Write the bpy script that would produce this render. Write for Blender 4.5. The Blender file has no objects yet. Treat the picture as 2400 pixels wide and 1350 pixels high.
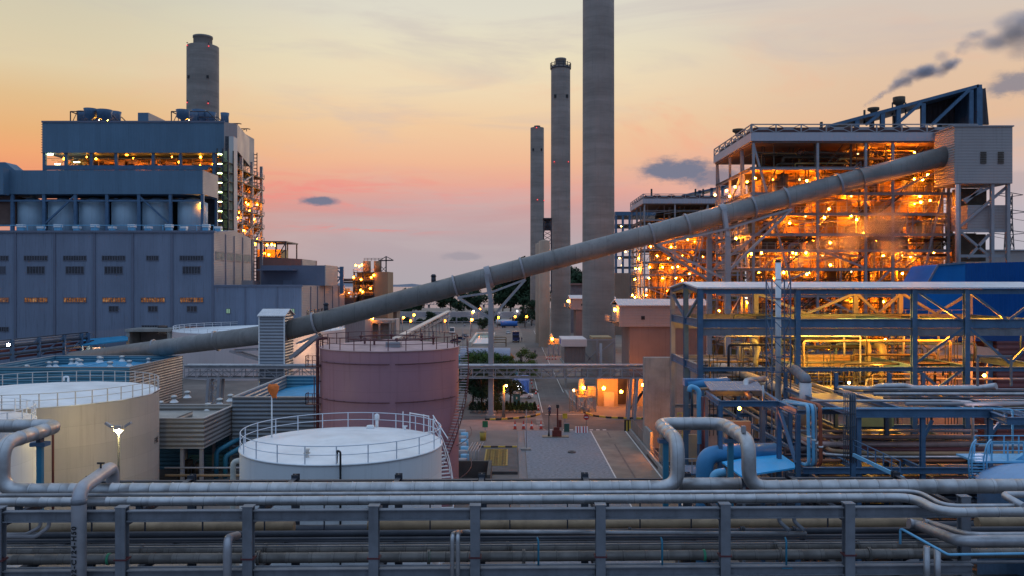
import bpy, bmesh, math, random
from mathutils import Vector, Matrix
random.seed(7)
SC = bpy.context.scene
COL = SC.collection
R = math.radians
F, HZ, CH = 1950.0, 668.0, 23.0           # lens in photo pixels, horizon row, camera height

def X(px, Y): return (px - 1200) * Y / F
def Z(py, Y): return CH + (HZ - py) * Y / F
def P(px, py, Y): return Vector((X(px, Y), Y, Z(py, Y)))
def G(px, py):
    Y = CH * F / (py - HZ)
    return Vector((X(px, Y), Y, 0))

def lin(r, g, b):
    f = lambda c: (c / 12.92 if c <= .04045 else ((c + .055) / 1.055) ** 2.4)
    return (f(r / 255), f(g / 255), f(b / 255), 1)

# ------------------------------------------------------------------ objects
def tag(o, label=None, cat=None, group=None, kind=None):
    if label: o['label'] = label
    if cat: o['category'] = cat
    if group: o['group'] = group
    if kind: o['kind'] = kind
    return o

def thing(name, label, cat, loc=(0, 0, 0), group=None):
    o = bpy.data.objects.new(name, None)
    o.empty_display_size = .5
    COL.objects.link(o)
    o.location = loc
    return tag(o, label, cat, group)

def root_of(o):
    while o.parent is not None: o = o.parent
    return o

def copy_tree(o, parent=None):
    c = o.copy(); COL.objects.link(c)
    if parent is not None: c.parent = parent
    for ch in list(o.children): copy_tree(ch, c)
    return c

class MB:
    def __init__(s): s.v = []; s.f = []; s.sm = []
    def add(s, vs, fs, smooth=False):
        n = len(s.v); s.v += [tuple(p) for p in vs]
        for f in fs:
            s.f.append([i + n for i in f]); s.sm.append(smooth)
        return s
    def box(s, x0, x1, y0, y1, z0, z1):
        return s.add([(x0,y0,z0),(x1,y0,z0),(x1,y1,z0),(x0,y1,z0),(x0,y0,z1),(x1,y0,z1),(x1,y1,z1),(x0,y1,z1)],
                     [(0,3,2,1),(4,5,6,7),(0,1,5,4),(1,2,6,5),(2,3,7,6),(3,0,4,7)])
    def cbox(s, c, sx, sy, sz):
        return s.box(c[0]-sx/2, c[0]+sx/2, c[1]-sy/2, c[1]+sy/2, c[2], c[2]+sz)
    def beam(s, p, q, w, h=None, up=None):
        h = h or w
        p, q = Vector(p), Vector(q); d = (q - p)
        if d.length < 1e-6: return s
        d.normalize()
        u = Vector(up) if up is not None else Vector((0,0,1))
        if abs(d.dot(u)) > .98: u = Vector((0,1,0))
        a = d.cross(u).normalized(); u = a.cross(d).normalized()
        vs = []
        for c in (p, q):
            for sa, su in ((-1,-1),(1,-1),(1,1),(-1,1)):
                vs.append(c + a*(sa*w/2) + u*(su*h/2))
        return s.add(vs, [(0,1,2,3),(7,6,5,4),(0,4,5,1),(1,5,6,2),(2,6,7,3),(3,7,4,0)])
    def ibeam(s, p, q, w, h, t=None, up=None):
        p, q = Vector(p), Vector(q); t = t or h*.1
        d = (q-p).normalized(); u = Vector(up) if up is not None else Vector((0,0,1))
        if abs(d.dot(u)) > .98: u = Vector((0,1,0))
        a = d.cross(u).normalized(); u = a.cross(d).normalized()
        o = u*(h/2 - t/2)
        s.beam(p+o, q+o, w, t, u); s.beam(p-o, q-o, w, t, u); s.beam(p, q, t, h-2*t, u)
        return s
    def tube(s, pts, r, n=10, bend=None, seam=0, caps=True):
        pts = [Vector(p) for p in pts]
        bend = r*3 if bend is None else bend
        path = [pts[0]]
        for i in range(1, len(pts)-1):
            a, b, c = pts[i-1], pts[i], pts[i+1]
            d1, d2 = (a-b), (c-b); l1, l2 = d1.length, d2.length
            if l1 < 1e-5 or l2 < 1e-5: continue
            d1 /= l1; d2 /= l2
            ang = math.acos(max(-1, min(1, d1.dot(d2))))
            if ang > 3.1 or ang < .02 or bend <= 0: path.append(b); continue
            t = min(bend/math.tan(ang/2), l1*.49, l2*.49)
            p1, p2 = b+d1*t, b+d2*t
            k = 6 if n > 6 else 3
            for j in range(k+1):
                w = j/k
                path.append(p1*(1-w)**2 + b*(2*w*(1-w)) + p2*w**2)
        path.append(pts[-1])
        cr = []
        for i in range(len(path)):
            cr.append((path[i], r))
            if seam and i < len(path)-1:
                L = (path[i+1]-path[i]).length
                m = int(L/seam)
                if m >= 1:
                    d = (path[i+1]-path[i])/L
                    for j in range(1, m+1):
                        q = (j-.5)*L/m
                        e = min(.035, L*.02)
                        cr += [(path[i]+d*(q-e), r), (path[i]+d*(q-e*.6), r*1.035+.004), (path[i]+d*(q+e*.6), r*1.035+.004), (path[i]+d*(q+e), r)]
        n0 = len(s.v); prev = None; u = None
        for i, (c, rr) in enumerate(cr):
            nx = None
            for j in range(i+1, len(cr)):
                if (cr[j][0]-c).length > 1e-6: nx = cr[j][0]; break
            pv = None
            for j in range(i-1, -1, -1):
                if (cr[j][0]-c).length > 1e-6: pv = cr[j][0]; break
            d = Vector((0,0,0))
            if nx is not None: d += (nx-c).normalized()
            if pv is not None: d += (c-pv).normalized()
            d.normalize()
            if u is None:
                u = Vector((0,0,1)) if abs(d.z) < .9 else Vector((0,1,0))
            u = (u - d*u.dot(d)).normalized(); w = d.cross(u)
            for k in range(n):
                a = 2*math.pi*k/n
                s.v.append(tuple(c + u*(math.cos(a)*rr) + w*(math.sin(a)*rr)))
        for i in range(len(cr)-1):
            for k in range(n):
                a, b = n0+i*n+k, n0+i*n+(k+1) % n
                s.f.append([a, b, b+n, a+n]); s.sm.append(n > 4)
        if caps:
            s.f.append([n0+k for k in range(n-1,-1,-1)]); s.sm.append(False)
            m = n0+(len(cr)-1)*n
            s.f.append([m+k for k in range(n)]); s.sm.append(False)
        return s
    def lathe(s, cx, cy, prof, n=24, a0=0, a1=2*math.pi, smooth=True):
        full = abs(a1-a0-2*math.pi) < 1e-4
        m = n if full else n+1
        n0 = len(s.v)
        for r, z in prof:
            for k in range(m):
                a = a0 + (a1-a0)*k/n
                s.v.append((cx+r*math.cos(a), cy+r*math.sin(a), z))
        for i in range(len(prof)-1):
            for k in range(n):
                a, b = n0+i*m+k, n0+i*m+(k+1) % m
                s.f.append([a, b, b+m, a+m]); s.sm.append(smooth)
        return s
    def cyl(s, cx, cy, z0, z1, r, r1=None, n=20, cap=True):
        r1 = r if r1 is None else r1
        s.lathe(cx, cy, [(r, z0), (r1, z1)], n)
        m = len(s.v)
        if cap:
            s.f.append([m-n+k for k in range(n)]); s.sm.append(False)
            s.f.append([m-2*n+k for k in range(n-1,-1,-1)]); s.sm.append(False)
        return s
    def ring(s, cx, cy, z, Rr, r, n=48, a0=0, a1=2*math.pi, k=5, dz=0):
        pts = [(cx+Rr*math.cos(a0+(a1-a0)*i/n), cy+Rr*math.sin(a0+(a1-a0)*i/n), z+dz*i/n) for i in range(n+1)]
        return s.tube(pts, r, k, bend=0, caps=False)
    def sphere(s, c, r, n=10, m=6, sz=1):
        prof = [(max(1e-4, r*math.sin(math.pi*i/m)), c[2]-sz*r*math.cos(math.pi*i/m)) for i in range(m+1)]
        return s.lathe(c[0], c[1], prof, n)
    def poly(s, pts): return s.add(pts, [list(range(len(pts)))])
    def extrude(s, pts, vec):
        pts = [Vector(p) for p in pts]; vec = Vector(vec); n = len(pts)
        vs = pts + [p+vec for p in pts]
        return s.add(vs, [list(range(n-1,-1,-1)), [n+i for i in range(n)]] + [[i, (i+1) % n, n+(i+1) % n, n+i] for i in range(n)])
    def build(s, name, mat, parent=None, label=None):
        off = Vector((0,0,0))
        if parent is not None: off = Vector(root_of(parent).location)
        elif s.v:
            xs = [p[0] for p in s.v]; ys = [p[1] for p in s.v]; zs = [p[2] for p in s.v]
            off = Vector(((min(xs)+max(xs))/2, (min(ys)+max(ys))/2, min(zs)))
        me = bpy.data.meshes.new(name)
        me.from_pydata([(p[0]-off.x, p[1]-off.y, p[2]-off.z) for p in s.v], [], s.f)
        me.polygons.foreach_set('use_smooth', s.sm)
        me.validate(); me.update()
        bm = bmesh.new(); bm.from_mesh(me); bmesh.ops.recalc_face_normals(bm, faces=bm.faces); bm.to_mesh(me); bm.free()
        if mat is not None: me.materials.append(mat)
        o = bpy.data.objects.new(name, me); COL.objects.link(o)
        if parent is not None: o.parent = parent
        else: o.location = off
        if label: o['label'] = label
        if name in ('lamp', 'lens', 'tube_lamp') and s.v:
            c = Vector([(min(p[i] for p in s.v)+max(p[i] for p in s.v))/2 for i in range(3)])
            LAST[0] = (o, c, max(p[2] for p in s.v)/2-min(p[2] for p in s.v)/2 if name != 'tube_lamp' else .45)
        return o

def rail(mb, pts, h=1.1, r=.03, step=2.0, mid=True):
    """handrail: posts and two rails along a polyline of foot points"""
    pts = [Vector(p) for p in pts]
    up = Vector((0,0,h))
    mb.tube([p+up for p in pts], r, 4, bend=0)
    if mid: mb.tube([p+up*.55 for p in pts], r*.8, 4, bend=0)
    for a, b in zip(pts, pts[1:]):
        m = max(1, round((b-a).length/step))
        for i in range(m+1):
            q = a.lerp(b, i/m)
            mb.beam(q, q+up, r*2)
    return mb

# ------------------------------------------------------------------ node maths
class E:
    """tiny wrapper so shader maths can be written as python expressions"""
    def __init__(s, t, k): s.t = t; s.k = k
    def m(s, op, *a, clamp=False):
        n = s.t.nodes.new('ShaderNodeMath'); n.operation = op; n.use_clamp = clamp
        for i, v in enumerate((s,) + a):
            if isinstance(v, E): s.t.links.new(v.k, n.inputs[i])
            else: n.inputs[i].default_value = v
        return E(s.t, n.outputs[0])
    def __add__(s, o): return s.m('ADD', o)
    def __radd__(s, o): return s.m('ADD', o)
    def __sub__(s, o): return s.m('SUBTRACT', o)
    def __mul__(s, o): return s.m('MULTIPLY', o)
    def __rmul__(s, o): return s.m('MULTIPLY', o)
    def __truediv__(s, o): return s.m('DIVIDE', o)
    def sq(s): return s.m('MULTIPLY', s)
    def gauss(s): return (s.sq() * -1.0).m('EXPONENT')
    def sstep(s, a, b):
        n = s.t.nodes.new('ShaderNodeMapRange'); n.interpolation_type = 'SMOOTHSTEP'
        s.t.links.new(s.k, n.inputs[0]); n.inputs[1].default_value = a; n.inputs[2].default_value = b
        return E(s.t, n.outputs[0])

def noise(t, vec, scale, detail=4, rough=.55, dist=0):
    n = t.nodes.new('ShaderNodeTexNoise'); n.inputs['Scale'].default_value = scale
    n.inputs['Detail'].default_value = detail; n.inputs['Roughness'].default_value = rough
    n.inputs['Distortion'].default_value = dist
    if vec is not None: t.links.new(vec, n.inputs['Vector'])
    return E(t, n.outputs['Fac'])

def comb(t, x, y, z):
    n = t.nodes.new('ShaderNodeCombineXYZ')
    for i, v in enumerate((x, y, z)):
        if isinstance(v, E): t.links.new(v.k, n.inputs[i])
        else: n.inputs[i].default_value = v
    return n.outputs[0]

def mixc(t, fac, a, b, mode='MIX'):
    n = t.nodes.new('ShaderNodeMix'); n.data_type = 'RGBA'; n.blend_type = mode
    if isinstance(fac, E): t.links.new(fac.k, n.inputs[0])
    else: n.inputs[0].default_value = fac
    for i, v in ((6, a), (7, b)):
        if isinstance(v, (tuple, list)): n.inputs[i].default_value = v
        else: t.links.new(v, n.inputs[i])
    return n.outputs[2]

def ramp(t, fac, stops, interp='LINEAR'):
    n = t.nodes.new('ShaderNodeValToRGB'); n.color_ramp.interpolation = interp
    el = n.color_ramp.elements
    while len(el) < len(stops): el.new(.5)
    for e, (p, c) in zip(el, stops): e.position = p; e.color = c
    t.links.new(fac.k, n.inputs[0])
    return n.outputs[0]

MATS = {}
def mat(name, rgb, rough=.6, metal=0.0, var=.22, scale=.6, bump=0.0, bscale=6, streak=0.0, corr=None, seam=None, spec=.4, rust=0.0, dirt=None, coords='Object', bands=0):
    """procedural paint / metal / concrete. corr=(axis, period, depth) corrugation, seam=(axis, period) sheet joints"""
    if name in MATS: return MATS[name]
    m = bpy.data.materials.new(name); m.use_nodes = True; MATS[name] = m
    t = m.node_tree; b = t.nodes['Principled BSDF']
    b.inputs['Roughness'].default_value = rough; b.inputs['Metallic'].default_value = metal
    b.inputs['Specular IOR Level'].default_value = spec
    tc = t.nodes.new('ShaderNodeTexCoord'); vec = tc.outputs[coords]
    sx = t.nodes.new('ShaderNodeSeparateXYZ'); t.links.new(vec, sx.inputs[0])
    ax = [E(t, sx.outputs[i]) for i in range(3)]
    c = (rgb[0], rgb[1], rgb[2], 1)
    dk = tuple(v*(1-var) for v in rgb) + (1,); lt = tuple(min(1, v*(1+var*.8)) for v in rgb) + (1,)
    n1 = noise(t, vec, scale, 6, .62)
    col = ramp(t, n1, [(.3, dk), (.52, c), (.72, lt)])
    if streak:
        sv = comb(t, ax[0]*3.0, ax[1]*3.0, ax[2]*.12)
        n2 = noise(t, sv, 1.0, 4, .6)
        col = mixc(t, n2.sstep(.5, .8)*streak, col, dirt or tuple(v*.35 for v in rgb)+(1,))
    if bands:
        nb_ = noise(t, comb(t, ax[0]*.03, ax[1]*.03, ax[2]*.22), 1.0, 5, .7)
        col = mixc(t, nb_.sstep(.42, .66)*bands, col, tuple(v*.55 for v in rgb)+(1,))
    if rust:
        n3 = noise(t, vec, scale*2.3, 8, .7)
        col = mixc(t, n3.sstep(.6, .72)*rust, col, (.13, .055, .025, 1))
    h = None
    if seam:
        s_ = (ax[seam[0]]/seam[1]).m('FRACT')
        line = s_.m('LESS_THAN', seam[2] if len(seam) > 2 else .035)
        col = mixc(t, line*(seam[3] if len(seam) > 3 else .6), col, tuple(v*.3 for v in rgb)+(1,))
        pid = noise(t, comb(t, (ax[seam[0]]/seam[1]).m('FLOOR'), 0.0, 0.0), 13.7, 0)
        col = mixc(t, pid.sstep(.3, .7)*.3, col, tuple(v*.62 for v in rgb)+(1,))
    t.links.new(col, b.inputs['Base Color'])
    if rough > .05:
        n4 = noise(t, vec, scale*1.7, 4)
        rr = n4*.3 + (rough-.15)
        t.links.new(rr.k, b.inputs['Roughness'])
    if corr:
        h = (ax[corr[0]]*(2*math.pi/corr[1])).m('SINE')*corr[2]
    if bump:
        nb = noise(t, vec, bscale, 5, .6)*bump
        h = nb if h is None else h + nb
    if h is not None:
        bn = t.nodes.new('ShaderNodeBump'); bn.inputs['Strength'].default_value = 1; bn.inputs['Distance'].default_value = 1
        t.links.new(h.k, bn.inputs['Height']); t.links.new(bn.outputs[0], b.inputs['Normal'])
    return m

def emit(name, rgb, strength):
    if name in MATS: return MATS[name]
    m = bpy.data.materials.new(name); m.use_nodes = True; MATS[name] = m
    b = m.node_tree.nodes['Principled BSDF']
    b.inputs['Base Color'].default_value = (.2, .2, .2, 1)
    b.inputs['Emission Color'].default_value = (*rgb, 1); b.inputs['Emission Strength'].default_value = strength
    m.cycles.emission_sampling = 'NONE'
    return m

LAST = [None]
def bulb_mat(rgb, S):
    S = float('%.1e' % S); k = 'bulb_%s_%g' % ('_'.join('%g' % c for c in rgb), S)
    if k in MATS: return MATS[k]
    m = emit(k, rgb, S); m.cycles.emission_sampling = 'FRONT'
    return m
def plight(loc, rgb, w, parent=None, r=.12):
    """light the lamp built last if it is near, else build a bulb: the bulb itself gives off w watts"""
    o = LAST[0]; loc = Vector(loc)
    if o is None or (o[1]-loc).length > 2.2:
        o = (MB().sphere(loc, r, 8, 5).build('lamp', None, parent), loc, r)
    m = bulb_mat(rgb, w/(4*math.pi**2*o[2]**2))
    o[0].data.materials.clear(); o[0].data.materials.append(m)
    LAST[0] = None
    return o[0]

# palette
M = {}
M['wallblue'] = mat('wall_blue', (.18,.22,.305), .55, 0, .14, .06, corr=(0, .9, .007), streak=.65, seam=(0, 1.9, .03, .22))
M['wallteal'] = mat('wall_teal', (.10,.185,.275), .55, 0, .14, .06, corr=(0, .9, .007), streak=.4, seam=(0, 1.9, .03, .2))
M['grey_or_lit_end'] = mat('wall_grey_or_lit_end', (.33,.29,.285), .55, 0, .12, .08, corr=(2, .5, .010), streak=.25)  # grey cladding; on blue buildings' end faces it paints in their warmer light
M['trimblue'] = mat('trim_blue', (.13,.15,.21), .5, 0, .1, .2)
M['white'] = mat('white_paint', (.78,.79,.80), .45, 0, .07, .4, streak=.12, dirt=(.35,.33,.30,1))
M['tankroof'] = mat('tank_roof', (.76,.77,.78), .45, 0, .17, .35, rust=.10)
M['whitewall'] = mat('tank_white_wall', (.70,.72,.74), .45, 0, .08, .2, streak=.3, seam=(2, 1.86, .012, .3), dirt=(.33,.33,.33,1))
M['beige'] = mat('tank_beige', (.50,.435,.375), .5, 0, .1, .2, streak=.4, seam=(2, 1.95, .012, .35), dirt=(.25,.19,.15,1))
M['brown'] = mat('tank_brown', (.34,.18,.22), .55, 0, .1, .15, streak=.4, seam=(2, 2.05, .012, .35), dirt=(.14,.05,.06,1))
M['brownsteel'] = mat('brown_steel', (.10,.03,.035), .5, 0, .15, 1)
M['brownroof'] = mat('brown_roof', (.42,.27,.27), .6, 0, .25, .5, rust=.3)
M['jacket'] = mat('pipe_jacket', (.44,.44,.45), .42, .75, .3, .9, seam=(0, 1.5, .02), rust=.28)
M['jacketshade'] = mat('pipe_jacket_shaded', (.20,.18,.165), .45, .4, .25, 1.2, seam=(0, 1.1, .03))  # brown-grey jacket, darkened to paint the lower tier's shade
M['jacket2'] = mat('pipe_jacket_plain', (.40,.40,.42), .42, .7, .28, 1.2, rust=.3, bump=.004, bscale=9)
M['steel'] = mat('rack_steel', (.17,.18,.205), .5, .1, .25, 1.0, streak=.35, rust=.35)
M['steeldark'] = mat('dark_steel', (.045,.05,.065), .55, .1, .25, 1.0, rust=.2)
M['bluesteel'] = mat('blue_steel', (.07,.14,.235), .5, .05, .22, .8, streak=.35, rust=.3)
M['teal'] = mat('teal_paint', (.03,.19,.30), .45, 0, .18, 1.0, rust=.1)
M['lightblue'] = mat('light_blue_paint', (.15,.42,.64), .45, 0, .18, 1.0, rust=.15)
M['tan'] = mat('tan_jacket', (.31,.215,.13), .5, .1, .3, 1.0, streak=.3)
M['concrete'] = mat('concrete', (.30,.285,.265), .85, 0, .3, .35, bump=.02, bscale=3, streak=.45, dirt=(.10,.09,.085,1))
M['chimney'] = mat('chimney_concrete', (.33,.285,.255), .85, 0, .25, .09, streak=.35, bands=.6, seam=(2, 2.4, .04, .14), dirt=(.12,.11,.11,1))
M['tube'] = mat('gallery_tube', (.23,.22,.212), .5, .1, .28, .25, rust=.4, streak=.5, seam=(0, 5.5, .018, .45))
M['greysteel'] = mat('grey_steel', (.30,.29,.31), .5, .05, .15, .5, rust=.08)
M['corr'] = mat('corrugated_grey', (.30,.29,.28), .45, .3, .12, .4, corr=(2, .5, .05), streak=.2)
M['corrblue'] = mat('corrugated_blue', (.08,.22,.30), .5, .1, .15, .4, corr=(2, .5, .05), streak=.2)
M['roofblue'] = mat('roof_blue', (.03,.27,.48), .5, 0, .2, .5, corr=(0, .4, .02), streak=0)
M['roofgrey'] = mat('roof_grey', (.33,.31,.28), .6, 0, .2, .5, corr=(0, .4, .015))
M['roofwhite'] = mat('roof_white', (.60,.60,.62), .5, .1, .12, .8, corr=(0, .5, .03))
M['black'] = mat('black_paint', (.02,.02,.022), .5, 0, .2, 2)
M['glass'] = mat('dark_glass', (.02,.025,.035), .12, 0, .3, .8, spec=.6)
M['boilerpanel'] = mat('boiler_panel', (.42,.255,.075), .6, 0, .3, .35, streak=.35, rust=.15)
M['equip'] = mat('plant_equipment', (.40,.245,.08), .55, .1, .4, .4, rust=.3)
M['equipdark'] = mat('plant_equipment_dark', (.085,.06,.04), .6, .1, .4, .6, rust=.3)
M['lamp_o'] = emit('sodium_bulb', (1, .60, .22), 5)
M['lamp_w'] = emit('white_bulb', (.9, .93, 1), 9)
M['lamp_g'] = emit('fluorescent_tube', (.93, 1, .75), 6)
M['lamp_r'] = emit('red_beacon_lens', (1, .05, .05), 1.6)
M['winlit'] = None
ORANGE = (1, .265, .011); YELLOW = (1, .50, .06); WHITE = (.92, .95, 1)
# ================================================================== world, camera, sun
W = bpy.data.worlds.new('World'); SC.world = W; W.use_nodes = True
t = W.node_tree; bg = t.nodes['Background']
tc = t.nodes.new('ShaderNodeTexCoord'); sp = t.nodes.new('ShaderNodeSeparateXYZ')
t.links.new(tc.outputs['Generated'], sp.inputs[0])
dx, dy, dz = [E(t, sp.outputs[i]) for i in range(3)]
A = dx.m('ARCTAN2', dy) * 57.2958            # azimuth, degrees from the view direction
EL = dz.m('ARCSINE') * 57.2958               # elevation, degrees
e20 = EL / 22.0
centre = ramp(t, e20, [(0, lin(175,167,173)), (.055, lin(178,167,173)), (.145, lin(186,166,170)), (.232, lin(203,161,160)), (.295, lin(230,167,152)), (.38, lin(240,186,151)), (.49, lin(241,203,162)), (.6, lin(239,217,182)), (.70, lin(235,223,192)), (.82, lin(224,219,202)), (1, lin(214,212,202))])
leftc = ramp(t, e20, [(0, lin(190,150,140)), (.18, lin(215,150,130)), (.29, lin(238,152,114)), (.36, lin(241,169,118)), (.42, lin(233,179,124)), (.51, lin(227,191,143)), (.6, lin(224,206,170)), (.8, lin(206,202,180)), (1, lin(200,200,190))])
rightc = ramp(t, e20, [(0, lin(176,178,190)), (.2, lin(190,180,188)), (.32, lin(214,186,178)), (.44, lin(228,188,155)), (.58, lin(226,194,165)), (.74, lin(214,198,184)), (1, lin(208,200,194))])
front = mixc(t, A.sstep(-8, -30), centre, leftc)
front = mixc(t, A.sstep(4, 26), front, rightc)
# pink and red cloud streaks, stretched along the horizon
sv = comb(t, A*.09, EL*.75, 0.0)
st = noise(t, sv, 1.6, 7, .66, .6)
band = ((EL-6.2)/1.15).gauss() * ((A+12.0)/11.0).gauss()
front = mixc(t, (band*(st.sstep(.42, .62)))*.75, front, lin(242,142,132))
red = ((EL-3.75+(A+9.0)*.02)/.24).gauss() * ((A+10.5)/4.2).gauss() * st.sstep(.42, .56)
front = mixc(t, red*.8, front, lin(238,120,110))
soft = noise(t, comb(t, A*.05, EL*.28, 3.0), 1.0, 5, .6, .6)
front = mixc(t, soft.sstep(.46, .72)*.42, front, lin(196,184,184))
soft2 = noise(t, comb(t, A*.07+EL*.06, EL*.20, 7.0), 1.0, 5, .6, .5)
front = mixc(t, soft2.sstep(.48, .70)*(A.sstep(-4, 10)*.7+.25)*(((EL-10.5)/4.5).gauss())*.85, front, lin(243,178,146))
# small dark clouds: (azimuth, elevation, half width, half height, density)
cn = noise(t, comb(t, A*.5, EL*1.1, 9.0), 1.0, 6, .65)
cn2 = noise(t, comb(t, A*.5, EL*1.1, 29.0), 1.0, 6, .65)
cl = None
for (ca, ce, cw, chh, cdn) in [(11.3, 7.7, 2.5, .85, .95), (13.6, 7.2, 2.2, .8, .8), (-13.0, 5.6, 1.3, .28, .95), (31.4, 11.7, 1.7, .85, .75), (31.0, 6.0, 6.0, .7, .18), (-3.4, 2.0, 1.4, .3, .3)]:
    g = (((A-ca+(cn-.5)*(cw*1.6))/cw).sq() + ((EL-ce+(cn2-.5)*(chh*2.2))/chh).sq()) * -1.0
    g = (g.m('EXPONENT')).sstep(.15, .75) * cdn
    cl = g if cl is None else cl.m('MAXIMUM', g)
front = mixc(t, cl, front, lin(112,120,142))
# above the picture the sky turns to dusk blue, behind the camera it is blue down to the horizon
zen = (.57, .72, .98, 1)
back = ramp(t, EL/90.0, [(0, (.16, .23, .37, 1)), (.25, (.27, .40, .62, 1)), (.6, (.49, .69, .98, 1)), (1, zen)])
side = (dy*-1.0).sstep(-.72, .10)
colr = mixc(t, EL.sstep(19, 46), front, zen)
colr = mixc(t, side, colr, back)
colr = mixc(t, EL.sstep(0, -4), colr, (.10, .11, .14, 1))
t.links.new(colr, bg.inputs[0]); bg.inputs[1].default_value = 1.0

cam = bpy.data.cameras.new('camera'); cam.sensor_width = 36; cam.lens = 36*F/2400
cam.shift_y = -(675-HZ)/2400; cam.clip_start = .5; cam.clip_end = 40000
co = bpy.data.objects.new('camera', cam); COL.objects.link(co)
co.location = (0, 0, CH); co.rotation_euler = (R(90), 0, 0); SC.camera = co

sl = bpy.data.lights.new('afterglow_sun', 'SUN'); sl.energy = .35; sl.angle = R(12); sl.color = (1, .72, .5)  # sun has set; low sun lamp added for warm rim highlights
so = bpy.data.objects.new('afterglow_sun', sl); COL.objects.link(so)
sd = Vector((.25, .95, .16)).normalized(); so.rotation_euler = sd.to_track_quat('Z', 'Y').to_euler()

SC.view_settings.view_transform = 'Standard'; SC.view_settings.look = 'None'
SC.view_settings.exposure = 0; SC.view_settings.gamma = 1
SC.cycles.max_bounces = 6; SC.cycles.diffuse_bounces = 3; SC.cycles.glossy_bounces = 3
SC.cycles.transparent_max_bounces = 12; SC.cycles.volume_bounces = 1; SC.cycles.sample_clamp_indirect = 6
SC.cycles.use_denoising = True
SC.cycles.volume_step_rate = 1.5; SC.cycles.volume_max_steps = 128

# ================================================================== ground and water
def struct(name, mb, m):
    return tag(mb.build(name, m), kind='structure')
M['ground'] = mat('ground_concrete', (.185,.155,.138), .85, 0, .35, .12, bump=.02, bscale=2, bands=.5)
M['asphalt'] = mat('asphalt', (.115,.10,.095), .85, 0, .3, .25, bump=.01, bscale=6, bands=.5)
M['gravel'] = mat('gravel', (.225,.23,.25), .95, 0, .35, 2.5, bump=.06, bscale=7, bands=.3)
M['lane'] = mat('lane_concrete', (.22,.185,.15), .8, 0, .35, .3, bands=.5, seam=(1, 6, .012))
M['paint'] = mat('road_paint', (.62,.60,.56), .7, 0, .2, 1.5)
M['lamplit_paving'] = mat('crossing_concrete_lamplit', (.30,.20,.17), .85, 0, .25, .4, bump=.01)  # concrete tinted pink to carry the garden lamp's light
M['grass'] = mat('grass_lawn', (.05,.14,.02), .9, 0, .4, 1.5, bump=.05, bscale=12)
m = mat('sea_water', (.10,.12,.14), .16, 0, .1, .01, spec=.7); M['sea'] = m
struct('ground', MB().box(-2500, 2500, -60, 830, -1, 0), M['ground'])
struct('sea', MB().box(-30000, 30000, 826, 39000, -2, -.6), M['sea'])
hb = MB()
for (x0, x1, Yh, hh) in [(-2600, -300, 11000, 45), (-900, 900, 13000, 70), (-3600, -1500, 12000, 60)]:
    n = 24; pts = []
    for i in range(n+1):
        f = i/n; pts.append((x0+(x1-x0)*f, hh*math.sin(math.pi*f)**.8*(.6+.4*random.random())))
    for i in range(n):
        a, b = pts[i], pts[i+1]
        hb.add([(a[0],Yh,-1),(b[0],Yh,-1),(b[0],Yh+300,b[1]),(a[0],Yh+300,a[1]),(a[0],Yh+900,-1),(b[0],Yh+900,-1)], [(0,1,2,3),(3,2,5,4)])
M['hill'] = mat('hill_blue_grey', (.16,.18,.23), .9, 0, .2, .002)  # one blue-grey tone over the far hills
struct('hills', hb, M['hill'])
def sheet(name, pts, m, z): return struct(name, MB().poly([(p[0], p[1], z) for p in pts]), m)
sheet('access_road', [(5.2,142),(15,142),(12.6,160),(11.4,176),(11.2,430),(14,500),(2,500),(4.6,430),(5.2,200)], M['asphalt'], .008)
sheet('cross_road', [(-40,131.6),(22,131.6),(24,143),(15,142.2),(5.2,142.2),(-6,146),(-40,146)], M['asphalt'], .004)
sheet('crossing_pavement', [(-14,131.5),(5.6,131.5),(3.6,138),(-5,141.5),(-14,142)], M['lamplit_paving'], .010)
struct('gravel_yard', MB().box(1.9, 12.3, 62, 131.3, 0, .012), M['gravel'])
struct('concrete_lane', MB().box(12.45, 17.7, 55, 131.4, 0, .014), M['lane'])
pm = MB()
for (x, y0, y1, w) in [(12.38, 60, 131, .16), (17.85, 60, 131, .18), (11.0, 178, 420, .14), (5.5, 150, 215, .14)]:
    pm.poly([(x-w/2, y0, .024), (x+w/2, y0, .024), (x+w/2, y1, .024), (x-w/2, y1, .024)])
for i in range(26):                               # ladder of bars beside the road (footway)
    y = 136 + i*1.5
    pm.poly([(4.1-i*.005, y, .022), (5.3-i*.005, y, .022), (5.3-i*.005, y+.22, .022), (4.1-i*.005, y+.22, .022)])
for i in range(9):
    pm.poly([(6+i*1.05, 131.7, .024), (6.55+i*1.05, 131.7, .024), (6.55+i*1.05, 132.3, .024), (6+i*1.05, 132.3, .024)])
pm.poly([(5.9,147.6,.022),(12.8,147.6,.022),(12.8,147.9,.022),(5.9,147.9,.022)])
struct('road_markings', pm, M['paint'])
tm = MB(); rt = random.Random(4)
for (x, y0, y1, dxx) in ((6.6,133,260,.6),(8.1,133,260,.6),(9.2,140,300,-.4),(14.6,62,130,.3)):
    n = 14
    for i in range(n):
        a, c = y0+(y1-y0)*i/n, y0+(y1-y0)*(i+1)/n; xa, xc = x+dxx*(i/n)**2, x+dxx*((i+1)/n)**2
        if rt.random() < .8: tm.poly([(xa-.12,a,.029),(xa+.12,a,.029),(xc+.12,c,.029),(xc-.12,c,.029)])
struct('road_stain', tm, mat('tyre_black', (.115,.10,.092), .8, 0, .3, .8))
struct('drain_strip', MB().box(.85, 1.75, 62, 131, 0, .05), mat('drain_grating', (.16,.17,.19), .5, .4, .1, 1, corr=(1, .5, .03)))
struct('lawn', MB().box(-3.5, 4.6, 152, 162, 0, .03), M['grass'])
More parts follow.
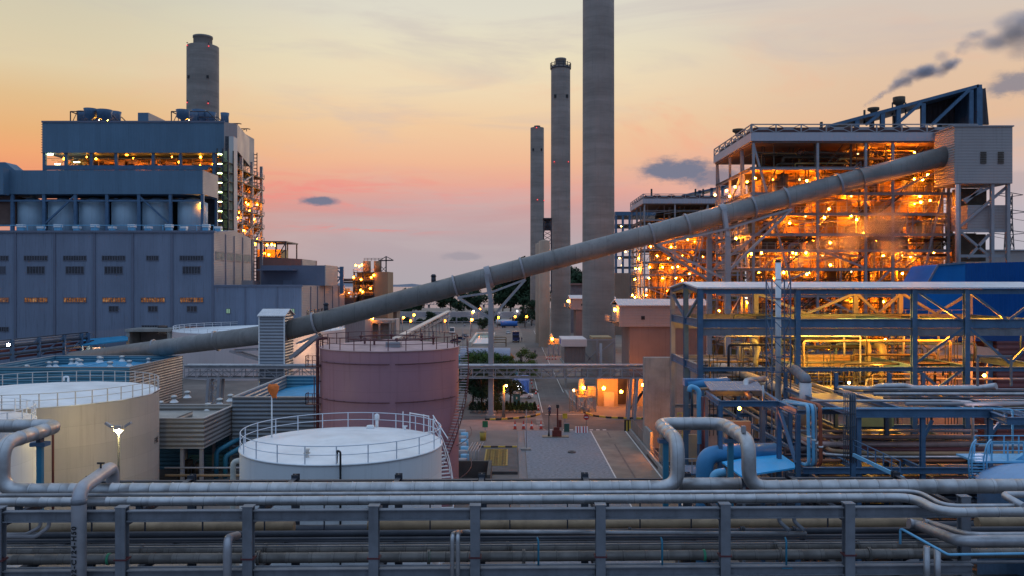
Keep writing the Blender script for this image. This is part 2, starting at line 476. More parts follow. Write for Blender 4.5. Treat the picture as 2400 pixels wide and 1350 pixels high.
# kerbs with yellow and black blocks
def kerb_mat():
    m = bpy.data.materials.new('kerb_paint'); m.use_nodes = True; t = m.node_tree; b = t.nodes['Principled BSDF']
    tcn = t.nodes.new('ShaderNodeTexCoord'); s = t.nodes.new('ShaderNodeSeparateXYZ'); t.links.new(tcn.outputs['Object'], s.inputs[0])
    k = ((E(t, s.outputs[0])/2.0).m('FRACT')).m('GREATER_THAN', .5)
    n = noise(t, tcn.outputs['Object'], 3, 4)
    t.links.new(mixc(t, n.sstep(.5, .9)*.5, mixc(t, k, (.62,.40,.05,1), (.02,.02,.02,1)), (.2,.17,.12,1)), b.inputs['Base Color']); b.inputs['Roughness'].default_value = .7
    return m
M['kerb'] = kerb_mat()
def kerb(pts, label, m=None):
    mb = MB()
    for a, b in zip(pts, pts[1:]): mb.beam((a[0],a[1],.14), (b[0],b[1],.14), .32, .28)
    o = mb.build('kerb', m or M['kerb']); return tag(o, label, 'kerb', 'kerbs along the plant road')
kerb([(-4.6,141.6),(-1.5,142),(1.5,143.4),(3.6,145.2),(4.9,147.6)], 'yellow and black kerb curving round the garden corner under the bare lamp post')
kerb([(13.0,149.2),(14.2,145.8),(16.4,143.8),(20.5,142.8),(25.5,142.4)], 'yellow and black kerb curving round the orange lit corner by the bridge post')
kerb([(11.6,180),(11.7,168),(12.6,158),(14.2,151)], 'pale kerb edging the road beside the lamp lit steel platform', M['concrete'])
kerb([(18.3,104),(18.3,112)], 'short row of yellow kerb blocks along the concrete lane')

# pond of the treatment basin
pb = thing('settling_basin', 'long pale concrete basin of bright water beside the plant road', 'basin', (-12, 345, 0), 'water basins')
MB().box(-15.2,-8.6,318,372,0,.5).box(-16.2,-15.2,312,376,0,1.6).box(-8.6,-7.6,312,376,0,1.6).box(-15.2,-8.6,372,376,0,1.6).build('basin_wall', mat('basin_concrete', (.50,.48,.42), .8, 0, .2, .2), pb)
MB().box(-15.2,-8.6,318,350,.5,.62).build('basin_cover', M['roofwhite'], pb)
MB().box(-15.2,-8.6,350.1,371.9,.5,.58).build('water', mat('basin_water', (.20,.50,.48), .12, 0, .1, .3), pb)
rail_ = rail(MB(), [(-16.6,312,0),(-16.6,376,0)], 1.1, .06, 6); rail_.build('handrail', M['tan'], pb)
# ================================================================== power station on the west side
M['windark'] = mat('window_dark', (.035,.035,.045), .25, 0, .5, .6, spec=.5)
def winlit():
    m = bpy.data.materials.new('window_lit'); m.use_nodes = True; t = m.node_tree; b = t.nodes['Principled BSDF']
    tcn = t.nodes.new('ShaderNodeTexCoord'); n = noise(t, tcn.outputs['Object'], 1.1, 4, .7)
    c = ramp(t, n, [(.38, (.03,.012,.004,1)), (.55, (.45,.16,.03,1)), (.72, (1,.6,.25,1))])
    b.inputs['Base Color'].default_value = (.03,.02,.02,1); b.inputs['Roughness'].default_value = .2
    t.links.new(c, b.inputs['Emission Color']); b.inputs['Emission Strength'].default_value = .45
    m.cycles.emission_sampling = 'NONE'
    return m
M['winlit'] = winlit()
M['wingreen'] = emit('window_green_lit', (.16,.30,.16), .8)
M['winfr'] = mat('window_frame', (.12,.13,.17), .5, 0, .1, 1)

def window(parent, px0, px1, py0, py1, Y, m, bars=0):
    x0, x1, z0, z1 = X(px0,Y), X(px1,Y), Z(py1,Y), Z(py0,Y)
    f = MB(); w = .14; d0, d1 = Y-.12, Y
    f.box(x0-w,x1+w,d0,d1,z1,z1+w).box(x0-w,x1+w,d0-.1,d1,z0-w,z0).box(x0-w,x0,d0,d1,z0,z1).box(x1,x1+w,d0,d1,z0,z1)
    for i in range(1, bars):
        xx = x0+(x1-x0)*i/bars; f.box(xx-.06,xx+.06,d0+.01,d1,z0,z1)
    fr = f.build('window', M['winfr'], parent)
    MB().box(x0,x1,d0+.06,d1-.01,z0,z1).build('pane', m, fr)

Y1 = 240.0
hall = thing('turbine_hall', 'huge blue grey windowed hall wall with a gabled end and orange lit window strips', 'building', (-110, Y1, 0))
xr = X(502, Y1)
prof = [(240,0),(274,0),(274,38.3),(257,39.9),(240,38.1)]
MB().extrude([(-175, y, z) for y, z in prof], (175+xr-.3, 0, 0)).build('wall', M['wallblue'], hall)
MB().extrude([(xr-.3, y, z) for y, z in prof], (.3, 0, 0)).build('gable_wall', M['grey_or_lit_end'], hall)
for px in (-56, 36, 128, 221, 311, 403, 499):
    x = X(px, Y1); MB().box(x-.35, x+.35, Y1-.25, Y1+.01, 0, 38.0).build('pilaster', M['trimblue'], hall)
MB().box(-175, xr+.3, Y1-.5, Y1+.2, 38.1, 38.7).build('parapet_cap', M['trimblue'], hall)
for px in (529, 549, 569):
    Yy = 240*698/(1200-px); MB().box(xr, xr+.2, Yy-.3, Yy+.3, 0, 38.2).build('downpipe', M['trimblue'], hall)
for a, b in ((-10,19),(57,111),(149,202),(240,293),(344,371),(422,476)): window(hall, a, b, 600, 610, Y1, M['windark'], 9 if b-a > 30 else 5)
for a, b in ((0,12),(64,104),(155,196),(246,287),(429,469)): window(hall, a, b, 625, 641, Y1, M['windark'], 6)
for a, b in ((-10,20),(58,111),(150,202),(241,294),(331,386),(423,476)): window(hall, a, b, 698, 708, Y1, M['winlit'], 9)
for a, b in ((256,277),(348,369),(439,461)): window(hall, a, b, 718, 730, Y1, M['windark'], 3)
window(hall, 333, 386, 763, 771, Y1, M['windark'], 9); window(hall, 422, 477, 766, 774, Y1, M['winlit'], 9); window(hall, -12, 20, 767, 776, Y1, M['windark'], 6)
for a, b in ((506,525),(531,547),(551,567),(571,586)):
    ya, yb = 240*698/(1200-a), 240*698/(1200-b)
    z0, z1 = 23+61*240/1950, 23+78*240/1950
    f = MB().box(xr, xr+.15, ya-.2, yb+.2, z1, z1+.2).box(xr, xr+.15, ya-.2, yb+.2, z0-.2, z0)
    for k in range(7):
        yy = ya+(yb-ya)*k/6; f.box(xr, xr+.14, yy-.08, yy+.08, z0, z1)
    fr = f.build('window', M['winfr'], hall); MB().box(xr+.01, xr+.08, ya, yb, z0, z1).build('pane', mat('window_pale', (.10,.17,.16), .2, 0, .3, 1), fr)
# low wing
xw = X(708, Y1)
MB().box(xr, xw-.3, Y1, 301, 0, 22.8).build('low_wing', M['wallblue'], hall)
MB().box(xw-.3, xw, Y1, 301, 0, 22.85).build('low_wing_end', M['grey_or_lit_end'], hall)
MB().box(xr, xw+.2, Y1-.3, Y1, 22.5, 23.1).build('parapet_cap', M['trimblue'], hall)
for px in (575, 650): x = X(px, Y1); MB().box(x-.2, x+.2, Y1-.15, Y1+.01, 0, 22.5).build('downpipe', M['trimblue'], hall)
for px in (728, 744, 760, 779, 794):
    Yy = 240*492/(1200-px); MB().box(xw, xw+.2, Yy-.2, Yy+.2, 0, 22.6).build('downpipe', M['trimblue'], hall)
for a, b, m in ((617,632,M['wingreen']),(655,670,M['wingreen']),(682,690,M['wingreen']),(531,539,M['wingreen'])): window(hall, a, b, 724, 734, Y1, m, 2)
for a in (719, 729, 737, 744, 752):
    ya, yb = 240*492/(1200-a), 240*492/(1200-a-4); z = Z(726, 250)
    MB().box(xw, xw+.12, ya, yb, z-2.2, z).build('window', M['windark'], hall)
# roof bits on the wing
MB().box(X(566,255), X(592,255), 255, 262, 22.8, 24.4).build('roof_hatch', M['grey_or_lit_end'], hall)
# porch in front of the hall
pz = thing('porch', 'pale concrete portal porch projecting from the blue hall wall', 'porch', (X(350,230), 230, 0))
MB().box(X(297,230)-.1, X(404,230), 229, 239.9, Z(777,230), Z(771,230)).box(X(299,230), X(306,230), 229.3, 239.9, 0, Z(777,230)-.004).box(X(394,230), X(401,230), 229.3, 239.9, 0, Z(777,230)-.004).build('canopy', M['concrete'], pz)
MB().box(X(307,230), X(393,230), 236, 236.3, 0, Z(777,230)-.01).build('back_wall', mat('porch_wall', (.25,.2,.18), .8), pz)
MB().box(X(348,230), X(372,230), 235.9, 236.0, 9, 11.5).build('door', M['windark'], pz)

# bunker gallery over the silos
Yb = 252.0
bg_ = thing('bunker_gallery', 'long blue clad gallery raised on columns above a row of silos', 'building', (-122, Yb, 38))
xb = X(476, Yb)
MB().box(-172, xb-.25, Yb, Yb+13, Z(454.7,Yb), Z(399,Yb)).build('cladding', M['wallteal'], bg_)
MB().box(xb-.25, xb, Yb, Yb+13, Z(454.7,Yb), Z(399,Yb)).build('end_cladding', M['grey_or_lit_end'], bg_)
MB().box(-172, X(22,Yb), Yb-3, Yb-.01, Z(458,Yb), Z(396,Yb)).build('bay_cladding', M['wallteal'], bg_)
MB().box(-172, X(26,Yb), Yb+2, Yb+10, Z(525,Yb), Z(458,Yb)-.02).build('bay_hopper', mat('bay_brown', (.16,.09,.07), .7), bg_)
for px in (27, 101, 175, 249, 324, 398, 473):
    x = X(px, Yb); MB().box(x-.45, x+.45, Yb+.2, Yb+1.0, 38.1, Z(454.7,Yb)-.003).build('column', M['bluesteel'], bg_)
    MB().box(x-.4, x+.4, Yb+12, Yb+12.8, 38.1, Z(454.7,Yb)-.003).build('column', M['bluesteel'], bg_)
for a, b in (((107,523),(173,461)), ((328,461),(395,523))): MB().beam(P(*a,Yb+.6), P(*b,Yb+.6), .5).build('brace', M['bluesteel'], bg_)
MB().box(-160, xb-.5, Yb+.3, Yb+.9, Z(472,Yb), Z(468,Yb)).build('tie_beam', M['bluesteel'], bg_)
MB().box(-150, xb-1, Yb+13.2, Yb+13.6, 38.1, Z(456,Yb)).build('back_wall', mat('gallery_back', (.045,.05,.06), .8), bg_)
plight((xb-1.5, Yb+3, 47.5), ORANGE, 900, bg_)
MB().sphere((xb-1.5, Yb+2.2, 48), .35, 8, 5).build('lamp', M['lamp_o'], bg_)
for px in (77, 150, 222, 298, 370, 452):
    x = X(px, Yb+6)
    o = MB().lathe(x, Yb+6, [(.1,37.9),(4.4,37.9),(4.4,48.4),(1.2,50.0),(.1,50.0)], 28).build('silo', mat('silo_paint', (.34,.46,.55), .5, 0, .12, .1, streak=.35))
    tag(o, 'pale blue steel silo under the bunker gallery, ' + {77:'beside the open end bay',150:'second from the open end bay',222:'third from the open end bay',298:'brightest blue of the row',370:'next to the last silo of the row',452:'closest to the lit stair tower'}[px], 'silo', 'silos under the bunker gallery')
tr = thing('terrace_railing', 'thin railing along the terrace edge in front of the silos', 'railing', (-120, 241, 38.7))
rail(MB(), [(-160, 241, 38.7), (xr-.5, 241, 38.7)], 1.6, .09, 5, False).build('handrail', M['lightblue'], tr)
for i, px in enumerate((50, 97, 137, 181, 223, 264, 310, 348, 397, 431, 484, 512)):
    x = X(px, 243)
    big = i % 2 == 0
    u = thing('vent_box', 'pale vent box on the silo terrace, ' + ('tall one ' if big else 'short one ') + ['in front of the open end bay','by the end column','in front of the second silo','by the third column','in front of the third silo','between third and fourth silos','in front of the fourth silo','beside the fifth silo','below the diagonal brace','between the last two silos','in front of the last silo','at the stair tower'][i], 'vent box', (x, 243, 38.7), 'vent boxes on the silo terrace')
    w, h = (.85, 2.0) if big else (.8, 1.4)
    MB().box(x-w,x+w,242.2,243.6,38.75,38.7+h*.55).build('housing', M['lightblue'], u)
    MB().box(x-w-.15,x+w+.15,242.1,243.7,38.72+h*.55,38.7+h).build('hood', M['white'], u)

# main boiler block of the west station
B = 290.0
bo = thing('boiler_block', 'tall blue clad boiler block with open orange lit steel floors below the cladding', 'building', (-130, B, 0))
xb0, xb1 = X(99, B), X(527, B)
zt, zc = Z(285.6, B), Z(358, B)
MB().box(xb0, xb1-.3, B, B+34, zc, zt).build('cladding', M['wallteal'], bo)
xg = X(556, 294)
MB().add([(xb1-.3,B,zc),(xg,294,zc),(xg,294,zt),(xb1-.3,B,zt)], [(0,1,2,3)]).build('corner_cladding', M['grey_or_lit_end'], bo)
MB().extrude([(xg,294,zc+1.5),(X(592,325),325,zc-1),(X(592,325),325,zt-1.2),(xg,294,zt)], (-.5,0,0)).build('end_cladding', M['grey_or_lit_end'], bo)
MB().box(xb0-.2, xb1, B-.25, B-.01, zt-.3, zt+.35).build('parapet_cap', M['trimblue'], bo)
x0, x1 = X(541, 288), X(552, 288)
MB().box(x0, x1, 286, 290, 38, Z(322,288)).build('shaft', mat('shaft_pale', (.5,.48,.47), .6, 0, .08, .1), bo)
for px in (101, 152, 212, 270, 357, 421, 500, 525):
    x = X(px, B); MB().box(x-.5, x+.5, B+.5, B+1.5, 38, zc-.003).build('column', M['bluesteel'], bo)
for yy in (300, 312, 324):
    MB().box(xg-1, xg, yy-.5, yy+.5, 0, zc).build('column', M['greysteel'], bo)
for z in (40, 45, 50, 55, 60, 64.5):
    MB().box(xb0, xg-.2, B+.4, B+1.2, z-.4, z+.3).build('floor_beam', M['bluesteel'], bo)
    MB().box(xg-9, xg, 293, 326, z-.3, z+.1).build('floor_deck', M['equipdark'], bo)
    rail(MB(), [(xg, 293, z+.1), (xg, 326, z+.1)], 1.4, .09, 4).build('handrail', M['greysteel'], bo)
for (ya, yb, za, zb) in ((294,300,50,55),(300,312,40,45),(312,324,55,60),(300,312,60,64),(312,324,45,50),(312,324,38,45)):
    MB().beam((xg-.4,ya,za),(xg-.4,yb,zb), .5).build('brace', M['greysteel'], bo)
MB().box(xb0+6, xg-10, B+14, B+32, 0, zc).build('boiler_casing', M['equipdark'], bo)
MB().box(xb0, xg-9, B+.3, B+.9, 63.2, 64.2).build('floor_beam', M['bluesteel'], bo)
rnd = random.Random(3)
for (xa_, xc_, ya_, yc_, za_, zc_2, nm_, n_) in ((xb0+.5, xg-1, B+.8, B+9, 60, zc, 'steel_lattice', 90), (xg-7, xg-.4, 293, 326, 38, zc, 'steel_lattice', 110)):
    mb = MB()
    for i in range(n_):
        x, y, z = rnd.uniform(xa_,xc_), rnd.uniform(ya_,yc_), rnd.uniform(za_,zc_2-4); q = rnd.random()
        if q < .4: mb.box(x-.12,x+.12,y-.12,y+.12,z-1,z+4)
        elif q < .7: mb.beam((x,y,z),(min(xc_,x+rnd.uniform(2,6)),min(yc_,y+rnd.uniform(0,4)),z),.2)
        else: mb.beam((x,y,z),(min(xc_,x+rnd.uniform(1,3)),min(yc_,y+rnd.uniform(0,3)),z+3.5),.18)
    for yy in (ya_,(ya_+yc_)/2,yc_):
        for f in (.2,.5,.8): mb.beam((xa_,yy,za_+(zc_2-za_)*f),(xc_,yy,za_+(zc_2-za_)*f),.16)
    mb.build(nm_, M['equip'], bo)
for i in range(12):
    q = Vector((xb0+4+i*5.0, B+3+3*(i%2), 62.5+3.5*(i%3)*.8)); MB().sphere(q, .22, 8, 5).build('lamp', M['lamp_o'], bo); plight(q, ORANGE, 150, bo)
for i in range(14):
    q = Vector((xg-1.5-(i%3), 295+i*2.2, 41+((i*7)%12)*2.1)); MB().sphere(q, .22, 8, 5).build('lamp', M['lamp_o'], bo); plight(q, ORANGE, 420, bo)
for i in range(60):                                    # ducts and headers seen in the open storey
    x = xb0+3 + rnd.random()*(xb1-xb0-8); z = 61 + rnd.random()*6
    k = i % 4
    mb = MB()
    if k == 0: mb.tube([(x,B+6,60),(x,B+6,z+1),(x+3+rnd.random()*3,B+6,z+1),(x+5,B+6,60)], .35+rnd.random()*.3, 8); nm = 'header_pipe'
    elif k == 1: mb.tube([(x,B+4+rnd.random()*5,z),(x+4+rnd.random()*7,B+4+rnd.random()*5,z)], .3+rnd.random()*.5, 8); nm = 'header_pipe'
    elif k == 2: mb.cyl(x, B+7, 60, z+1.5, .9, .9, 10); nm = 'vessel'
    else: mb.box(x, x+2+rnd.random()*3, B+5, B+8, z-1, z+1.2); nm = 'duct'
    mb.build(nm, M['equip'], bo)
for i in range(30):
    y = 294 + rnd.random()*30; z = 40 + rnd.random()*24
    mb = MB()
    if i % 2: mb.tube([(xg-1.5-rnd.random()*4,y,z),(xg-1.5-rnd.random()*4,y+5,z),(xg-2,y+5,z+4)], .3+rnd.random()*.3, 8)
    else: mb.box(xg-5, xg-2, y, y+3, z, z+2.2)
    mb.build('header_pipe' if i % 2 else 'cabinet', M['equip'], bo)
for px, py in ((297,361),(360,366),(470,368),(225,372),(420,380),(150,372),(325,392),(365,392),(250,392),(500,385)):
    q = P(px, py, B+4); MB().sphere(q, .38 if px != 297 else .6, 8, 5).build('lamp', M['lamp_o'], bo); plight(q+Vector((0,.9,-.9)), ORANGE, 480, bo)
for y, z in ((296,62),(303,58),(310,53),(317,48),(298,47),(305,43),(315,59),(321,54)):
    q = Vector((xg-1.2, y, z)); MB().sphere(q, .35, 8, 5).build('lamp', M['lamp_o'], bo); plight(q+Vector((.2,0,-.8)), ORANGE, 600, bo)
for px, py in ((118,362),(118,393),(135,385),(180,380)):
    q = P(px, py, B+2); MB().box(q.x-1, q.x+1, q.y-.1, q.y+.1, q.z-.15, q.z+.15).build('tube_lamp', M['lamp_g'], bo); plight(q+Vector((0,-.7,-.6)), (.85,1,.55), 140, bo)
# louvre window at the cladding corner, ladder rungs at the west edge
MB().box(X(529,287), X(539,287), 286.4, 287, zc, Z(320,287)).build('louvre', M['windark'], bo)
for i in range(12): 
    z = zc + (zt-zc)*i/12; MB().box(xb0-.5, xb0, B+.2, B+.6, z, z+.2).build('rung', M['steeldark'], bo)

# stair tower, fluorescent lit
stt = thing('stair_tower', 'open steel stair tower lit by greenish fluorescent tubes at the boiler block corner', 'stair tower', (X(527,284), 284, 38))
xs0, xs1 = X(514, 283), X(540, 283)
for x in (xs0, (xs0+xs1)/2, xs1):
    for y in (281, 286): MB().box(x-.2, x+.2, y-.2, y+.2, 38, zc).build('column', M['steeldark'], stt)
zz = 39.0; k = 0
while zz < 66:
    MB().box(xs0, xs1, 281, 286, zz-.15, zz).build('landing', M['equipdark'], stt)
    a, b = (xs0+.4, xs1-.4) if k % 2 else (xs1-.4, xs0+.4)
    MB().beam((a,282,zz),(b,282,zz+3.2), 1.0, .3).build('flight', mat('stair_green', (.25,.32,.16), .6), stt)
    rail(MB(), [(xs0,281,zz),(xs1,281,zz)], 1.1, .05, 1.5).build('handrail', M['steeldark'], stt)
    MB().box(xs0+.2, xs0+1.9, 280.9, 281.1, zz+2.4, zz+2.65).build('tube_lamp', M['lamp_g'], stt)
    plight((xs0+1.2, 282.5, zz+2.1), (.8,1,.45), 120, stt)
    zz += 3.2; k += 1
MB().box(xs0, xs1, 286.3, 286.6, 38, zc).build('back_panel', mat('stair_panel', (.35,.40,.25), .7), stt)

# caged ladder mast
lt = thing('ladder_mast', 'thin tall ladder mast standing free at the boiler block end', 'ladder', (X(597,326), 326, 0))
mb = MB()
for dxx in (-.9, .9): mb.box(X(597,326)+dxx-.14, X(597,326)+dxx+.14, 325.8, 326.2, 0, Z(358,326))
z = 24
while z < 74: mb.box(X(597,326)-.8, X(597,326)+.8, 325.9, 326.1, z, z+.3); z += 1.35
mb.build('ladder', M['steeldark'], lt)
MB().beam((X(585,326),326,Z(527,326)), (X(614,326),326,Z(527,326)), .3, .5).beam((X(600,326),326,Z(518,326)), (X(614,326),326,Z(526,326)), .25).build('davit_arm', M['steeldark'], lt)

# roof plant
def roof_fan(cx, cy, z, r, h, label):
    u = thing('roof_fan', label, 'roof fan', (cx, cy, z), 'extract fans on the boiler block roof')
    MB().lathe(cx, cy, [(.3,z),(r*.35,z),(r*.35,z+h*.35),(r,z+h*.5),(r,z+h*.8),(r*1.12,z+h),(r*.9,z+h),(.1,z+h*.9)], 20).build('fan_cowl', M['bluesteel'], u)
    return u
for i, (px, py, Yy, r) in enumerate([(212,255,296,1.6),(245,258,296,1.9),(196,262,304,1.7),(268,262,306,1.7),(229,262,310,1.7),(429,258,296,1.7),(448,264,306,1.7),(466,258,310,1.8),(490,264,312,1.8),(527,265,310,1.1)]):
    roof_fan(X(px,Yy), Yy, zt, r*1.3, (Z(py,Yy)-zt), 'blue grey fan on the boiler roof, ' + ['tallest of the west cluster','broadest of the west cluster','beside the west cluster frame','beside the sloping pipe frame','partly hidden middle one of the west cluster','at the frame in front of the chimney','half hidden at the chimney foot','at the middle of the chimney foot','at the end of the chimney foot row','slim one alone at the roof corner'][i])
for (pa, pb_, pc, l) in ((172, 290, 262, 'thin steel pipe frame round the west fan cluster on the boiler roof'), (407, 520, 262, 'thin steel pipe frame round the fans at the chimney foot'), (545, 570, 290, 'thin steel pipe frame at the boiler roof corner')):
    u = thing('roof_frame', l, 'steel frame', (X(pa,300), 300, zt), 'pipe frames on the boiler block roof')
    mb = MB(); q0, q1 = X(pa,300), X(pb_,300); zz = Z(pc+2,300)
    for yy in (298, 308):
        mb.beam((q0,yy,zt),(q0,yy,zz),.3).beam((q0,yy,zz),(q0+(q1-q0)*.75,yy,zz),.3).beam((q0+(q1-q0)*.75,yy,zz),(q1,yy,zt+.8),.3).beam((q0+2.5,yy,zt),(q0+2.5,yy,zz),.2).beam((q0,yy,zt),(q0+2.5,yy,zz),.18)
    mb.beam((q0,298,zz),(q0,308,zz),.3)
    mb.build('frame', M['steeldark'], u)
pn = thing('roof_penthouse', 'blue box penthouse standing on the boiler block roof', 'penthouse', (X(343,298), 298, zt))
MB().box(X(323,296), X(347,296), 296, 310, zt, Z(264,296)).build('wall', M['wallteal'], pn)
MB().box(X(347,296), X(347,296)+.2, 296, 310, zt, Z(264,296)).build('end_wall', M['grey_or_lit_end'], pn)
for q in (X(232,297), X(262,300), X(445,298)):
    plight((q, 297, zt+2.0), ORANGE, 500, bo); MB().sphere((q,297.5,zt+1.6), .3, 8, 5).build('lamp', M['lamp_o'], bo)

# old block fragment at the picture edge
fr = thing('roof_house', 'small blue roof house above the end of the bunker gallery', 'building', (X(5,258), 258, 57))
MB().extrude([(X(-60,258),258,57),(X(34,258),258,57),(X(34,258),258,Z(398,258)),(X(12,258),258,Z(380,258)),(X(-60,258),258,Z(380,258))], (0,6,0)).build('wall', M['wallteal'], fr)

# ---------------------------------------------------------------- chimneys
def chimney(px, w, pytop, Yc, cap, label, beacons):
    r = w/2*Yc/F; x = X(px, Yc); zt = Z(pytop, Yc)
    c = thing('chimney', label, 'chimney', (x, Yc, 0), 'tall concrete chimneys')
    MB().lathe(x, Yc, [(r*1.03,0),(r*1.0,zt*.5),(r*.985,zt-.01),(r*.985,zt),(r*.9,zt),(r*.9,zt-1)], 48).build('shaft', M['chimney'], c)
    if cap:
        MB().lathe(x, Yc, [(cap[0]*r,zt-1),(cap[0]*r,zt+cap[1]*.8),(cap[0]*r*1.06,zt+cap[1]*.82),(cap[0]*r*1.06,zt+cap[1]),(cap[0]*r*.9,zt+cap[1]),(cap[0]*r*.9,zt)], 32).build('flue', M['chimney'], c)
        if cap[2]:
            mb = MB().lathe(x, Yc, [(r*.95,zt-1.2),(r*1.07,zt-1.1),(r*1.07,zt-.8),(r*.95,zt-.75)], 32); mb.build('gallery', M['steeldark'], c)
            mb = MB().ring(x, Yc, zt+1.0, r*1.05, .12, 32).ring(x, Yc, zt+.2, r*1.05, .1, 32)
            for i in range(14):
                a = i*math.pi*2/14; mb.box(x+r*1.05*math.cos(a)-.12, x+r*1.05*math.cos(a)+.12, Yc+r*1.05*math.sin(a)-.12, Yc+r*1.05*math.sin(a)+.12, zt-.8, zt+1.4)
            mb.build('handrail', M['steeldark'], c)
    for (bx, by) in beacons:
        xx = X(bx, Yc); d = max(-.97, min(.97, (xx-x)/r)); yy = Yc - r*math.sqrt(1-d*d) - .5
        k = MB().box(xx-.25,xx+.25,yy-.1,yy+.7,Z(by,Yc)-.5,Z(by,Yc)-.2).build('beacon', M['steeldark'], c)
        MB().sphere((xx, yy, Z(by,yy)), .0007*Yc, 8, 5).build('lens', M['lamp_r'], k)
    for s in (-.6, .6):
        zz = zt-min(20, zt*.12); yy = Yc - r*math.sqrt(1-s*s)
        MB().cbox((x+s*r, yy, zz), 1.0, .6, 1.3).build('vent_opening', M['black'], c)
    return c
chimney(1402.5, 74, -185, 215, (.5, 3, True), 'broadest pale concrete chimney running out of the top of the picture', [])
chimney(1314, 45.5, 156, 343, (.55, 3.2, True), 'middle concrete chimney with a railed top and two red beacons', [(1298,379),(1331,379)])
chimney(1259, 32, 300, 488, (.45, 1.2, False), 'farthest and shortest looking concrete chimney of the row', [(1259,468),(1275,470),(1257,299)])
chimney(475.5, 73, 110, 400, (.58, 5, False), 'wide concrete chimney with a stepped top rising behind the blue boiler block', [(449,240),(499,242),(449,106),(500,108)])

# ---------------------------------------------------------------- buildings behind the hall
b = thing('annex', 'dark blue annex block on the low wing roof with an open steel frame behind', 'building', (X(690,262), 262, 22))
MB().box(X(612,262), X(761,262), 262, 274, 22.8, Z(622,262)).build('wall', M['trimblue'], b)
MB().box(X(761,262), X(761,262)+.25, 262, 280, 22.8, Z(621,262)).build('end_wall', M['grey_or_lit_end'], b)
MB().box(X(664,261.8), X(684,261.8), 261.7, 262, Z(668,262), Z(657,262)).build('door', M['wallblue'], b)
MB().box(X(606,258), X(690,258), 256, 262, Z(634,258), Z(631,258)).build('canopy', M['trimblue'], b)
b = thing('red_roof_store', 'low reddish clad building behind the blue annex', 'building', (X(660,330), 330, 0))
MB().extrude([(X(600,330),330,0),(X(707,330),330,0),(X(707,330),330,Z(607,330)),(X(600,330),330,Z(601,330))], (0,26,0)).build('wall', mat('red_clad', (.30,.17,.15), .7, 0, .15, .2), b)
MB().box(X(707,330), X(707,330)+.3, 330, 352, 0, Z(607,330)).build('end_wall', M['grey_or_lit_end'], b)
b = thing('lit_gantry', 'open roofed steel frame glowing orange behind the reddish building', 'steel frame', (X(630,360), 360, 0))
fa, fb = X(592,360), X(671,360)
MB().box(fa, fb, 360, 380, Z(568,360), Z(565,360)).build('roof', M['steeldark'], b)
for x in (fa+.4, fa+5, fa+10, fb-.4):
    for y in (360.4, 379): MB().box(x-.25,x+.25,y-.25,y+.25,20,Z(568,360)-.01).build('column', M['steeldark'], b)
for k in range(2): MB().beam((fb-4,360.4,Z(603,360)),(fb-.4,360.4,Z(585-k*16,360)),.35).build('brace', M['steeldark'], b)
MB().box(fa, fb-4, 366, 378, 20, Z(583,360)).build('casing', M['boilerpanel'], b)
for px, py in ((598,572),(614,573),(626,574),(637,573),(645,575),(620,594),(630,597)):
    q = P(px,py,361); MB().sphere(q,.5,8,5).build('lamp', M['lamp_o'], b)
    plight(q+Vector((0,-.9,-1)), ORANGE, 1100, b)
b = thing('blue_frame_tower', 'open dark blue steel frame at the end of the annex', 'steel frame', (X(787,290), 290, 0))
for px in (772, 787, 801):
    for y in (290, 297): x = X(px,y); MB().box(x-.6,x+.6,y-.5,y+.5,20,Z(625,y)).build('column', M['bluesteel'], b)
for py in (627, 648): MB().box(X(772,290), X(801,290), 290, 290.6, Z(py+3,290), Z(py,290)).build('beam', M['bluesteel'], b)
for a, c in ((772,787),(787,801)): MB().beam(P(a,666,290.3),P(c,646,290.3),.4).beam(P(c,644,290.3),P(a,628,290.3),.4).build('brace', M['bluesteel'], b)

# orange lit tower beyond the hall
Yt = 310.0
b = thing('silo_tower', 'tan concrete tower with an open orange lit side and a small crane on top', 'tower', (X(870,Yt), Yt, 0))
xa, xm, xz = X(828,Yt), X(878,Yt), X(909,Yt); ztop = Z(637,Yt)
MB().box(xm, xz, Yt, Yt+14, 0, ztop).build('wall', mat('tower_tan', (.27,.19,.12), .8, 0, .15, .1, streak=.3), b)
MB().box(xa, xm, Yt+7, Yt+14, 0, ztop).build('back_wall', mat('tower_tan2', (.40,.30,.18), .8, 0, .15, .1), b)
for x in (xa+.3, xa+3.6, xm-.4): MB().box(x-.25,x+.25,Yt,Yt+.6,0,ztop).build('column', M['steeldark'], b)
for py in (638, 658, 676, 692): MB().box(xa, xm, Yt, Yt+7, Z(py+1.4,Yt), Z(py,Yt)).build('floor_deck', M['steeldark'], b); rail(MB(), [(xa,Yt,Z(py,Yt)),(xm,Yt,Z(py,Yt))], 1.1, .07, 1.6).build('handrail', M['tan'], b)
for i, px in enumerate((832, 846, 862, 872)): MB().cyl(X(px,Yt+4), Yt+4, 20+i, Z(648+i*8,Yt), .8, .8, 12).build('vessel', M['equip'], b)
for px, r in ((860,1.5),(885,1.4)): MB().cyl(X(px,Yt+5), Yt+5, ztop, Z(611,Yt), r, r, 16).build('silo_top', mat('tower_tan3', (.36,.22,.12), .7), b)
rail(MB(), [(X(850,Yt),Yt+3,Z(611,Yt)),(X(893,Yt),Yt+3,Z(611,Yt))], 1.0, .07, 1.5).build('handrail', M['steeldark'], b)
MB().beam(P(905,637,Yt+2),P(905,601,Yt+2),.45).beam(P(893,637,Yt+2),P(893,611,Yt+2),.35).beam(P(888,611,Yt+2),P(922,610,Yt+2),.45).beam(P(905,601,Yt+2),P(922,610,Yt+2),.25).beam(P(905,601,Yt+2),P(889,611,Yt+2),.25).beam(P(893,637,Yt+2),P(905,624,Yt+2),.2).beam(P(905,637,Yt+2),P(893,624,Yt+2),.2).build('crane', M['steeldark'], b)
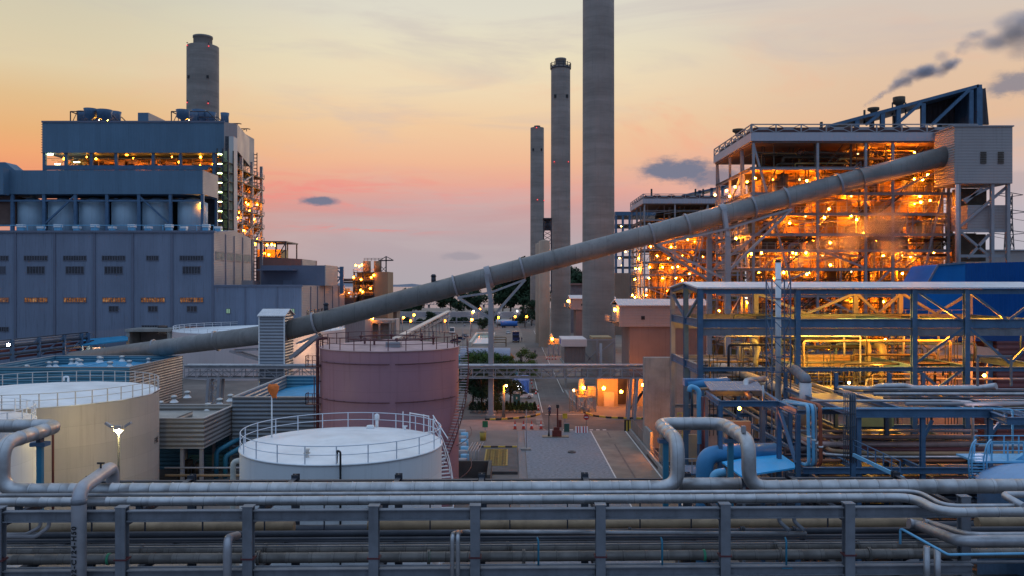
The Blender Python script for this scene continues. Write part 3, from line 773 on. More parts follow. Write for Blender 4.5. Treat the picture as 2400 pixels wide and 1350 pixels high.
for px, py in ((834,622),(842,624),(848,621),(829,650),(846,655),(870,650),(845,680),(850,684),(868,676),(876,645)):
    q = P(px,py,Yt-.3); MB().sphere(q,.33,8,5).build('lamp', M['lamp_o'], b); plight(q+Vector((0,1.2,-.7)), ORANGE, 420, b)
MB().tube([P(805,656,Yt+2),P(830,656,Yt+2)],.5,8).tube([P(805,662,Yt+2),P(830,662,Yt+2)],.35,8).build('pipe', M['steeldark'], b)
b = thing('process_skid', 'low pipe skid lit orange beside the tan tower foot', 'skid', (X(818,Yt), Yt-4, 0))
MB().box(X(806,Yt), X(835,Yt), Yt-6, Yt+6, 0, Z(697,Yt)).build('deck', M['steeldark'], b)
MB().cyl(X(815,Yt), Yt-2, Z(697,Yt), Z(676,Yt), 1.2, 1.2, 14).tube([P(806,690,Yt-4),P(835,690,Yt-4)],.3,8).tube([P(808,683,Yt-4),P(826,683,Yt-4),P(826,697,Yt-4)],.25,8).build('vessel', M['equip'], b)
rail(MB(), [P(806,697,Yt-6),P(835,697,Yt-6)], 1.2, .07, 1.5).build('handrail', M['tan'], b)
plight(P(818,686,Yt-7), ORANGE, 500, b)
b = thing('pump_house', 'flat roofed grey pump house with a deep canopy near the sea', 'building', (X(900,290), 290, 0))
MB().box(X(868,290), X(918,290), 290, 304, 0, Z(757,290)).build('wall', mat('pump_wall', (.24,.2,.17), .8), b)
MB().box(X(866,290), X(920,290), 288, 304, Z(757,290)+.005, Z(750,290)).build('roof', M['concrete'], b)
MB().box(X(918,290), X(936,304), 296, 304, 0, Z(748,296)).build('screen', mat('pump_screen', (.5,.45,.42), .6), b)
for px in (871, 889, 914): MB().box(X(px,288)-.3, X(px,288)+.3, 288, 288.6, 0, Z(757,288)).build('column', M['concrete'], b)
for px, py in ((867,743),(874,747)): plight(P(px,py,287), ORANGE, 500, b)
b = thing('hoist_house', 'raised concrete hoist house with a small flat roof beyond the pump house', 'building', (X(910,330), 330, 0))
MB().box(X(888,330), X(930,330), 330, 340, 0, Z(728,330)).build('wall', mat('hoist_wall', (.22,.18,.15), .8, 0, .3, .4), b)
MB().box(X(884,330), X(935,330), 328, 340, Z(728,330)+.01, Z(721,330)).build('roof', M['concrete'], b)
b = thing('clad_shed', 'pale pinkish clad shed below the conveyor tube', 'building', (X(835,275), 275, 0))
MB().box(X(808,275), X(856,275), 275, 295, 0, Z(738,275)).build('wall', mat('pinkish_clad', (.38,.29,.28), .6, 0, .1, .1, corr=(0,.8,.03)), b)
MB().box(X(806,275), X(858,275), 274, 295, Z(738,275)+.01, Z(736,275)).build('roof', M['roofgrey'], b)
# pale tank behind the transfer tower
YT = 222.0
b = thing('storage_tank', 'broad pale tank half hidden behind the transfer tower and the conveyor tube', 'tank', (X(612,YT), YT, 0))
rT = 193*YT/F; zT = 23-104*YT/F
MB().lathe(X(612,YT), YT, [(rT,0),(rT,zT)], 64).build('shell', mat('pale_tank', (.58,.50,.50), .5, 0, .08, .1, streak=.2), b)
MB().lathe(X(612,YT), YT, [(rT,zT),(rT,zT+.12),(.05,zT+1.2)], 64).build('roof', M['white'], b)
mb = MB().ring(X(612,YT), YT, zT+1.2, rT-.2, .06, 64).ring(X(612,YT), YT, zT+.7, rT-.2, .05, 64)
for i in range(50):
    a = i*math.pi*2/50; q = (X(612,YT)+(rT-.2)*math.cos(a), YT+(rT-.2)*math.sin(a)); mb.box(q[0]-.05,q[0]+.05,q[1]-.05,q[1]+.05,zT,zT+1.2)
mb.build('handrail', M['white'], b)
plight((X(735,YT-rT), YT-rT*.85, 7.5), (1,.6,.3), 1500, b)

# pipe trestle and low roofs at the hall foot
b = thing('pipe_trestle', 'open steel trestle stacked with pipes in front of the blue hall foot', 'pipe rack', (X(100,205), 205, 0))
pa, pb2 = Vector((X(-40,195),195,0)), Vector((X(206,225),225,0))
for f in (0, .25, .5, .75, .93, 1):
    q = pa.lerp(pb2, f); MB().box(q.x-.35,q.x+.35,q.y-.35,q.y+.35,0,Z(800-20*f,q.y)).build('column', M['bluesteel'], b)
for k, (h0, r) in enumerate(((8.0,.3),(8.6,.25),(7.0,.35),(6.0,.3),(9.2,.2),(5.2,.3),(9.6,.12))):
    a_, b_ = pa+Vector((0,(k%3)*1.5,h0)), pb2+Vector((0,(k%3)*1.5,h0+.6)); MB().tube([a_, b_], r, 8).build('pipe', [M['steeldark'],M['greysteel'],M['brownsteel']][k%3], b)
for f in (0, .25, .5, .75):
    q = pa.lerp(pb2,f); w = pa.lerp(pb2,f+.25); MB().beam(q+Vector((0,0,5)), w+Vector((0,0,9.5)), .2).build('brace', M['bluesteel'], b)
q = P(20,808,192); MB().sphere(q, .32, 8, 5).build('lamp', M['lamp_w'], b); plight(q+Vector((0,-.8,0)), (1,.75,.6), 900, b)
b = thing('blue_roof_shed', 'narrow shed with a bright blue roof and a lit wall at the hall foot', 'building', (X(250,222), 222, 0))
MB().extrude([(X(190,222),222,Z(812,222)),(X(300,222),222,Z(799,222)),(X(300,232),232,Z(789,232)),(X(190,232),232,Z(798,232))], (0,0,.3)).build('roof', M['roofblue'], b)
MB().box(X(196,226), X(300,226), 226, 226.4, 0, Z(814,226)).build('wall', mat('shed_wall', (.4,.33,.3), .8), b)
for px in (214, 240, 276): MB().box(X(px,223)-.25, X(px,223)+.25, 222.8, 223.3, 0, Z(812,223)).build('column', M['concrete'], b)
plight(P(216,818,223.6), (1,.6,.35), 600, b)
# ================================================================== storage tanks
def tank_rail(parent, cx, cy, z, Rr, n, m, r=.035, h=1.15, skip=None):
    mb = MB().ring(cx, cy, z+h, Rr, r, 72).ring(cx, cy, z+h*.52, Rr, r*.85, 72)
    mb.build('handrail', m, parent)
    for i in range(n):
        a = i*2*math.pi/n; x, y = cx+Rr*math.cos(a), cy+Rr*math.sin(a)
        MB().box(x-r*1.1,x+r*1.1,y-r*1.1,y+r*1.1,z,z+h).build('rail_post', m, parent)

def spiral(parent, cx, cy, Rr, z1, a0, a1, m, n=None, steps=None):
    n = steps or int(z1/.22)
    for s in range(0, n, 1):
        f = s/n; a = a0+(a1-a0)*f; z = z1*(1-f)
        c, sn = math.cos(a), math.sin(a)
        p, q = Vector((cx+Rr*c, cy+Rr*sn, z)), Vector((cx+(Rr+.9)*c, cy+(Rr+.9)*sn, z))
        if s % 2 == 0: yield p, q, a, z

# white tank in front
wx, wy, wr, wz = -12.6, 62.0, 7.33, 11.15
T = thing('storage_tank', 'white painted tank with a pale blue railed roof and an orange windsock', 'tank', (wx, wy, 0))
MB().lathe(wx, wy, [(wr,0),(wr,wz-.06)], 96).build('shell', M['whitewall'], T)
MB().lathe(wx, wy, [(wr,wz-.06),(wr+.07,wz-.06),(wr+.07,wz+.03),(wr-.1,wz+.04),(wr*.5,wz+.38),(.02,wz+.62)], 96).build('roof', M['tankroof'], T)
tank_rail(T, wx, wy, wz+.03, wr-.05, 22, mat('rail_white', (.62,.66,.72), .45, 0, .06, 2), .032, 1.2)
# gate frame of the rail where the stair arrives
mb = MB()
for a in (1.05, .95, .72, .62, .5):
    x, y = wx+(wr+.0)*math.cos(a), wy+(wr+.0)*math.sin(a); mb.box(x-.04,x+.04,y-.04,y+.04,wz,wz+1.45)
mb.beam((wx+wr*math.cos(.95),wy+wr*math.sin(.95),wz+1.4),(wx+wr*math.cos(.62),wy+wr*math.sin(.62),wz+1.4),.07)
mb.beam((wx+(wr+.9)*math.cos(.72),wy+(wr+.9)*math.sin(.72),wz+1.3),(wx+(wr+.9)*math.cos(.40),wy+(wr+.9)*math.sin(.40),wz-.2),.06)
mb.build('stair_gate', M['white'], T)
st = MB(); sr = MB(); pr = []
for p, q, a, z in spiral(T, wx, wy, wr, wz, .72, -.75, None, steps=96):
    d = Vector((-math.sin(a), math.cos(a), 0))*.13
    st.add([p-d, q-d, q+d, p+d, p-d-Vector((0,0,.05)), q-d-Vector((0,0,.05)), q+d-Vector((0,0,.05)), p+d-Vector((0,0,.05))], [(0,1,2,3),(7,6,5,4),(0,4,5,1),(1,5,6,2),(2,6,7,3)])
    pr.append(q)
st.build('stair', M['white'], T); 
sr.tube([p+Vector((0,0,1)) for p in pr], .035, 4, bend=0).tube([p+Vector((0,0,.5)) for p in pr], .03, 4, bend=0)
for p in pr[::4]: sr.beam(p, p+Vector((0,0,1)), .06)
sr.build('stair_rail', M['white'], T)
MB().lathe(wx+1.1, wy+5.6, [(.02,wz+.2),(.35,wz+.2),(.3,wz+.45),(.02,wz+.45)], 14).build('hatch', M['white'], T)
MB().cyl(wx+1.4,wy+7.0,wz,wz+.7,.13,.13,10).lathe(wx+1.4,wy+7.0,[(.13,wz+.7),(.22,wz+.75),(.2,wz+1.1),(.02,wz+1.2)],10).build('roof_vent', M['white'], T)
MB().cyl(wx+3.9,wy+5.6,wz,wz+.35,.1,.1,8).box(wx+3.7,wx+4.1,wy+5.5,wy+5.7,wz+.35,wz+.42).build('roof_nozzle', M['white'], T)
MB().cyl(wx-1.3,wy-5.6,wz+.1,wz+.4,.18,.1,10).box(wx-1.5,wx-1.1,wy-5.75,wy-5.45,wz+.42,wz+.5).cyl(wx-1.3,wy-5.6,wz+.5,wz+.75,.12,.2,10).build('roof_nozzle', mat('rusty_white', (.6,.55,.5), .6, 0, .2, 3, rust=.5), T)
MB().tube([(wx+1.35,wy-wr-.12,0),(wx+1.35,wy-wr-.12,wz+.9),(wx+1.1,wy-wr+.1,wz+.95),(wx+1.0,wy-wr+.4,wz+.1)], .07, 8, .12).build('dip_pipe', M['black'], T)
MB().tube([(wx-wr-.35,wy-1.5,0),(wx-wr-.35,wy-1.5,wz-1.0),(wx-wr+.2,wy-1.3,wz-.95)], .2, 12, .5).box(wx-wr-.7,wx-wr-.05,wy-1.7,wy-1.3,wz-2.6,wz-2.5).build('fill_pipe', mat('pipe_cream', (.55,.55,.5), .5), T)
# windsock
ws = thing('windsock', 'orange windsock on a thin white mast clamped to the white tank railing', 'windsock', (X(637,64), 64, wz))
MB().cyl(X(637,64), 64, wz, Z(905,64), .06, .045, 8).build('mast', M['white'], ws)
sm = MB(); q = P(637,910,64)
prof = [(.02,.28),(.30,.30),(.42,.1),(.36,-.2),(.22,-.5),(.16,-.75)]
n0 = len(sm.v)
for i, (r_, z_) in enumerate(prof):
    for k in range(14):
        a = k*math.pi*2/14; w = 1+.18*math.sin(a*3+i)
        sm.v.append((q.x + .08*i*.6 + r_*w*math.cos(a), q.y + r_*w*.8*math.sin(a), q.z + z_ + .05*math.sin(a*2+i)))
for i in range(len(prof)-1):
    for k in range(14): sm.f.append([n0+i*14+k, n0+i*14+(k+1)%14, n0+(i+1)*14+(k+1)%14, n0+(i+1)*14+k]); sm.sm.append(True)
sm.build('sock', mat('orange_cloth', (.70,.16,.03), .8, 0, .25, 3), ws)

# beige tank
ex, ey, er, ez = -48.4, 86.0, 11.0, 11.75
T = thing('storage_tank', 'very wide beige tank with a white railed cone roof lit by a yellow lamp', 'tank', (ex, ey, 0))
MB().lathe(ex, ey, [(er,0),(er,ez-.08)], 128).build('shell', M['beige'], T)
MB().lathe(ex, ey, [(er,ez-.08),(er+.08,ez-.08),(er+.08,ez+.02),(er-.1,ez+.03),(.02,ez+.95)], 16).build('roof', M['tankroof'], T)
tank_rail(T, ex, ey, ez+.02, er-.05, 46, mat('rail_pale', (.5,.48,.46), .45, 0, .1, 2), .035, 1.25)
MB().tube([(X(127,75.2),75.0,0),(X(127,75.2),75.0,9.9),(X(127,75.2),75.4,10.2)], .11, 8, .2).build('downpipe', M['brownsteel'], T)
MB().cyl(X(160,94),94,ez,ez+.7,.12,.12,8).tube([(X(160,94),94,ez+.6),(X(160,94),94,ez+.9),(X(158,94)-.4,94,ez+.9),(X(158,94)-.4,94,ez+.4)],.1,6,.15).build('roof_vent', M['white'], T)
# stencilled letters at the shell edge, running out of sight round the curve
def text_mesh(name, body, size, m, parent, place, extr=.004, sp=1.0, bold=0.0):
    c = bpy.data.curves.new(name, 'FONT'); c.body = body; c.size = size; c.extrude = extr; c.align_x = 'LEFT'; c.space_character = sp; c.offset = bold
    o = bpy.data.objects.new(name, c); COL.objects.link(o)
    dg = bpy.context.evaluated_depsgraph_get(); me = bpy.data.meshes.new_from_object(o.evaluated_get(dg))
    bpy.data.objects.remove(o)
    off = Vector(root_of(parent).location)
    for v in me.vertices: v.co = Vector(place(v.co)) - off
    me.materials.clear(); me.materials.append(m); me.update()
    r = bpy.data.objects.new(name, me); COL.objects.link(r); r.parent = parent
    return r
def wrap(cx, cy, Rr, a0, z0):
    return lambda v: (cx+(Rr+.02+v.z)*math.cos(a0+v.x/Rr), cy+(Rr+.02+v.z)*math.sin(a0+v.x/Rr), z0+v.y)
text_mesh('lettering', 'FIRE', .9, M['black'], T, wrap(ex, ey, er, .10, Z(1046,86)))
# small tank at the picture edge
sx_, sy_, sr_ = X(-150,64), 64.0, 6.7
T = thing('storage_tank', 'small white tank cut by the picture edge in front of the beige tank', 'tank', (sx_, sy_, 0))
MB().lathe(sx_, sy_, [(sr_,0),(sr_,12.2)], 80).build('shell', M['whitewall'], T)
MB().lathe(sx_, sy_, [(sr_,12.2),(sr_+.06,12.2),(sr_+.06,12.28),(.02,12.8)], 80).build('roof', M['tankroof'], T)
tank_rail(T, sx_, sy_, 12.28, sr_-.05, 26, M['white'], .035, 1.15)

# brown tank
bx_, by_, br_, bz_ = -13.2, 90.0, 7.42, 16.4
T = thing('storage_tank', 'tall maroon tank with foam ring pipes and a spiral stair', 'tank', (bx_, by_, 0))
MB().lathe(bx_, by_, [(br_,0),(br_,bz_-.08)], 96).build('shell', M['brown'], T)
MB().lathe(bx_, by_, [(br_,bz_-.08),(br_+.08,bz_-.08),(br_+.08,bz_+.02),(br_-.05,bz_+.03),(.02,bz_+.75)], 96).build('roof', M['brownroof'], T)
tank_rail(T, bx_, by_, bz_+.02, br_-.1, 26, M['brownsteel'], .035, 1.2)
for z in (Z(853,83.2), Z(942,83.2)):
    for a0, a1 in ((-2.55,-1.43),(-1.36,-.35)):
        MB().ring(bx_, by_, z, br_+.28, .055, 24, a0, a1, 6).build('foam_ring', M['brownsteel'], T)
        for k in range(6):
            a = a0+(a1-a0)*(k+.5)/6; MB().beam((bx_+br_*math.cos(a),by_+br_*math.sin(a),z),(bx_+(br_+.34)*math.cos(a),by_+(br_+.34)*math.sin(a),z),.09).build('bracket', M['brownsteel'], T)
a = -2.72
px_, py_ = bx_+(br_+.35)*math.cos(a), by_+(br_+.35)*math.sin(a)
MB().tube([(px_,py_,0),(px_,py_,bz_+1.0),(px_+.9,py_+.4,bz_+1.05)], .17, 10, .3).tube([(px_-.35,py_,0),(px_-.35,py_,13.4)], .06, 6).build('foam_riser', M['brownsteel'], T)
for z in (Z(855,88), Z(942,88)):
    MB().box(px_-1.1, px_+.3, py_-.6, py_+.6, z-.08, z).build('platform', M['brownsteel'], T)
    rail(MB(), [(px_-1.1,py_+.6,z),(px_-1.1,py_-.6,z),(px_+.3,py_-.6,z)], 1.1, .03, .7).build('handrail', M['brownsteel'], T)
for k in range(9):
    z = 1+k*1.7; MB().box(px_-.1, px_+.35, py_-.06, py_+.3, z, z+.1).build('bracket', M['brownsteel'], T)
MB().ring(bx_,by_,bz_+.9,br_*.62,.07,40,-2.6,.4,6).ring(bx_,by_,bz_+1.0,br_*.45,.06,40,.2,2.9,6).build('roof_foam_pipe', M['brownsteel'], T)
for k, (ux,uy) in enumerate(((-2.3,-2.4),(1.2,-3.4),(3.2,2),(-3.5,2),(-.5,4.5),(4.8,-1.2),(-1.1,-3.6))):
    MB().cyl(bx_+ux,by_+uy,bz_+.2,bz_+.8+.25*(k%3),.11,.11,8).lathe(bx_+ux,by_+uy,[(.11,bz_+.8),(.2,bz_+.85),(.17,bz_+1.05),(.02,bz_+1.1)],8).build('roof_nozzle', M['brownsteel'], T)
MB().box(bx_+.3,bx_+1.8,by_-5.1,by_-4.1,bz_+.25,bz_+.75).build('roof_manway', M['greysteel'], T)
st = MB(); pr = []
for p, q, a, z in spiral(T, bx_, by_, br_+.15, bz_-.2, .25, -1.15, None, steps=120):
    d = Vector((-math.sin(a), math.cos(a), 0))*.14
    st.add([p-d, q-d, q+d, p+d, p-d-Vector((0,0,.05)), q-d-Vector((0,0,.05)), q+d-Vector((0,0,.05)), p+d-Vector((0,0,.05))], [(0,1,2,3),(7,6,5,4),(0,4,5,1),(1,5,6,2),(2,6,7,3)]); pr.append(q)
st.build('stair', mat('tread_pale', (.45,.45,.5), .5), T)
sr = MB().tube([p+Vector((0,0,1)) for p in pr], .035, 4, bend=0).tube([p+Vector((0,0,-.1)) for p in pr], .06, 4, bend=0)
for p in pr[::5]: sr.beam(p, p+Vector((0,0,1)), .06)
sr.build('stair_rail', M['brownsteel'], T)
for z in (3, 6.5, 10, 13):
    MB().ring(bx_,by_,z,br_+1.4,.04,18,-.55,.25,5,dz=.8).build('stair_guard', M['brownsteel'], T)

# floodlight mast in front of the beige tank
u = thing('floodlight_mast', 'slim mast with three floodlight heads, one glowing yellow, before the beige tank', 'floodlight', (X(278,72), 72, 0))
MB().cyl(X(278,72), 72, 0, Z(1010,72), .13, .08, 8).build('mast', M['steeldark'], u)
zz = Z(1008,72)
MB().tube([P(262,1000,72),P(268,1011,72),P(288,1011,72),P(294,1000,72)], .04, 6, .1).build('yoke', M['greysteel'], u)
for px, py, s in ((255,996,-1),(300,995,1)):
    q = P(px,py,72); MB().beam(q+Vector((-.28,0,.18*-s)), q+Vector((.28,0,.18*s)), .3, .2).build('floodlight_head', M['greysteel'], u)
q = P(278,1002,72); h = MB().box(q.x-.3,q.x+.3,q.y-.15,q.y+.1,q.z-.15,q.z+.15).build('floodlight_head', M['greysteel'], u)
MB().sphere((q.x,q.y+.02,q.z-.34), .2, 10, 6).build('lens', emit('warm_flood', (1,.9,.55), 14), h)
plight((q.x, q.y+.02, q.z-.34), (1,.76,.26), 1300, u)

# ================================================================== corrugated sheds
def turbine_vent(x, y, z, label, s=1.0):
    u = thing('turbine_vent', label, 'roof vent', (x, y, z), 'turbine vents on the shed roofs')
    MB().lathe(x, y, [(.75*s,z-.05),(.72*s,z+.02),(.35*s,z+.4*s),(.35*s,z+.55*s)], 12).build('vent_base', M['white'], u)
    MB().lathe(x, y, [(.35*s,z+.55*s),(.55*s,z+.7*s),(.6*s,z+.95*s),(.45*s,z+1.15*s),(.02,z+1.25*s)], 14).build('vent_head', mat('vent_metal', (.45,.44,.43), .35, .7, .2, 3), u)
def walls(name_root, x0, x1, y0, y1, zt, m, t_=.25, zb=0, mats=None, front_z=None):
    ms = mats or {}
    MB().box(x0,x1,y0,y0+t_,zb,front_z or zt).build('front_wall', ms.get('f', m), name_root)
    MB().box(x0,x1,y1-t_,y1,zb,zt).build('back_wall', ms.get('b', m), name_root)
    MB().box(x0,x0+t_,y0+t_,y1-t_,zb,zt).build('side_wall', ms.get('l', m), name_root)
    MB().box(x1-t_,x1,y0+t_,y1-t_,zb,zt).build('side_wall', ms.get('r', m), name_root)
    mb = MB().box(x0-.06,x1+.06,y0-.06,y0+t_+.05,(front_z or zt),(front_z or zt)+.12).box(x0-.06,x1+.06,y1-t_-.05,y1+.06,zt,zt+.12).box(x0-.06,x0+t_+.05,y0+t_+.06,y1-t_-.06,zt,zt+.12).box(x1-t_-.05,x1+.06,y0+t_+.06,y1-t_-.06,zt,zt+.12)
    mb.build('coping', mat('coping_metal', (.40,.38,.37), .45, .2, .1, 1), name_root)
S = thing('clad_shed', 'teal clad shed with a low bright blue roof behind high parapets', 'building', (-80, 158, 0))
walls(S, -93.5, -67.2, 146, 170, 8.5, M['corrblue'], mats={'r': M['corr']})
MB().add([(-93.2,146.3,6.6),(-67.5,146.3,6.6),(-67.5,169.7,6.6),(-93.2,169.7,6.6),(-80.5,146.3,7.7),(-80.5,169.7,7.7)], [(0,4,5,3),(4,1,2,5)]).build('roof', M['roofblue'], S)
MB().box(-80.7,-80.3,146.3,169.7,7.7,7.8).build('ridge_cap', M['lightblue'], S)
for i, (px, py) in enumerate(((62,858),(115,851),(130,852),(168,842),(181,843),(188,853),(233,838),(236,849),(286,838),(258,858),(303,853),(349,845))):
    Yy = 15.9*F/(py+6-HZ); Yy = max(147.5, min(168.5, Yy)); x = max(-92.5, min(-68.2, X(px, Yy)))
    z = 7.7-abs(x+80.5)/13*1.1
    turbine_vent(x, Yy, z, 'round spinning vent on the blue shed roof, ' + ['lowest one by the side parapet','first of the pair below the ridge','second of the pair below the ridge','first of the pair at the back wall','second of the pair at the back wall','on the ridge cap nearest the front wall','small one touching the back wall','on the ridge cap at mid roof','where the ridge meets the back wall','half hidden behind the front parapet','between ridge and grey side wall','closest to the grey side wall'][i], .95)
C_ = thing('clad_shed', 'grey corrugated shed on stilts with a flat roof and six round vents', 'building', (-37.5, 98, 0))
xr_ = -723*92.9/F
walls(C_, -47, xr_, 93, 104, 8.0, M['corr'], zb=4.7)
MB().box(-46.7, xr_-.3, 93.3, 103.7, 7.25, 7.35).build('roof', M['roofgrey'], C_)
MB().box(-47, xr_, 103.8, 104.0, 0, 4.7).build('lower_wall', M['corrblue'], C_)
for x in (-40.5, -37, xr_-.4):
    for y in (93.4, 103.3): MB().box(x-.18,x+.18,y-.18,y+.18,0,4.7).build('column', M['greysteel'], C_)
MB().box(-38.2,-38.0,93.3,99,7.36,8.0).build('inner_parapet', M['corr'], C_)
for i, (px, py) in enumerate(((376,957),(408,943),(439,932),(487,962),(515,950),(540,940))):
    Yy = 15.7*F/(py-HZ); turbine_vent(X(px,Yy), Yy, 7.35, 'round vent on the grey shed roof, ' + ['first of the row by the beige tank','middle of the row by the beige tank','last of the row by the beige tank','first of the outer row','middle of the outer row','last of the outer row at the blue wall'][i], .75)
D_ = thing('clad_shed', 'grey corrugated shed with a blue roof well beside the maroon tank', 'building', (-28, 112, 0))
walls(D_, -34.3, -22.3, 102, 126, 9.2, M['corr'], mats={'b': M['corrblue'], 'f': mat('corrugated_slate', (.17,.20,.24), .45, .25, .1, .4, corr=(2,.5,.05), streak=.2)})
MB().add([(-34,102.3,7.5),(-22.6,102.3,7.5),(-22.6,125.7,7.5),(-34,125.7,7.5),(-22.6,102.3,8.8),(-22.6,125.7,8.8)], [(0,4,5,3)]).build('roof', M['roofblue'], D_)
# pipes and clutter under the stilts
for i, (y, z, x0, x1, r, m) in enumerate(((89,1.6,-37.0,-21.5,.16,'tan'),(88,1.1,-36.5,-21.5,.13,'brownsteel'),(90,2.4,-37.5,-22,.14,'tan'),(87.5,.55,-36.5,-21.5,.2,'brownsteel'),(91,3.0,-38,-23,.1,'greysteel'))):
    tag(MB().tube([(x0,y,z),(x1,y,z)], r, 8).build('ground_pipe', M[m]), 'low pipe running between beige and white tanks, ' + ['tan and second from the ground','rust red above the lowest one','tan below the top one','thickest rust red and lowest','thin grey and topmost'][i], 'pipe', 'low pipes between the tanks')
for i, (px, py, Y, h) in enumerate(((507,1060,99,3.2),(528,1062,99,2.6))):
    x = X(px, Y); tag(MB().tube([(x,Y,0),(x,Y,h),(x+1.6,Y+1.5,h+.9),(x+1.8,Y+3,h+.9)], .28, 10, .6).build('duct', M['teal']), ['thick teal duct rising under the grey stilted shed','shorter teal duct rising beside the thick one'][i], 'duct', 'teal ducts under the shed')
u = thing('pump_unit', 'dark pump unit with valves standing under the grey stilted shed', 'pump', (X(455,97), 97, 0))
MB().box(X(425,97),X(470,97),96,98.5,0,1.0).cyl(X(440,97),97,1,2.6,.6,.6,12).cyl(X(462,97),97,1,2.2,.4,.4,12).build('body', M['equipdark'], u)
mb = MB()
for k in range(7): mb.tube([(X(420+k*8,96),95.6,.3),(X(420+k*8,96),95.6,1.8+k%3*.5),(X(424+k*8,96),97,1.9+k%3*.5)], .06, 6, .15)
mb.build('piping', M['steeldark'], u)

# ================================================================== conveyor tube gallery
YC = 146.5
cv = thing('conveyor_gallery', 'long round grey conveyor tube climbing from the ground to the boiler head house', 'conveyor', (0, YC, 0))
A0, A1 = P(645,782,YC), P(2229,362,YC)
rC = 1.72
MB().tube([P(170,842,195), P(640,782,YC)], rC*.98, 28, 0).build('lower_tube', M['tube'], cv)
MB().tube([A0, A1], rC, 28, 0).build('upper_tube', M['tube'], cv)
def along(px):
    f = (px-645)/(2229-645); return A0.lerp(A1, f)
dC = (A1-A0).normalized(); upC = dC.cross(Vector((0,-1,0))).normalized()
upC = upC if upC.z > 0 else -upC
def hoop(px, w=.22, tilt=0):
    c = along(px) if px > 640 else P(170,842,195).lerp(P(640,782,YC), (X(px,165)-P(170,842,195).x)/(P(640,782,YC).x-P(170,842,195).x))
    mb = MB(); n = 28
    for i in range(n):
        a, b2 = 2*math.pi*i/n, 2*math.pi*(i+1)/n
        f = lambda t_: c + upC*(math.cos(t_)*(rC+.14)) + Vector((0,1,0))*(math.sin(t_)*(rC+.14))
        mb.beam(f(a), f(b2), w*1.6, .22, up=(f(a)-c))
    return mb
for px in (330, 538, 738, 1067, 1224, 1527, 1610, 1765, 1842, 1965): hoop(px).build('hoop', M['greysteel'], cv)
for px in (1146, 1695): hoop(px, .62).build('saddle', M['greysteel'], cv)
for px in (770, 1022):
    c = along(px)+upC*rC; MB().cyl(c.x,c.y,c.z-.2,c.z+.9,.42,.42,12).cyl(c.x,c.y,c.z+.9,c.z+1.3,.55,.3,12).build('roof_vent', M['steeldark'], cv)
for px in (1300, 2015): # joint plates
    hoop(px, .05).build('joint', M['tube'], cv)
# trestles
def trestle(px, pxb, arms, twin, label):
    u = thing('trestle', label, 'trestle', (X(pxb,YC), YC, 0), 'trestles carrying the conveyor tube')
    c = along(px)
    for s in ((-1, 1) if twin else (-1, 1)):
        top = c + Vector((0, s*(rC+.25), 0)); foot = Vector((X(pxb,YC)+ (0 if s < 0 else (-1.6 if twin else 0)), YC+s*(rC+ (.5 if not twin else 1.6)), 0))
        knee = Vector((foot.x, foot.y, c.z-4.0))
        MB().beam(foot, knee, .85, .85).build('leg', M['greysteel'], u)
        MB().beam(knee, top+Vector((0,0,.6)), .7, .6).build('leg_head', M['greysteel'], u)
        MB().box(foot.x-.8,foot.x+.8,foot.y-.8,foot.y+.8,0,.5).build('footing', M['concrete'], u)
        for zf in (.35, .6, .8): MB().cbox((foot.x,foot.y,knee.z*zf), .98,.98,.12).build('flange', M['greysteel'], u)
        for (ax_, bx2, drop) in arms:
            e1 = along(ax_) - upC*(rC+.35) + Vector((0,s*1.3,0)); base = Vector((foot.x, foot.y, c.z-4.0-drop))
            MB().beam(e1, base, .4).build('strut', M['greysteel'], u)
            MB().beam(e1, Vector((foot.x, foot.y, c.z-2.6)) , .34).build('chord', M['greysteel'], u)
    for zf in (.45, .75):
        zz = (c.z-4)*zf; MB().beam((X(pxb,YC),YC-rC-.5,zz),(X(pxb,YC)-(1.6 if twin else 0),YC+rC+.5,zz),.35).build('cross_tie', M['greysteel'], u)
    return u
trestle(1140, 1151, [(1067,0,3.2),(1224,0,3.2)], False, 'single slender trestle post standing in the garden under the conveyor tube')
trestle(1690, 1694, [(1530,0,7.5),(1843,0,6.0)], True, 'heavy braced trestle in front of the orange lit boiler houses')
u = thing('tube_bracket', 'steel bracket strut under the conveyor tube at the transfer tower', 'bracket', (X(700,YC), YC, 0))
for s in (-1.4, 1.4):
    e = along(742)-upC*(rC+.4)+Vector((0,s,0))
    MB().beam(e, Vector((X(684,YC), YC+s, Z(838,YC))), .55).build('strut', M['greysteel'], u)
    MB().beam(e, along(690)-upC*(rC+.9)+Vector((0,s,0)), .3).build('chord', M['greysteel'], u)
    e2 = P(545,822,YC+8)+Vector((0,s,0)); MB().beam(e2, Vector((X(612,YC), YC+s, Z(842,YC))), .35).build('strut', M['greysteel'], u)
    MB().beam(e2, Vector((X(610,YC), YC+s, Z(818,YC))), .3).build('chord', M['greysteel'], u)
# transfer tower
tt = thing('transfer_tower', 'narrow corrugated transfer tower with a small white gabled roof', 'tower', (X(637,YC), YC, 0))
tx0, tx1 = X(608,YC-2.4), X(667,YC-2.4); ty0, ty1 = YC-2.6, YC+3.4
MB().box(tx0,tx1-.1,ty0,ty1,0,Z(741,ty0)).build('wall', mat('tower_corr', (.27,.29,.33), .45, .2, .08, .5, corr=(2,.55,.05)), tt)
MB().box(tx1-.1,tx1,ty0,ty1,0,Z(741,ty0)).build('side_wall', M['corr'], tt)
zr = Z(741,ty0); ym = (ty0+ty1)/2
MB().extrude([(tx0-.25,ty0-.35,zr-.05),(tx0-.25,ym,zr+1.05),(tx0-.25,ty1+.35,zr-.05),(tx0-.25,ty1+.35,zr+.1),(tx0-.25,ym,zr+1.2),(tx0-.25,ty0-.35,zr+.1)], (tx1-tx0+.5,0,0)).build('roof', M['roofwhite'], tt)
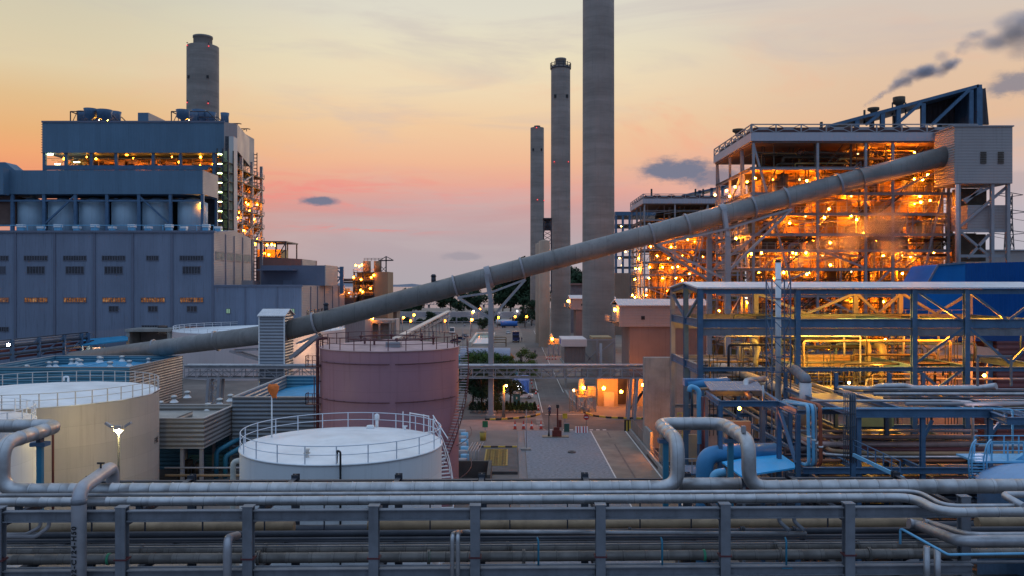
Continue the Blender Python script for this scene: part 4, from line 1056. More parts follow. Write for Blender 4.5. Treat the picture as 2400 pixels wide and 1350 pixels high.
MB().extrude([(tx1-.1,ty0,zr),(tx1-.1,ym,zr+1.02),(tx1-.1,ty1,zr)], (.1,0,0)).build('gable', M['corr'], tt)
for x in (tx0, tx1): MB().box(x-.1,x+.1,ty0-.08,ty0+.02,0,zr).build('corner_trim', M['white'], tt)

# ================================================================== pipe bridge over the road
YB = 142.5
pb = thing('pipe_bridge', 'long horizontal lattice pipe bridge crossing the yard and the road', 'bridge', (-17, YB, 0))
bx0, bx1 = X(432,YB), X(1512,YB); z1, z0 = Z(860,YB), Z(886,YB)
for y in (YB, YB+2):
    MB().box(bx0,bx1,y-.1,y+.1,z0-.1,z0+.1).build('bottom_chord', M['greysteel'], pb)
    MB().box(bx0,bx1,y-.09,y+.09,z1-.3,z1-.1).build('top_chord', M['greysteel'], pb)
    MB().box(bx0,bx1,y-.05,y+.05,(z0+z1)/2-.1,(z0+z1)/2).build('mid_rail', M['greysteel'], pb)
    n = 40
    mb = MB()
    for i in range(n):
        xa_, xb_ = bx0+(bx1-bx0)*i/n, bx0+(bx1-bx0)*(i+1)/n
        mb.box(xa_-.06,xa_+.06,y-.06,y+.06,z0+.1,z1-.3)
        if (i//2) % 2 == 0: mb.beam((xa_,y,z0),(xb_,y,z1-.2),.1)
        else: mb.beam((xa_,y,z1-.2),(xb_,y,z0),.1)
    mb.build('lattice', M['greysteel'], pb)
MB().box(bx0,bx1,YB+.1,YB+1.9,z0+.1,z0+.16).build('walkway', M['steeldark'], pb)
for px, lab in ((489,0),(514,0),(1479,1),(1494,1)):
    x = X(px,YB)
    MB().beam((x-.5,YB,0),(x,YB,z0-.1),.45).build('leg', M['greysteel'], pb)
    MB().beam((x-.5,YB+2,0),(x,YB+2,z0-.1),.45).build('leg', M['greysteel'], pb)
for s in (489,):
    mb = MB(); x = X(s,YB); x2 = X(514,YB)
    for k in range(4): mb.beam((x-.4,YB,z0*k/4),(x2-.4,YB,z0*(k+1)/4),.15).beam((x2-.4,YB,z0*k/4),(x-.4,YB,z0*(k+1)/4),.15)
    mb.build('leg_bracing', M['greysteel'], pb)
for i, (dy, dzz, r, m) in enumerate(((.2,.28,.26,'jacket2'),(.85,.2,.2,'lightblue'),(1.5,.25,.24,'white'))):
    tag(MB().tube([(bx0,YB+dy,z1-.1+r),(bx1,YB+dy,z1-.1+r)], r, 10).build('bridge_pipe', M[m]), ['silver jacketed pipe on the front edge of the pipe bridge','light blue pipe in the middle of the pipe bridge','white pipe at the back of the pipe bridge'][i], 'pipe', 'pipes on the pipe bridge')
# ================================================================== boiler houses on the east side
LAMPS1 = [(1770,417),(1751,426),(1723,438),(1813,421),(1836,434),(1874,421),(1891,424),(1916,417),(1676,457),(1710,460),(1703,447),(2011,360),(2030,355),(2093,356),(2143,358),(2061,425),(2093,417),(2090,435),(2143,420),(2162,421),(2174,410),(2156,460),(2158,474),(1995,460),(1983,468),(2029,466),(1943,490),(1851,481),(1836,508),(1888,507),(1862,516),(1851,523),(1932,510),(1995,505),(2008,515),(2030,509),(2200,508),(1996,549),(2025,547),(1841,551),(1848,558),(1897,550),(1946,569),(1858,594),(1866,594),(1852,603),(1889,593),(1928,599),(2008,600),(2070,600),(2093,594),(2116,599),(2134,601),(2145,598),(2190,594),(1946,621),(1837,639),(1898,639),(1891,643),(1995,637),(2031,643),(2093,639),(2115,641),(1784,593),(1761,595),(1737,595),(1779,640),(1779,551),(1725,559),(1752,710),(1686,728),(1946,737),(2008,715),(2070,707),(2000,706),(1960,705),(2075,796),(2092,798),(1945,816),(1760,770),(1850,690),(1900,820),(2180,470),(2120,560)]
LAMPS2 = [(1525,578),(1573,579),(1582,578),(1647,601),(1497,606),(1567,606),(1490,630),(1498,630),(1523,626),(1553,626),(1576,627),(1589,625),(1618,630),(1521,652),(1553,652),(1584,652),(1599,657),(1616,642),(1642,652),(1488,655),(1482,692),(1488,697),(1515,692),(1503,698),(1568,558),(1586,552),(1612,562),(1644,550),(1540,600),(1600,600)]

def boiler_house(label, x0, x1, Y0, Y1, zt, cols, floors, lamps, seed, full, watt):
    rnd = random.Random(seed)
    b = thing('boiler_house', label, 'boiler house', ((x0+x1)/2, Y0, 0), 'open steel boiler houses')
    ztop = zt
    # roof with fascia and truss railing
    MB().box(x0, x1, Y0, Y1, ztop-3.0, ztop-1.55).build('roof', mat('fascia_paint', (.42,.40,.45), .5, 0, .08, .1, corr=(0,.9,.02)), b)
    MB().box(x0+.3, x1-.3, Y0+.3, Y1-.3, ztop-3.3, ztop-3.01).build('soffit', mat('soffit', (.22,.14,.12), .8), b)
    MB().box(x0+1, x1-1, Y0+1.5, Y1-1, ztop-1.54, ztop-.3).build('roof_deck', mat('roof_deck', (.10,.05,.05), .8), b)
    for side in (0, 1):
        L = (x1-x0) if side == 0 else (Y1-Y0)
        f = (lambda s, z, L=L: (x0+s, Y0+.15, z)) if side == 0 else (lambda s, z: (x0+.15, Y0+s, z))
        n = max(1, round(L/4.6)); zb, zu = ztop-1.5, ztop
        mb = MB()
        mb.beam(f(0,zu), f(L,zu), .18); mb.beam(f(0,zb), f(L,zb), .16)
        for i in range(n+1): mb.beam(f(L*i/n,zb), f(L*i/n,zu), .2)
        for i in range(n):
            a, c, m_ = L*i/n, L*(i+1)/n, L*(i+.5)/n
            w = L/n*.12
            mb.beam(f(a,zb), f(m_-w,(zb+zu)/2), .13).beam(f(a,zu), f(m_-w,(zb+zu)/2), .13).beam(f(c,zb), f(m_+w,(zb+zu)/2), .13).beam(f(c,zu), f(m_+w,(zb+zu)/2), .13)
            p, q = Vector(f(m_-w*1.6,(zb+zu)/2)), Vector(f(m_+w*1.6,(zb+zu)/2)); mb.beam(p, q, .12, .5)
        mb.build('truss_railing', M['greysteel'], b)
    zc = ztop-3.31
    ys = [Y0+.6, Y0+(Y1-Y0)*.3, Y0+(Y1-Y0)*.6, Y1-.6]
    for x in cols: MB().ibeam((x,Y0+.6,0),(x,Y0+.6,zc), .42, .44, .07, up=(0,1,0)).build('column', M['greysteel'], b)
    for y in ys[1:]: MB().ibeam((x0+.6,y,0),(x0+.6,y,zc), .42, .42, .07, up=(0,1,0)).build('column', M['greysteel'], b)
    for x in cols[1:]: MB().box(x-.35,x+.35,Y0+9,Y0+9.7,0,zc).build('column', M['greysteel'], b)
    zs = [0]+floors
    for k, z in enumerate(floors):
        MB().box(x0+.2, x1, Y0+1.0, Y0+9.5, z-.12, z).build('floor_deck', M['equip'], b)
        MB().box(x0+.3, x0+7, Y0+9.5, Y1-.5, z-.12, z).build('floor_deck', M['equipdark'], b)
        MB().ibeam((x0,Y0+.6,z-.28),(x1,Y0+.6,z-.28), .36, .5).build('floor_beam', M['greysteel'], b)
        MB().ibeam((x0+.6,Y0+.9,z-.29),(x0+.6,Y1,z-.29), .36, .48).build('floor_beam', M['greysteel'], b)
        if z < 44: 
            rail(MB(), [(x0+.2,Y1-1,z),(x0+.2,Y0+1.1,z),(x1,Y0+1.1,z)], 1.15, .035, 1.5).build('handrail', mat('rail_yellowish', (.40,.36,.28), .5), b)
    # braces
    allz = zs+[zc]
    for i in range(len(cols)-1):
        for k in range(len(allz)-1):
            if rnd.random() < (.30 if full else .25):
                a, c = allz[k], allz[k+1]; s = rnd.random() < .5
                MB().beam((cols[i],Y0+.75,a if s else c),(cols[i+1],Y0+.75,c if s else a), .34).build('brace', M['greysteel'], b)
    for k in range(len(allz)-1):
        for j in range(3):
            if (k+j) % 2 == 0: MB().beam((x0+.75,ys[j],allz[k]),(x0+.75,ys[j+1],allz[k+1]), .34).build('brace', M['greysteel'], b)
    # boiler casing and plant
    MB().box(x0+7, x1-1, Y0+10, Y1-1, 0, zc-3.5).build('boiler_casing', M['boilerpanel'], b)
    for i in range(26 if full else 12):
        x = x0+7.5+rnd.random()*(x1-x0-11); z = rnd.random()*(zc-12); MB().box(x, x+.25, Y0+9.6, Y0+10, z, z+4+rnd.random()*8).build('buckstay', M['equip'], b)
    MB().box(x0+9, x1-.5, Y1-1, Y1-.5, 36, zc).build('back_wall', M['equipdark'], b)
    eq = [M['equip'], M['boilerpanel'], M['equipdark'], M['greysteel']]
    nE = 150 if full else 70
    for i in range(nE):
        k = rnd.randrange(len(floors)-1); z = floors[k]; h = abs(floors[k+1]-floors[k]) if k+1 < len(floors) else 4
        zlo = min(z, floors[k+1]); x = x0+1+rnd.random()*(x1-x0-5); y = Y0+2.2+rnd.random()*6
        w, d, hh = .8+rnd.random()*2.2, .8+rnd.random()*1.5, (.35+.45*rnd.random())*h
        m_ = eq[rnd.choice([0,0,1,2,2,3])]
        c = i % 5
        if c < 2:
            o = MB().box(x,x+w,y,y+d,zlo+.02,zlo+hh).box(x+w*.2,x+w*.8,y-.06,y,zlo+hh*.2,zlo+hh*.8).build('cabinet', m_, b)
        elif c == 2: MB().cyl(x,y,zlo+.02,zlo+hh,.5+rnd.random()*.6,None,14).lathe(x,y,[(.5,zlo+hh),(.3,zlo+hh+.3),(.02,zlo+hh+.4)],12).build('vessel', m_, b)
        elif c == 3: MB().tube([(x,y,zlo+h*.7),(x+3+rnd.random()*6,y,zlo+h*.7),(x+4+rnd.random()*6,y+1,zlo+h*.7)], .2+rnd.random()*.35, 9).build('header_pipe', m_, b)
        else: MB().box(x,x+w*1.8,y+1,y+1+d,zlo+h*.45,zlo+h*.9).build('duct', m_, b)
    for i in range(80 if full else 36):                  # riser pipes and conduits
        x = x0+1+rnd.random()*(x1-x0-3); y = Y0+1.5+rnd.random()*7.5
        za = rnd.random()*20; zb = za+6+rnd.random()*18; zb = min(zb, zc-1)
        d = rnd.choice((-1,1))*(1+rnd.random()*4)
        MB().tube([(x,y,za),(x,y,zb),(x+d,y,zb),(x+d,y+1.5,zb+.1)], .08+rnd.random()*.22, 8).build('riser_pipe', eq[rnd.choice([0,0,2,3])], b)
    for i in range(14 if full else 5):                    # flights of stairs
        k = rnd.randrange(len(floors)-1); za, zb = sorted((floors[k], floors[k+1]))
        x = x0+4+rnd.random()*(x1-x0-14); L = (zb-za)*1.3
        MB().beam((x,Y0+1.9,za),(x+L,Y0+1.9,zb), .9, .25).build('stair', M['equipdark'], b)
        rail(MB(), [(x,Y0+1.5,za),(x+L,Y0+1.5,zb)], 1.1, .04, 1.2).build('handrail', M['greysteel'], b)
    for k in range(len(allz)-1):                         # secondary steel: thin posts, ledgers and knee braces on each level
        a, c = sorted((allz[k], allz[k+1])) if allz[k] or k == 0 else (0, 0)
        if k == 0: a, c = 0, floors[-1]
        elif k == len(allz)-1: a, c = floors[0], zc
        else:
            a, c = sorted((floors[k-1], floors[k])) if k < len(floors) else (floors[0], zc)
        mb = MB()
        for i in range(60 if full else 36):
            x = x0+.8+rnd.random()*(x1-x0-2); y = Y0+1.2+rnd.random()*7; tq = .05+.06*rnd.random()
            q = rnd.random()
            if q < .35: mb.box(x-tq,x+tq,y-tq,y+tq,a,c)
            elif q < .65: mb.box(x,min(x1,x+2+rnd.random()*7),y-tq,y+tq,a+(c-a)*(.3+.6*rnd.random()),a+(c-a)*.3+.2+.0) if False else mb.beam((x,y,a+(c-a)*(.35+.5*rnd.random())),(min(x1,x+2+rnd.random()*7),y,a+(c-a)*(.35+.5*rnd.random()) if rnd.random() < .25 else a+(c-a)*.6),tq*2)
            else: mb.beam((x,y,a),(min(x1,x+1.5+rnd.random()*3),y,c),tq*1.8)
        zl_ = a+(c-a)*.62
        for yy in (Y0+1.6, Y0+4.2, Y0+7): mb.beam((x0+.8,yy,zl_),(x1-.6,yy,zl_),.11)
        for i in range(9): xx = x0+.8+(x1-x0-1.4)*i/8; mb.beam((xx,Y0+1.6,zl_),(xx,Y0+7,zl_),.1)
        mb.build('steel_lattice', eq[rnd.choice([2,3,2])], b)
    for i in range(12 if full else 5):                   # pipes slung under the roof
        x = x0+2+rnd.random()*(x1-x0-16); y = Y0+2+rnd.random()*7; z = zc-.8-rnd.random()*4
        MB().tube([(x,y,z-2.5*rnd.random()),(x,y,z),(x+5+rnd.random()*9,y,z),(x+6+rnd.random()*9,y,z-1.5)], .1+.16*rnd.random(), 8).build('roof_pipe', eq[rnd.choice([0,2])], b)
    # sodium lamps
    for i, (px, py) in enumerate(lamps):
        y = Y0+1.3+rnd.random()*2.2 if i % 3 else Y0+5+rnd.random()*2
        q = P(px, py, y)
        if q.x < x0+.5: y = Y0+(Y1-Y0)*rnd.random()*.8; q = P(px, py, y)
        MB().sphere(q, (.0012 if y < 200 else .0009)*y, 10, 6).build('lamp', M['lamp_o'], b)
        if i % 6 == 5 and len(lamps) > 60: continue
        plight(q+Vector((0, .5, -.62)), ORANGE, watt*(.7+.6*rnd.random()), b, .3)
    for k in range(len(floors)-1):                       # lamp grid added along the casing to even the amber light
        for i in range(5 if full else 3):
            q = Vector((x0+4+(x1-x0-8)*(i+.3+.4*rnd.random())/(5 if full else 3), Y0+9.2, (floors[k]+floors[k+1])/2+.6))
            MB().sphere(q, .13, 8, 5).build('lamp', M['lamp_o'], b); plight(q, ORANGE, watt*.45, b)
    return b

B1 = boiler_house('boiler house with open steel floors glowing orange under a sloping roof wing', 43.1, 84, 150, 178, 52.0,
    [43.7, 55.3, 64.0, 68.9, 79.0], [44.4, 39.8, 36.1, 32.4, 29.5, 26.1, 21.3, 16.8, 11.0, 6.0], LAMPS1, 11, True, 900)
B2 = boiler_house('smaller looking orange lit boiler house standing behind the conveyor trestle', 41.7, 78, 265, 294, 52.0,
    [42.3, 52.0, 62.5, 72], [44.0, 39.0, 34.5, 30.5, 26.5, 22.5, 18.5, 12.0, 6.0], LAMPS2, 5, False, 1300)
# sloping roof wing on the first boiler house
def roof_wing(parent, Yr, pts, px_end, d):
    (pa, ya), (pb_, yb) = pts
    a, c = P(pa, ya, Yr), P(pb_, yb, Yr)
    MB().extrude([a, c, c+Vector((0,0,-.6)), a+Vector((0,0,-.6))], (0,d,0)).build('wing_roof', M['bluesteel'], parent)
roof_wing(B1, 158, ((1945,291),(2294,197)), 2300, 14)
zb = 52.0
for px, top in ((2008,276),(2068,258),(2105,250),(2163,238),(2275,206),(2296,202)):
    for y in (158.4, 170):
        x = X(px, 158.4); MB().box(x-.4,x+.4,y-.3,y+.3,zb-.3,Z(top,158)-.3).build('wing_column', M['bluesteel'], B1)
for (a, c) in (((2030,292),(2060,268)),((2100,292),(2158,242)),((2185,292),(2272,210))):
    MB().beam(P(*a,157.9), P(*c,157.9), .75, .5).build('wing_brace', M['bluesteel'], B1)
    MB().beam(P(*a,169), P(*c,169), .6, .5).build('wing_brace', M['steeldark'], B1)
MB().extrude([P(2165,292,166), P(2318,292,166), P(2310,206,166), P(2165,243,166)], (0,.4,0)).build('wing_wall', mat('wing_wall', (.07,.06,.07), .8, 0, .3, .3, corr=(0,1.1,.1)), B1)
MB().box(X(2290,158), X(2302,158), 158, 172, zb-.3, Z(198,158)).build('wing_end', M['bluesteel'], B1)
for i, (px, py0, py1, r) in enumerate(((2107,228,246,1.15),(2047,253,262,1.1),(2026,258,272,.22),(1925,286,300,.3),(1730,303,312,1.1))):
    y = 164
    u = thing('roof_stack' if r < .5 else 'roof_fan', ['round fan drum on a small stand above the sloping roof wing','low round fan drum sitting on the sloping roof wing','thin dark steam pipe trailing smoke from the roof wing','thin dark pipe at the foot of the sloping roof wing','round fan drum at the far roof corner of the lit boiler house'][i], 'roof vent', (X(px,y), y, Z(py1,y)))
    if r > .5: MB().lathe(X(px,y), y, [(.1,Z(py1,y)-.5),(r*.5,Z(py1,y)-.5),(r*.55,Z(py1,y)),(r,Z(py1,y)+.3),(r,Z(py0,y)),(r*.85,Z(py0,y)),(.1,Z(py0,y)-.4)], 18).build('drum', M['equipdark'], u)
    else: MB().cyl(X(px,y), y, Z(py1,y)-1.5, Z(py0,y), r, r, 10).build('pipe', M['black'], u)
    if i == 0:
        mb = MB()
        for dxx in (-1.3, 1.3): mb.box(X(px,y)+dxx-.1,X(px,y)+dxx+.1,y-.1,y+.1,Z(py1,y)-2,Z(py1,y)+.5)
        mb.beam((X(px,y)-1.3,y,Z(py1,y)+.4),(X(px,y)+1.3,y,Z(py1,y)+.4),.15); mb.build('stand', M['steeldark'], u)
# roof wing of the second boiler house
roof_wing(B2, 272, ((1600,456),(1720,430)), 0, 12)
for px in (1640, 1668, 1694): MB().box(X(px,272)-.4, X(px,272)+.4, 272, 272.6, 51.5, Z(442-(px-1640)*.2,272)-.5).build('wing_column', M['bluesteel'], B2)
for px in (1527, 1630, 1648):
    MB().cyl(X(px,270), 270, 52, 54.2, .3, .3, 8).build('roof_pipe', M['black'], B2)
# third unit, mostly hidden
b = thing('boiler_house', 'dark unlit boiler house frame farthest away beside the broad chimney', 'boiler house', (X(1480,385), 385, 0), 'open steel boiler houses')
MB().box(X(1442,385), X(1560,385), 385, 410, Z(505,385), Z(496,385)).build('roof', M['bluesteel'], b)
for px in (1444, 1460, 1476): MB().box(X(px,385)-.5, X(px,385)+.5, 385, 386, 0, Z(506,385)).build('column', M['bluesteel'], b)
for py in (525, 545, 575, 600, 625): MB().box(X(1442,385), X(1500,385), 385.2, 408, Z(py+3,385), Z(py,385)).build('floor_deck', M['steeldark'], b)
MB().box(X(1447,388), X(1500,388), 395, 408, 0, Z(640,388)).build('casing', M['boilerpanel'], b)
MB().box(X(1440,384), X(1476,384), 383, 384.8, 0, Z(640,384)).build('screen_wall', mat('screen_brown', (.28,.18,.13), .8, 0, .15, .2, corr=(0,1,.03)), b)
for px, py in ((1452,605),(1458,622),(1466,590),(1456,530)): plight(P(px,py,386), ORANGE, 900, b); MB().sphere(P(px,py,386.5),.5,8,5).build('lamp', M['lamp_o'], b)

# head house at the conveyor top
hh = thing('head_house', 'grey corrugated head house box where the conveyor tube ends', 'building', (80, 146, 40))
hx0, hx1 = X(2237,142.8), X(2373,142.8)
MB().box(hx0+.12,hx1,142.8,149.6,Z(430,142.8),Z(297,142.8)).build('wall', M['grey_or_lit_end'], hh)
MB().box(hx0,hx0+.12,142.8,149.6,Z(430,142.8),Z(297,142.8)).build('side_wall', mat('head_side', (.34,.30,.28), .6, 0, .1, .1, corr=(2,.45,.05)), hh)
MB().box(hx0-.2,hx1+.2,142.6,149.8,Z(297,142.8)+.005,Z(294,142.8)).build('coping', M['greysteel'], hh)
for px in (2305, 2346):
    mb = MB(); x = X(px,142.7)
    for k in range(7): z = Z(383,142.8)+k*.3; mb.box(x-.5,x+.5,142.62,142.79,z,z+.16)
    mb.build('louvre', M['equipdark'], hh)
MB().tube([A1-dC*.6, A1+dC*.15], rC+.25, 28, 0).build('tube_collar', M['steeldark'], hh)
sup = thing('support_structure', 'tall steel frame standing under the head house with a small clad room', 'steel frame', (80, 146, 0))
for px, y in ((2246,143.4),(2325,143.4),(2362,143.4)):
    x = X(px,y); MB().box(x-.27,x+.27,y-.3,y+.3,0,Z(430.5,142.8)).build('column', M['greysteel'], sup)
for px, y in ((2250,149),(2325,149)): x = X(px,y); MB().box(x-.27,x+.27,y-.25,y+.25,0,Z(431,142.8)).build('column', M['greysteel'], sup)
MB().box(X(2254,146), X(2344,146), 144.2, 149.5, Z(540,146), Z(483,146)).build('clad_room', M['grey_or_lit_end'], sup)
MB().box(X(2256,146), X(2320,146), 147, 149.5, Z(480,146), Z(440,146)).build('dark_room', M['equipdark'], sup)
MB().box(X(2256,146), X(2318,146), 147, 149.5, Z(612,146), Z(548,146)).build('dark_room', M['equipdark'], sup)
for a, c in (((2362,436),(2250,530)),((2252,545),(2330,610)),((2256,470),(2318,440)),((2300,440),(2262,475)),((2268,605),(2318,550))):
    MB().beam(P(*a,143.9), P(*c,143.9), .42).build('brace', M['greysteel'], sup)
for py in (541, 600): MB().beam(P(2246,py,143.8), P(2362,py,143.8), .4, .5).build('beam', M['greysteel'], sup)
tag(MB().tube([P(2243,432,142.2),P(2243,640,142.2)], .3, 10).build('riser_pipe', mat('pink_pipe', (.5,.38,.36), .5)), 'pale pinkish vertical pipe beside the head house frame', 'pipe')
b = thing('clad_shed', 'long low grey clad shed behind the head house frame', 'building', (X(2400,200), 200, 0))
MB().box(X(2300,200), X(2520,200), 200, 215, 0, Z(588,200)).build('wall', M['grey_or_lit_end'], b)
MB().box(X(2298,200), X(2522,200), 199.5, 215, Z(588,200)+.01, Z(585,200)).build('roof', M['greysteel'], b)

# ---------------------------------------------------------------- filter houses by the chimneys
def filter_house(x0, x1, Y0, Y1, z1, zmid, label):
    b = thing('filter_house', label, 'building', ((x0+x1)/2, Y0, 0), 'filter houses beside the chimneys')
    MB().box(x0+2.0, x1, Y0+.4, Y1, 0, zmid).build('lower_wall', mat('filter_plain', (.20,.155,.15), .7, 0, .15, .15, streak=.35), b)
    MB().box(x0+.12, x1, Y0, Y1, zmid+.002, z1).build('upper_wall', M['grey_or_lit_end'], b)
    MB().box(x0, x0+.12, Y0, Y1, zmid+.002, z1).build('end_wall', mat('filter_end', (.45,.38,.32), .6), b)
    ym = (Y0+Y1)/2
    MB().extrude([(x0-.3,Y0-.4,z1-.1),(x0-.3,ym,z1+1.0),(x0-.3,Y1+.4,z1-.1),(x0-.3,Y1+.4,z1+.1),(x0-.3,ym,z1+1.2),(x0-.3,Y0-.4,z1+.1)], (x1-x0+.6,0,0)).build('roof', M['roofwhite'], b)
    for f in (.26, .88): x = x0+(x1-x0)*f; MB().box(x-.35,x+.35,Y0-.08,Y0,zmid+1.4,zmid+2.1).build('vent_opening', M['black'], b)
    MB().box(x0-1.6, x0-.01, Y0+.5, Y1-1, zmid+.7, zmid+.85).build('balcony', M['steeldark'], b)
    rail(MB(), [(x0,Y0+.5,zmid+.85),(x0-1.6,Y0+.5,zmid+.85),(x0-1.6,Y1-1,zmid+.85)], 1.2, .04, .8).build('handrail', M['greysteel'], b)
    for yy in (Y0+2.0, Y0+3.0):
        q = Vector((x0-.5, yy, z1-.9)); MB().sphere(q, .002*Y0, 8, 5).build('lamp', M['lamp_o'], b)
    plight((x0-1.1, Y0+2.5, z1-1.2), ORANGE, 800, b)
    return b
fh = filter_house(X(1452,162), 38.5, 162, 174, Z(716,162), Z(766,162), 'clad filter house with a white ribbed roof and an orange lit balcony')
filter_house(X(1337,290), 36, 290, 302, Z(700,290), Z(726,290), 'smaller looking clad filter house between the two broad chimneys')
MB().box(X(1470,162), X(1640,162), 161.2, 162.3, 0, 4.2).build('base_screen', mat('filter_base', (.5,.40,.30), .7, 0, .2, .3), fh)
# control room on stilts
b = thing('control_room', 'small white edged control room raised beside the broad chimney', 'building', (X(1340,188), 188, 0))
cx0, cx1 = X(1323,186), X(1372,186)
MB().box(cx0, cx1, 186, 198, Z(850,186), Z(812,186)).build('louvre_wall', mat('louvre_brown', (.22,.17,.16), .6, 0, .1, .5, corr=(0,.35,.05)), b)
MB().box(cx0-.6, cx1+.3, 185.4, 198, Z(812,186)+.01, Z(795,186)).build('parapet', mat('parapet_pink', (.62,.54,.52), .6, 0, .06, .3), b)
MB().box(cx0-.3, cx1, 185.7, 198, Z(855,186), Z(850,186)-.01).build('floor_slab', M['concrete'], b)
for x in (cx0+.3, cx1-.4): MB().box(x-.25,x+.25,186,186.5,0,Z(855,186)-.01).build('column', M['concrete'], b)
MB().box(cx0-.68, cx0-.6, 190, 192, Z(806,190), Z(796,190)).build('sign', mat('sign_blue', (.03,.06,.35), .5), b)
MB().box(cx0-.02, cx0+.02, 186.2, 197.5, Z(848,186), Z(814,186)).build('window', M['glass'], b)
# steelwork round the broad chimney foot and orange lit yard
u = thing('sampling_frame', 'steel platform frame wrapped round the broad chimney foot', 'steel frame', (X(1400,200), 200, 0))
for px in (1364, 1400, 1440):
    for y in (192, 201): x = X(px,y); MB().box(x-.22,x+.22,y-.2,y+.2,0,Z(794,y)).build('column', M['greysteel'], u)
for py in (795, 855, 900): MB().box(X(1364,192), X(1440,192), 192, 192.4, Z(py+3,192), Z(py,192)).build('beam', M['greysteel'], u)
for a, c in (((1364,860),(1400,820)),((1400,860),(1364,820)),((1400,830),(1440,800)),((1440,860),(1400,830))): MB().beam(P(*a,192.2),P(*c,192.2),.25).build('brace', M['greysteel'], u)
MB().box(X(1385,200), X(1430,200), 196, 204, Z(794,200), Z(788,200)).build('platform', mat('platform_tan', (.35,.27,.15), .7), u)
MB().tube([P(1408,1000,190), P(1408,805,190)], .32, 10).build('duct', M['greysteel'], u)
# orange lit ash platform
def ash_platform(px0, px1, pyt, pyb, Y, label, watts):
    u = thing('ash_platform', label, 'platform', (X((px0+px1)/2,Y), Y, 0), 'lamp lit ash platforms')
    x0, x1 = X(px0,Y), X(px1,Y); zt = Z(pyt,Y)
    MB().box(x0,x1,Y,Y+4,zt-.2,zt).build('deck', mat('ash_yellow', (.45,.32,.14), .6, 0, .2, .6), u)
    for x in (x0+.2,(x0+x1)/2,x1-.2):
        for y in (Y+.2,Y+3.8): MB().box(x-.13,x+.13,y-.13,y+.13,0,zt-.2).build('leg', M['greysteel'], u)
    xm = (x0+x1)/2
    MB().beam((x0,Y+.1,0),(xm,Y+.1,zt),.16).beam((xm,Y+.1,0),(x0,Y+.1,zt),.16).beam((xm,Y+.1,0),(x1,Y+.1,zt),.16).beam((x1,Y+.1,0),(xm,Y+.1,zt),.16).build('bracing', M['greysteel'], u)
    rail(MB(), [(x0,Y+4,zt),(x0,Y,zt),(x1,Y,zt)], 1.1, .05, 1).build('handrail', M['tan'], u)
    MB().cyl(xm-.8,Y+2,zt,zt+2.6,.6,.6,12).lathe(xm-.8,Y+2,[(.6,zt+2.6),(.1,zt+3.4)],12).box(xm+.4,xm+1.8,Y+1.4,Y+2.8,zt,zt+1.6).build('hopper', mat('ash_hopper', (.5,.38,.2), .6), u)
    l = MB()
    for s in (-.28,.28): l.box(x0-1.0+s-.05,x0-1.0+s+.05,Y,Y+.1,0,zt+1)
    for k in range(int(zt/.4)): l.box(x0-1.28,x0-.72,Y+.02,Y+.08,.3+k*.4,.36+k*.4)
    l.build('ladder', M['tan'], u)
    q = Vector((xm-.6, Y-.3, zt+1.6)); MB().sphere(q, .0018*Y, 8, 5).build('lamp', M['lamp_o'], u)
    plight(q+Vector((0,.2,-.6)), ORANGE, watts, u)
    return u
ash_platform(1352, 1398, 929, 970, 151, 'orange lit steel platform with a ladder under the pipe bridge', 1500)
ash_platform(1285, 1312, 806, 830, 270, 'orange lit steel platform beside the middle chimney', 900)
b = thing('ash_house', 'low plain house wall glowing orange under the pipe bridge', 'building', (X(1470,158), 158, 0))
MB().box(X(1448,158), X(1482,158), 160.6, 161, 0, Z(888,158)).build('recess', M['equipdark'], b)
for pa_, pb3 in ((1400,1448),(1482,1530)): MB().box(X(pa_,158), X(pb3,158), 158, 161, 0, Z(888,158)).build('wall', mat('ash_wall', (.34,.24,.13), .75, 0, .15, .3, streak=.3), b)
MB().box(X(1416,157), X(1440,157), 157.4, 158, 0, 2.7).build('door', mat('ash_door', (.45,.36,.26), .6), b)
for px, py, w in ((1415,910,1100),(1507,902,1100),(1508,917,0),(1456,918,600),(1345,915,0)):
    q = P(px,py,155.5); MB().sphere(q, .30, 8, 5).build('lamp', M['lamp_o'], b)
    if w: plight(q+Vector((0,.4,-.6)), ORANGE, w, b)
for i, (px, x2) in enumerate(((1478,1482),(1468,1450))):
    MB().beam(P(px,970,154), P(1508,915,154), .3).build('chute', M['steeldark'], b)
# round concrete silos beside the chimneys
for i, (px, w, yt, Y, lab) in enumerate(((1276,26,565,310,'pale tan concrete silo between the farthest and middle chimneys'),(1262,14,572,330,'slim tan silo half hidden behind the pale one'))):
    o = MB().lathe(X(px,Y), Y, [(w/2*Y/F,0),(w/2*Y/F,Z(yt,Y)),(.05,Z(yt,Y)+.6)], 28).build('silo', mat('silo_tan', (.36,.27,.20), .8, 0, .15, .2, streak=.3)); tag(o, lab, 'silo', 'tan silos beside the chimneys')
u = thing('lattice_tower', 'small dark lattice tower with a tank rising between two chimneys', 'tower', (X(1283,330), 330, 0))
for px in (1274, 1292): x = X(px,330); MB().box(x-.25,x+.25,330,330.5,20,Z(512,330)).build('leg', M['steeldark'], u)
mb = MB()
for k in range(6): mb.beam(P(1274,572-k*10,330), P(1292,562-k*10,330), .2).beam(P(1292,572-k*10,330), P(1274,562-k*10,330), .2)
mb.build('lattice', M['steeldark'], u)
MB().cyl(X(1283,332), 332, Z(540,332), Z(515,332), 1.4, 1.4, 12).build('tank', M['steeldark'], u); MB().box(X(1272,330),X(1294,330),329,334,Z(514,330),Z(511,330)).build('platform', M['steeldark'], u)
b = thing('low_store', 'low dark store between the chimneys with a pale eave', 'building', (X(1350,400), 400, 0))
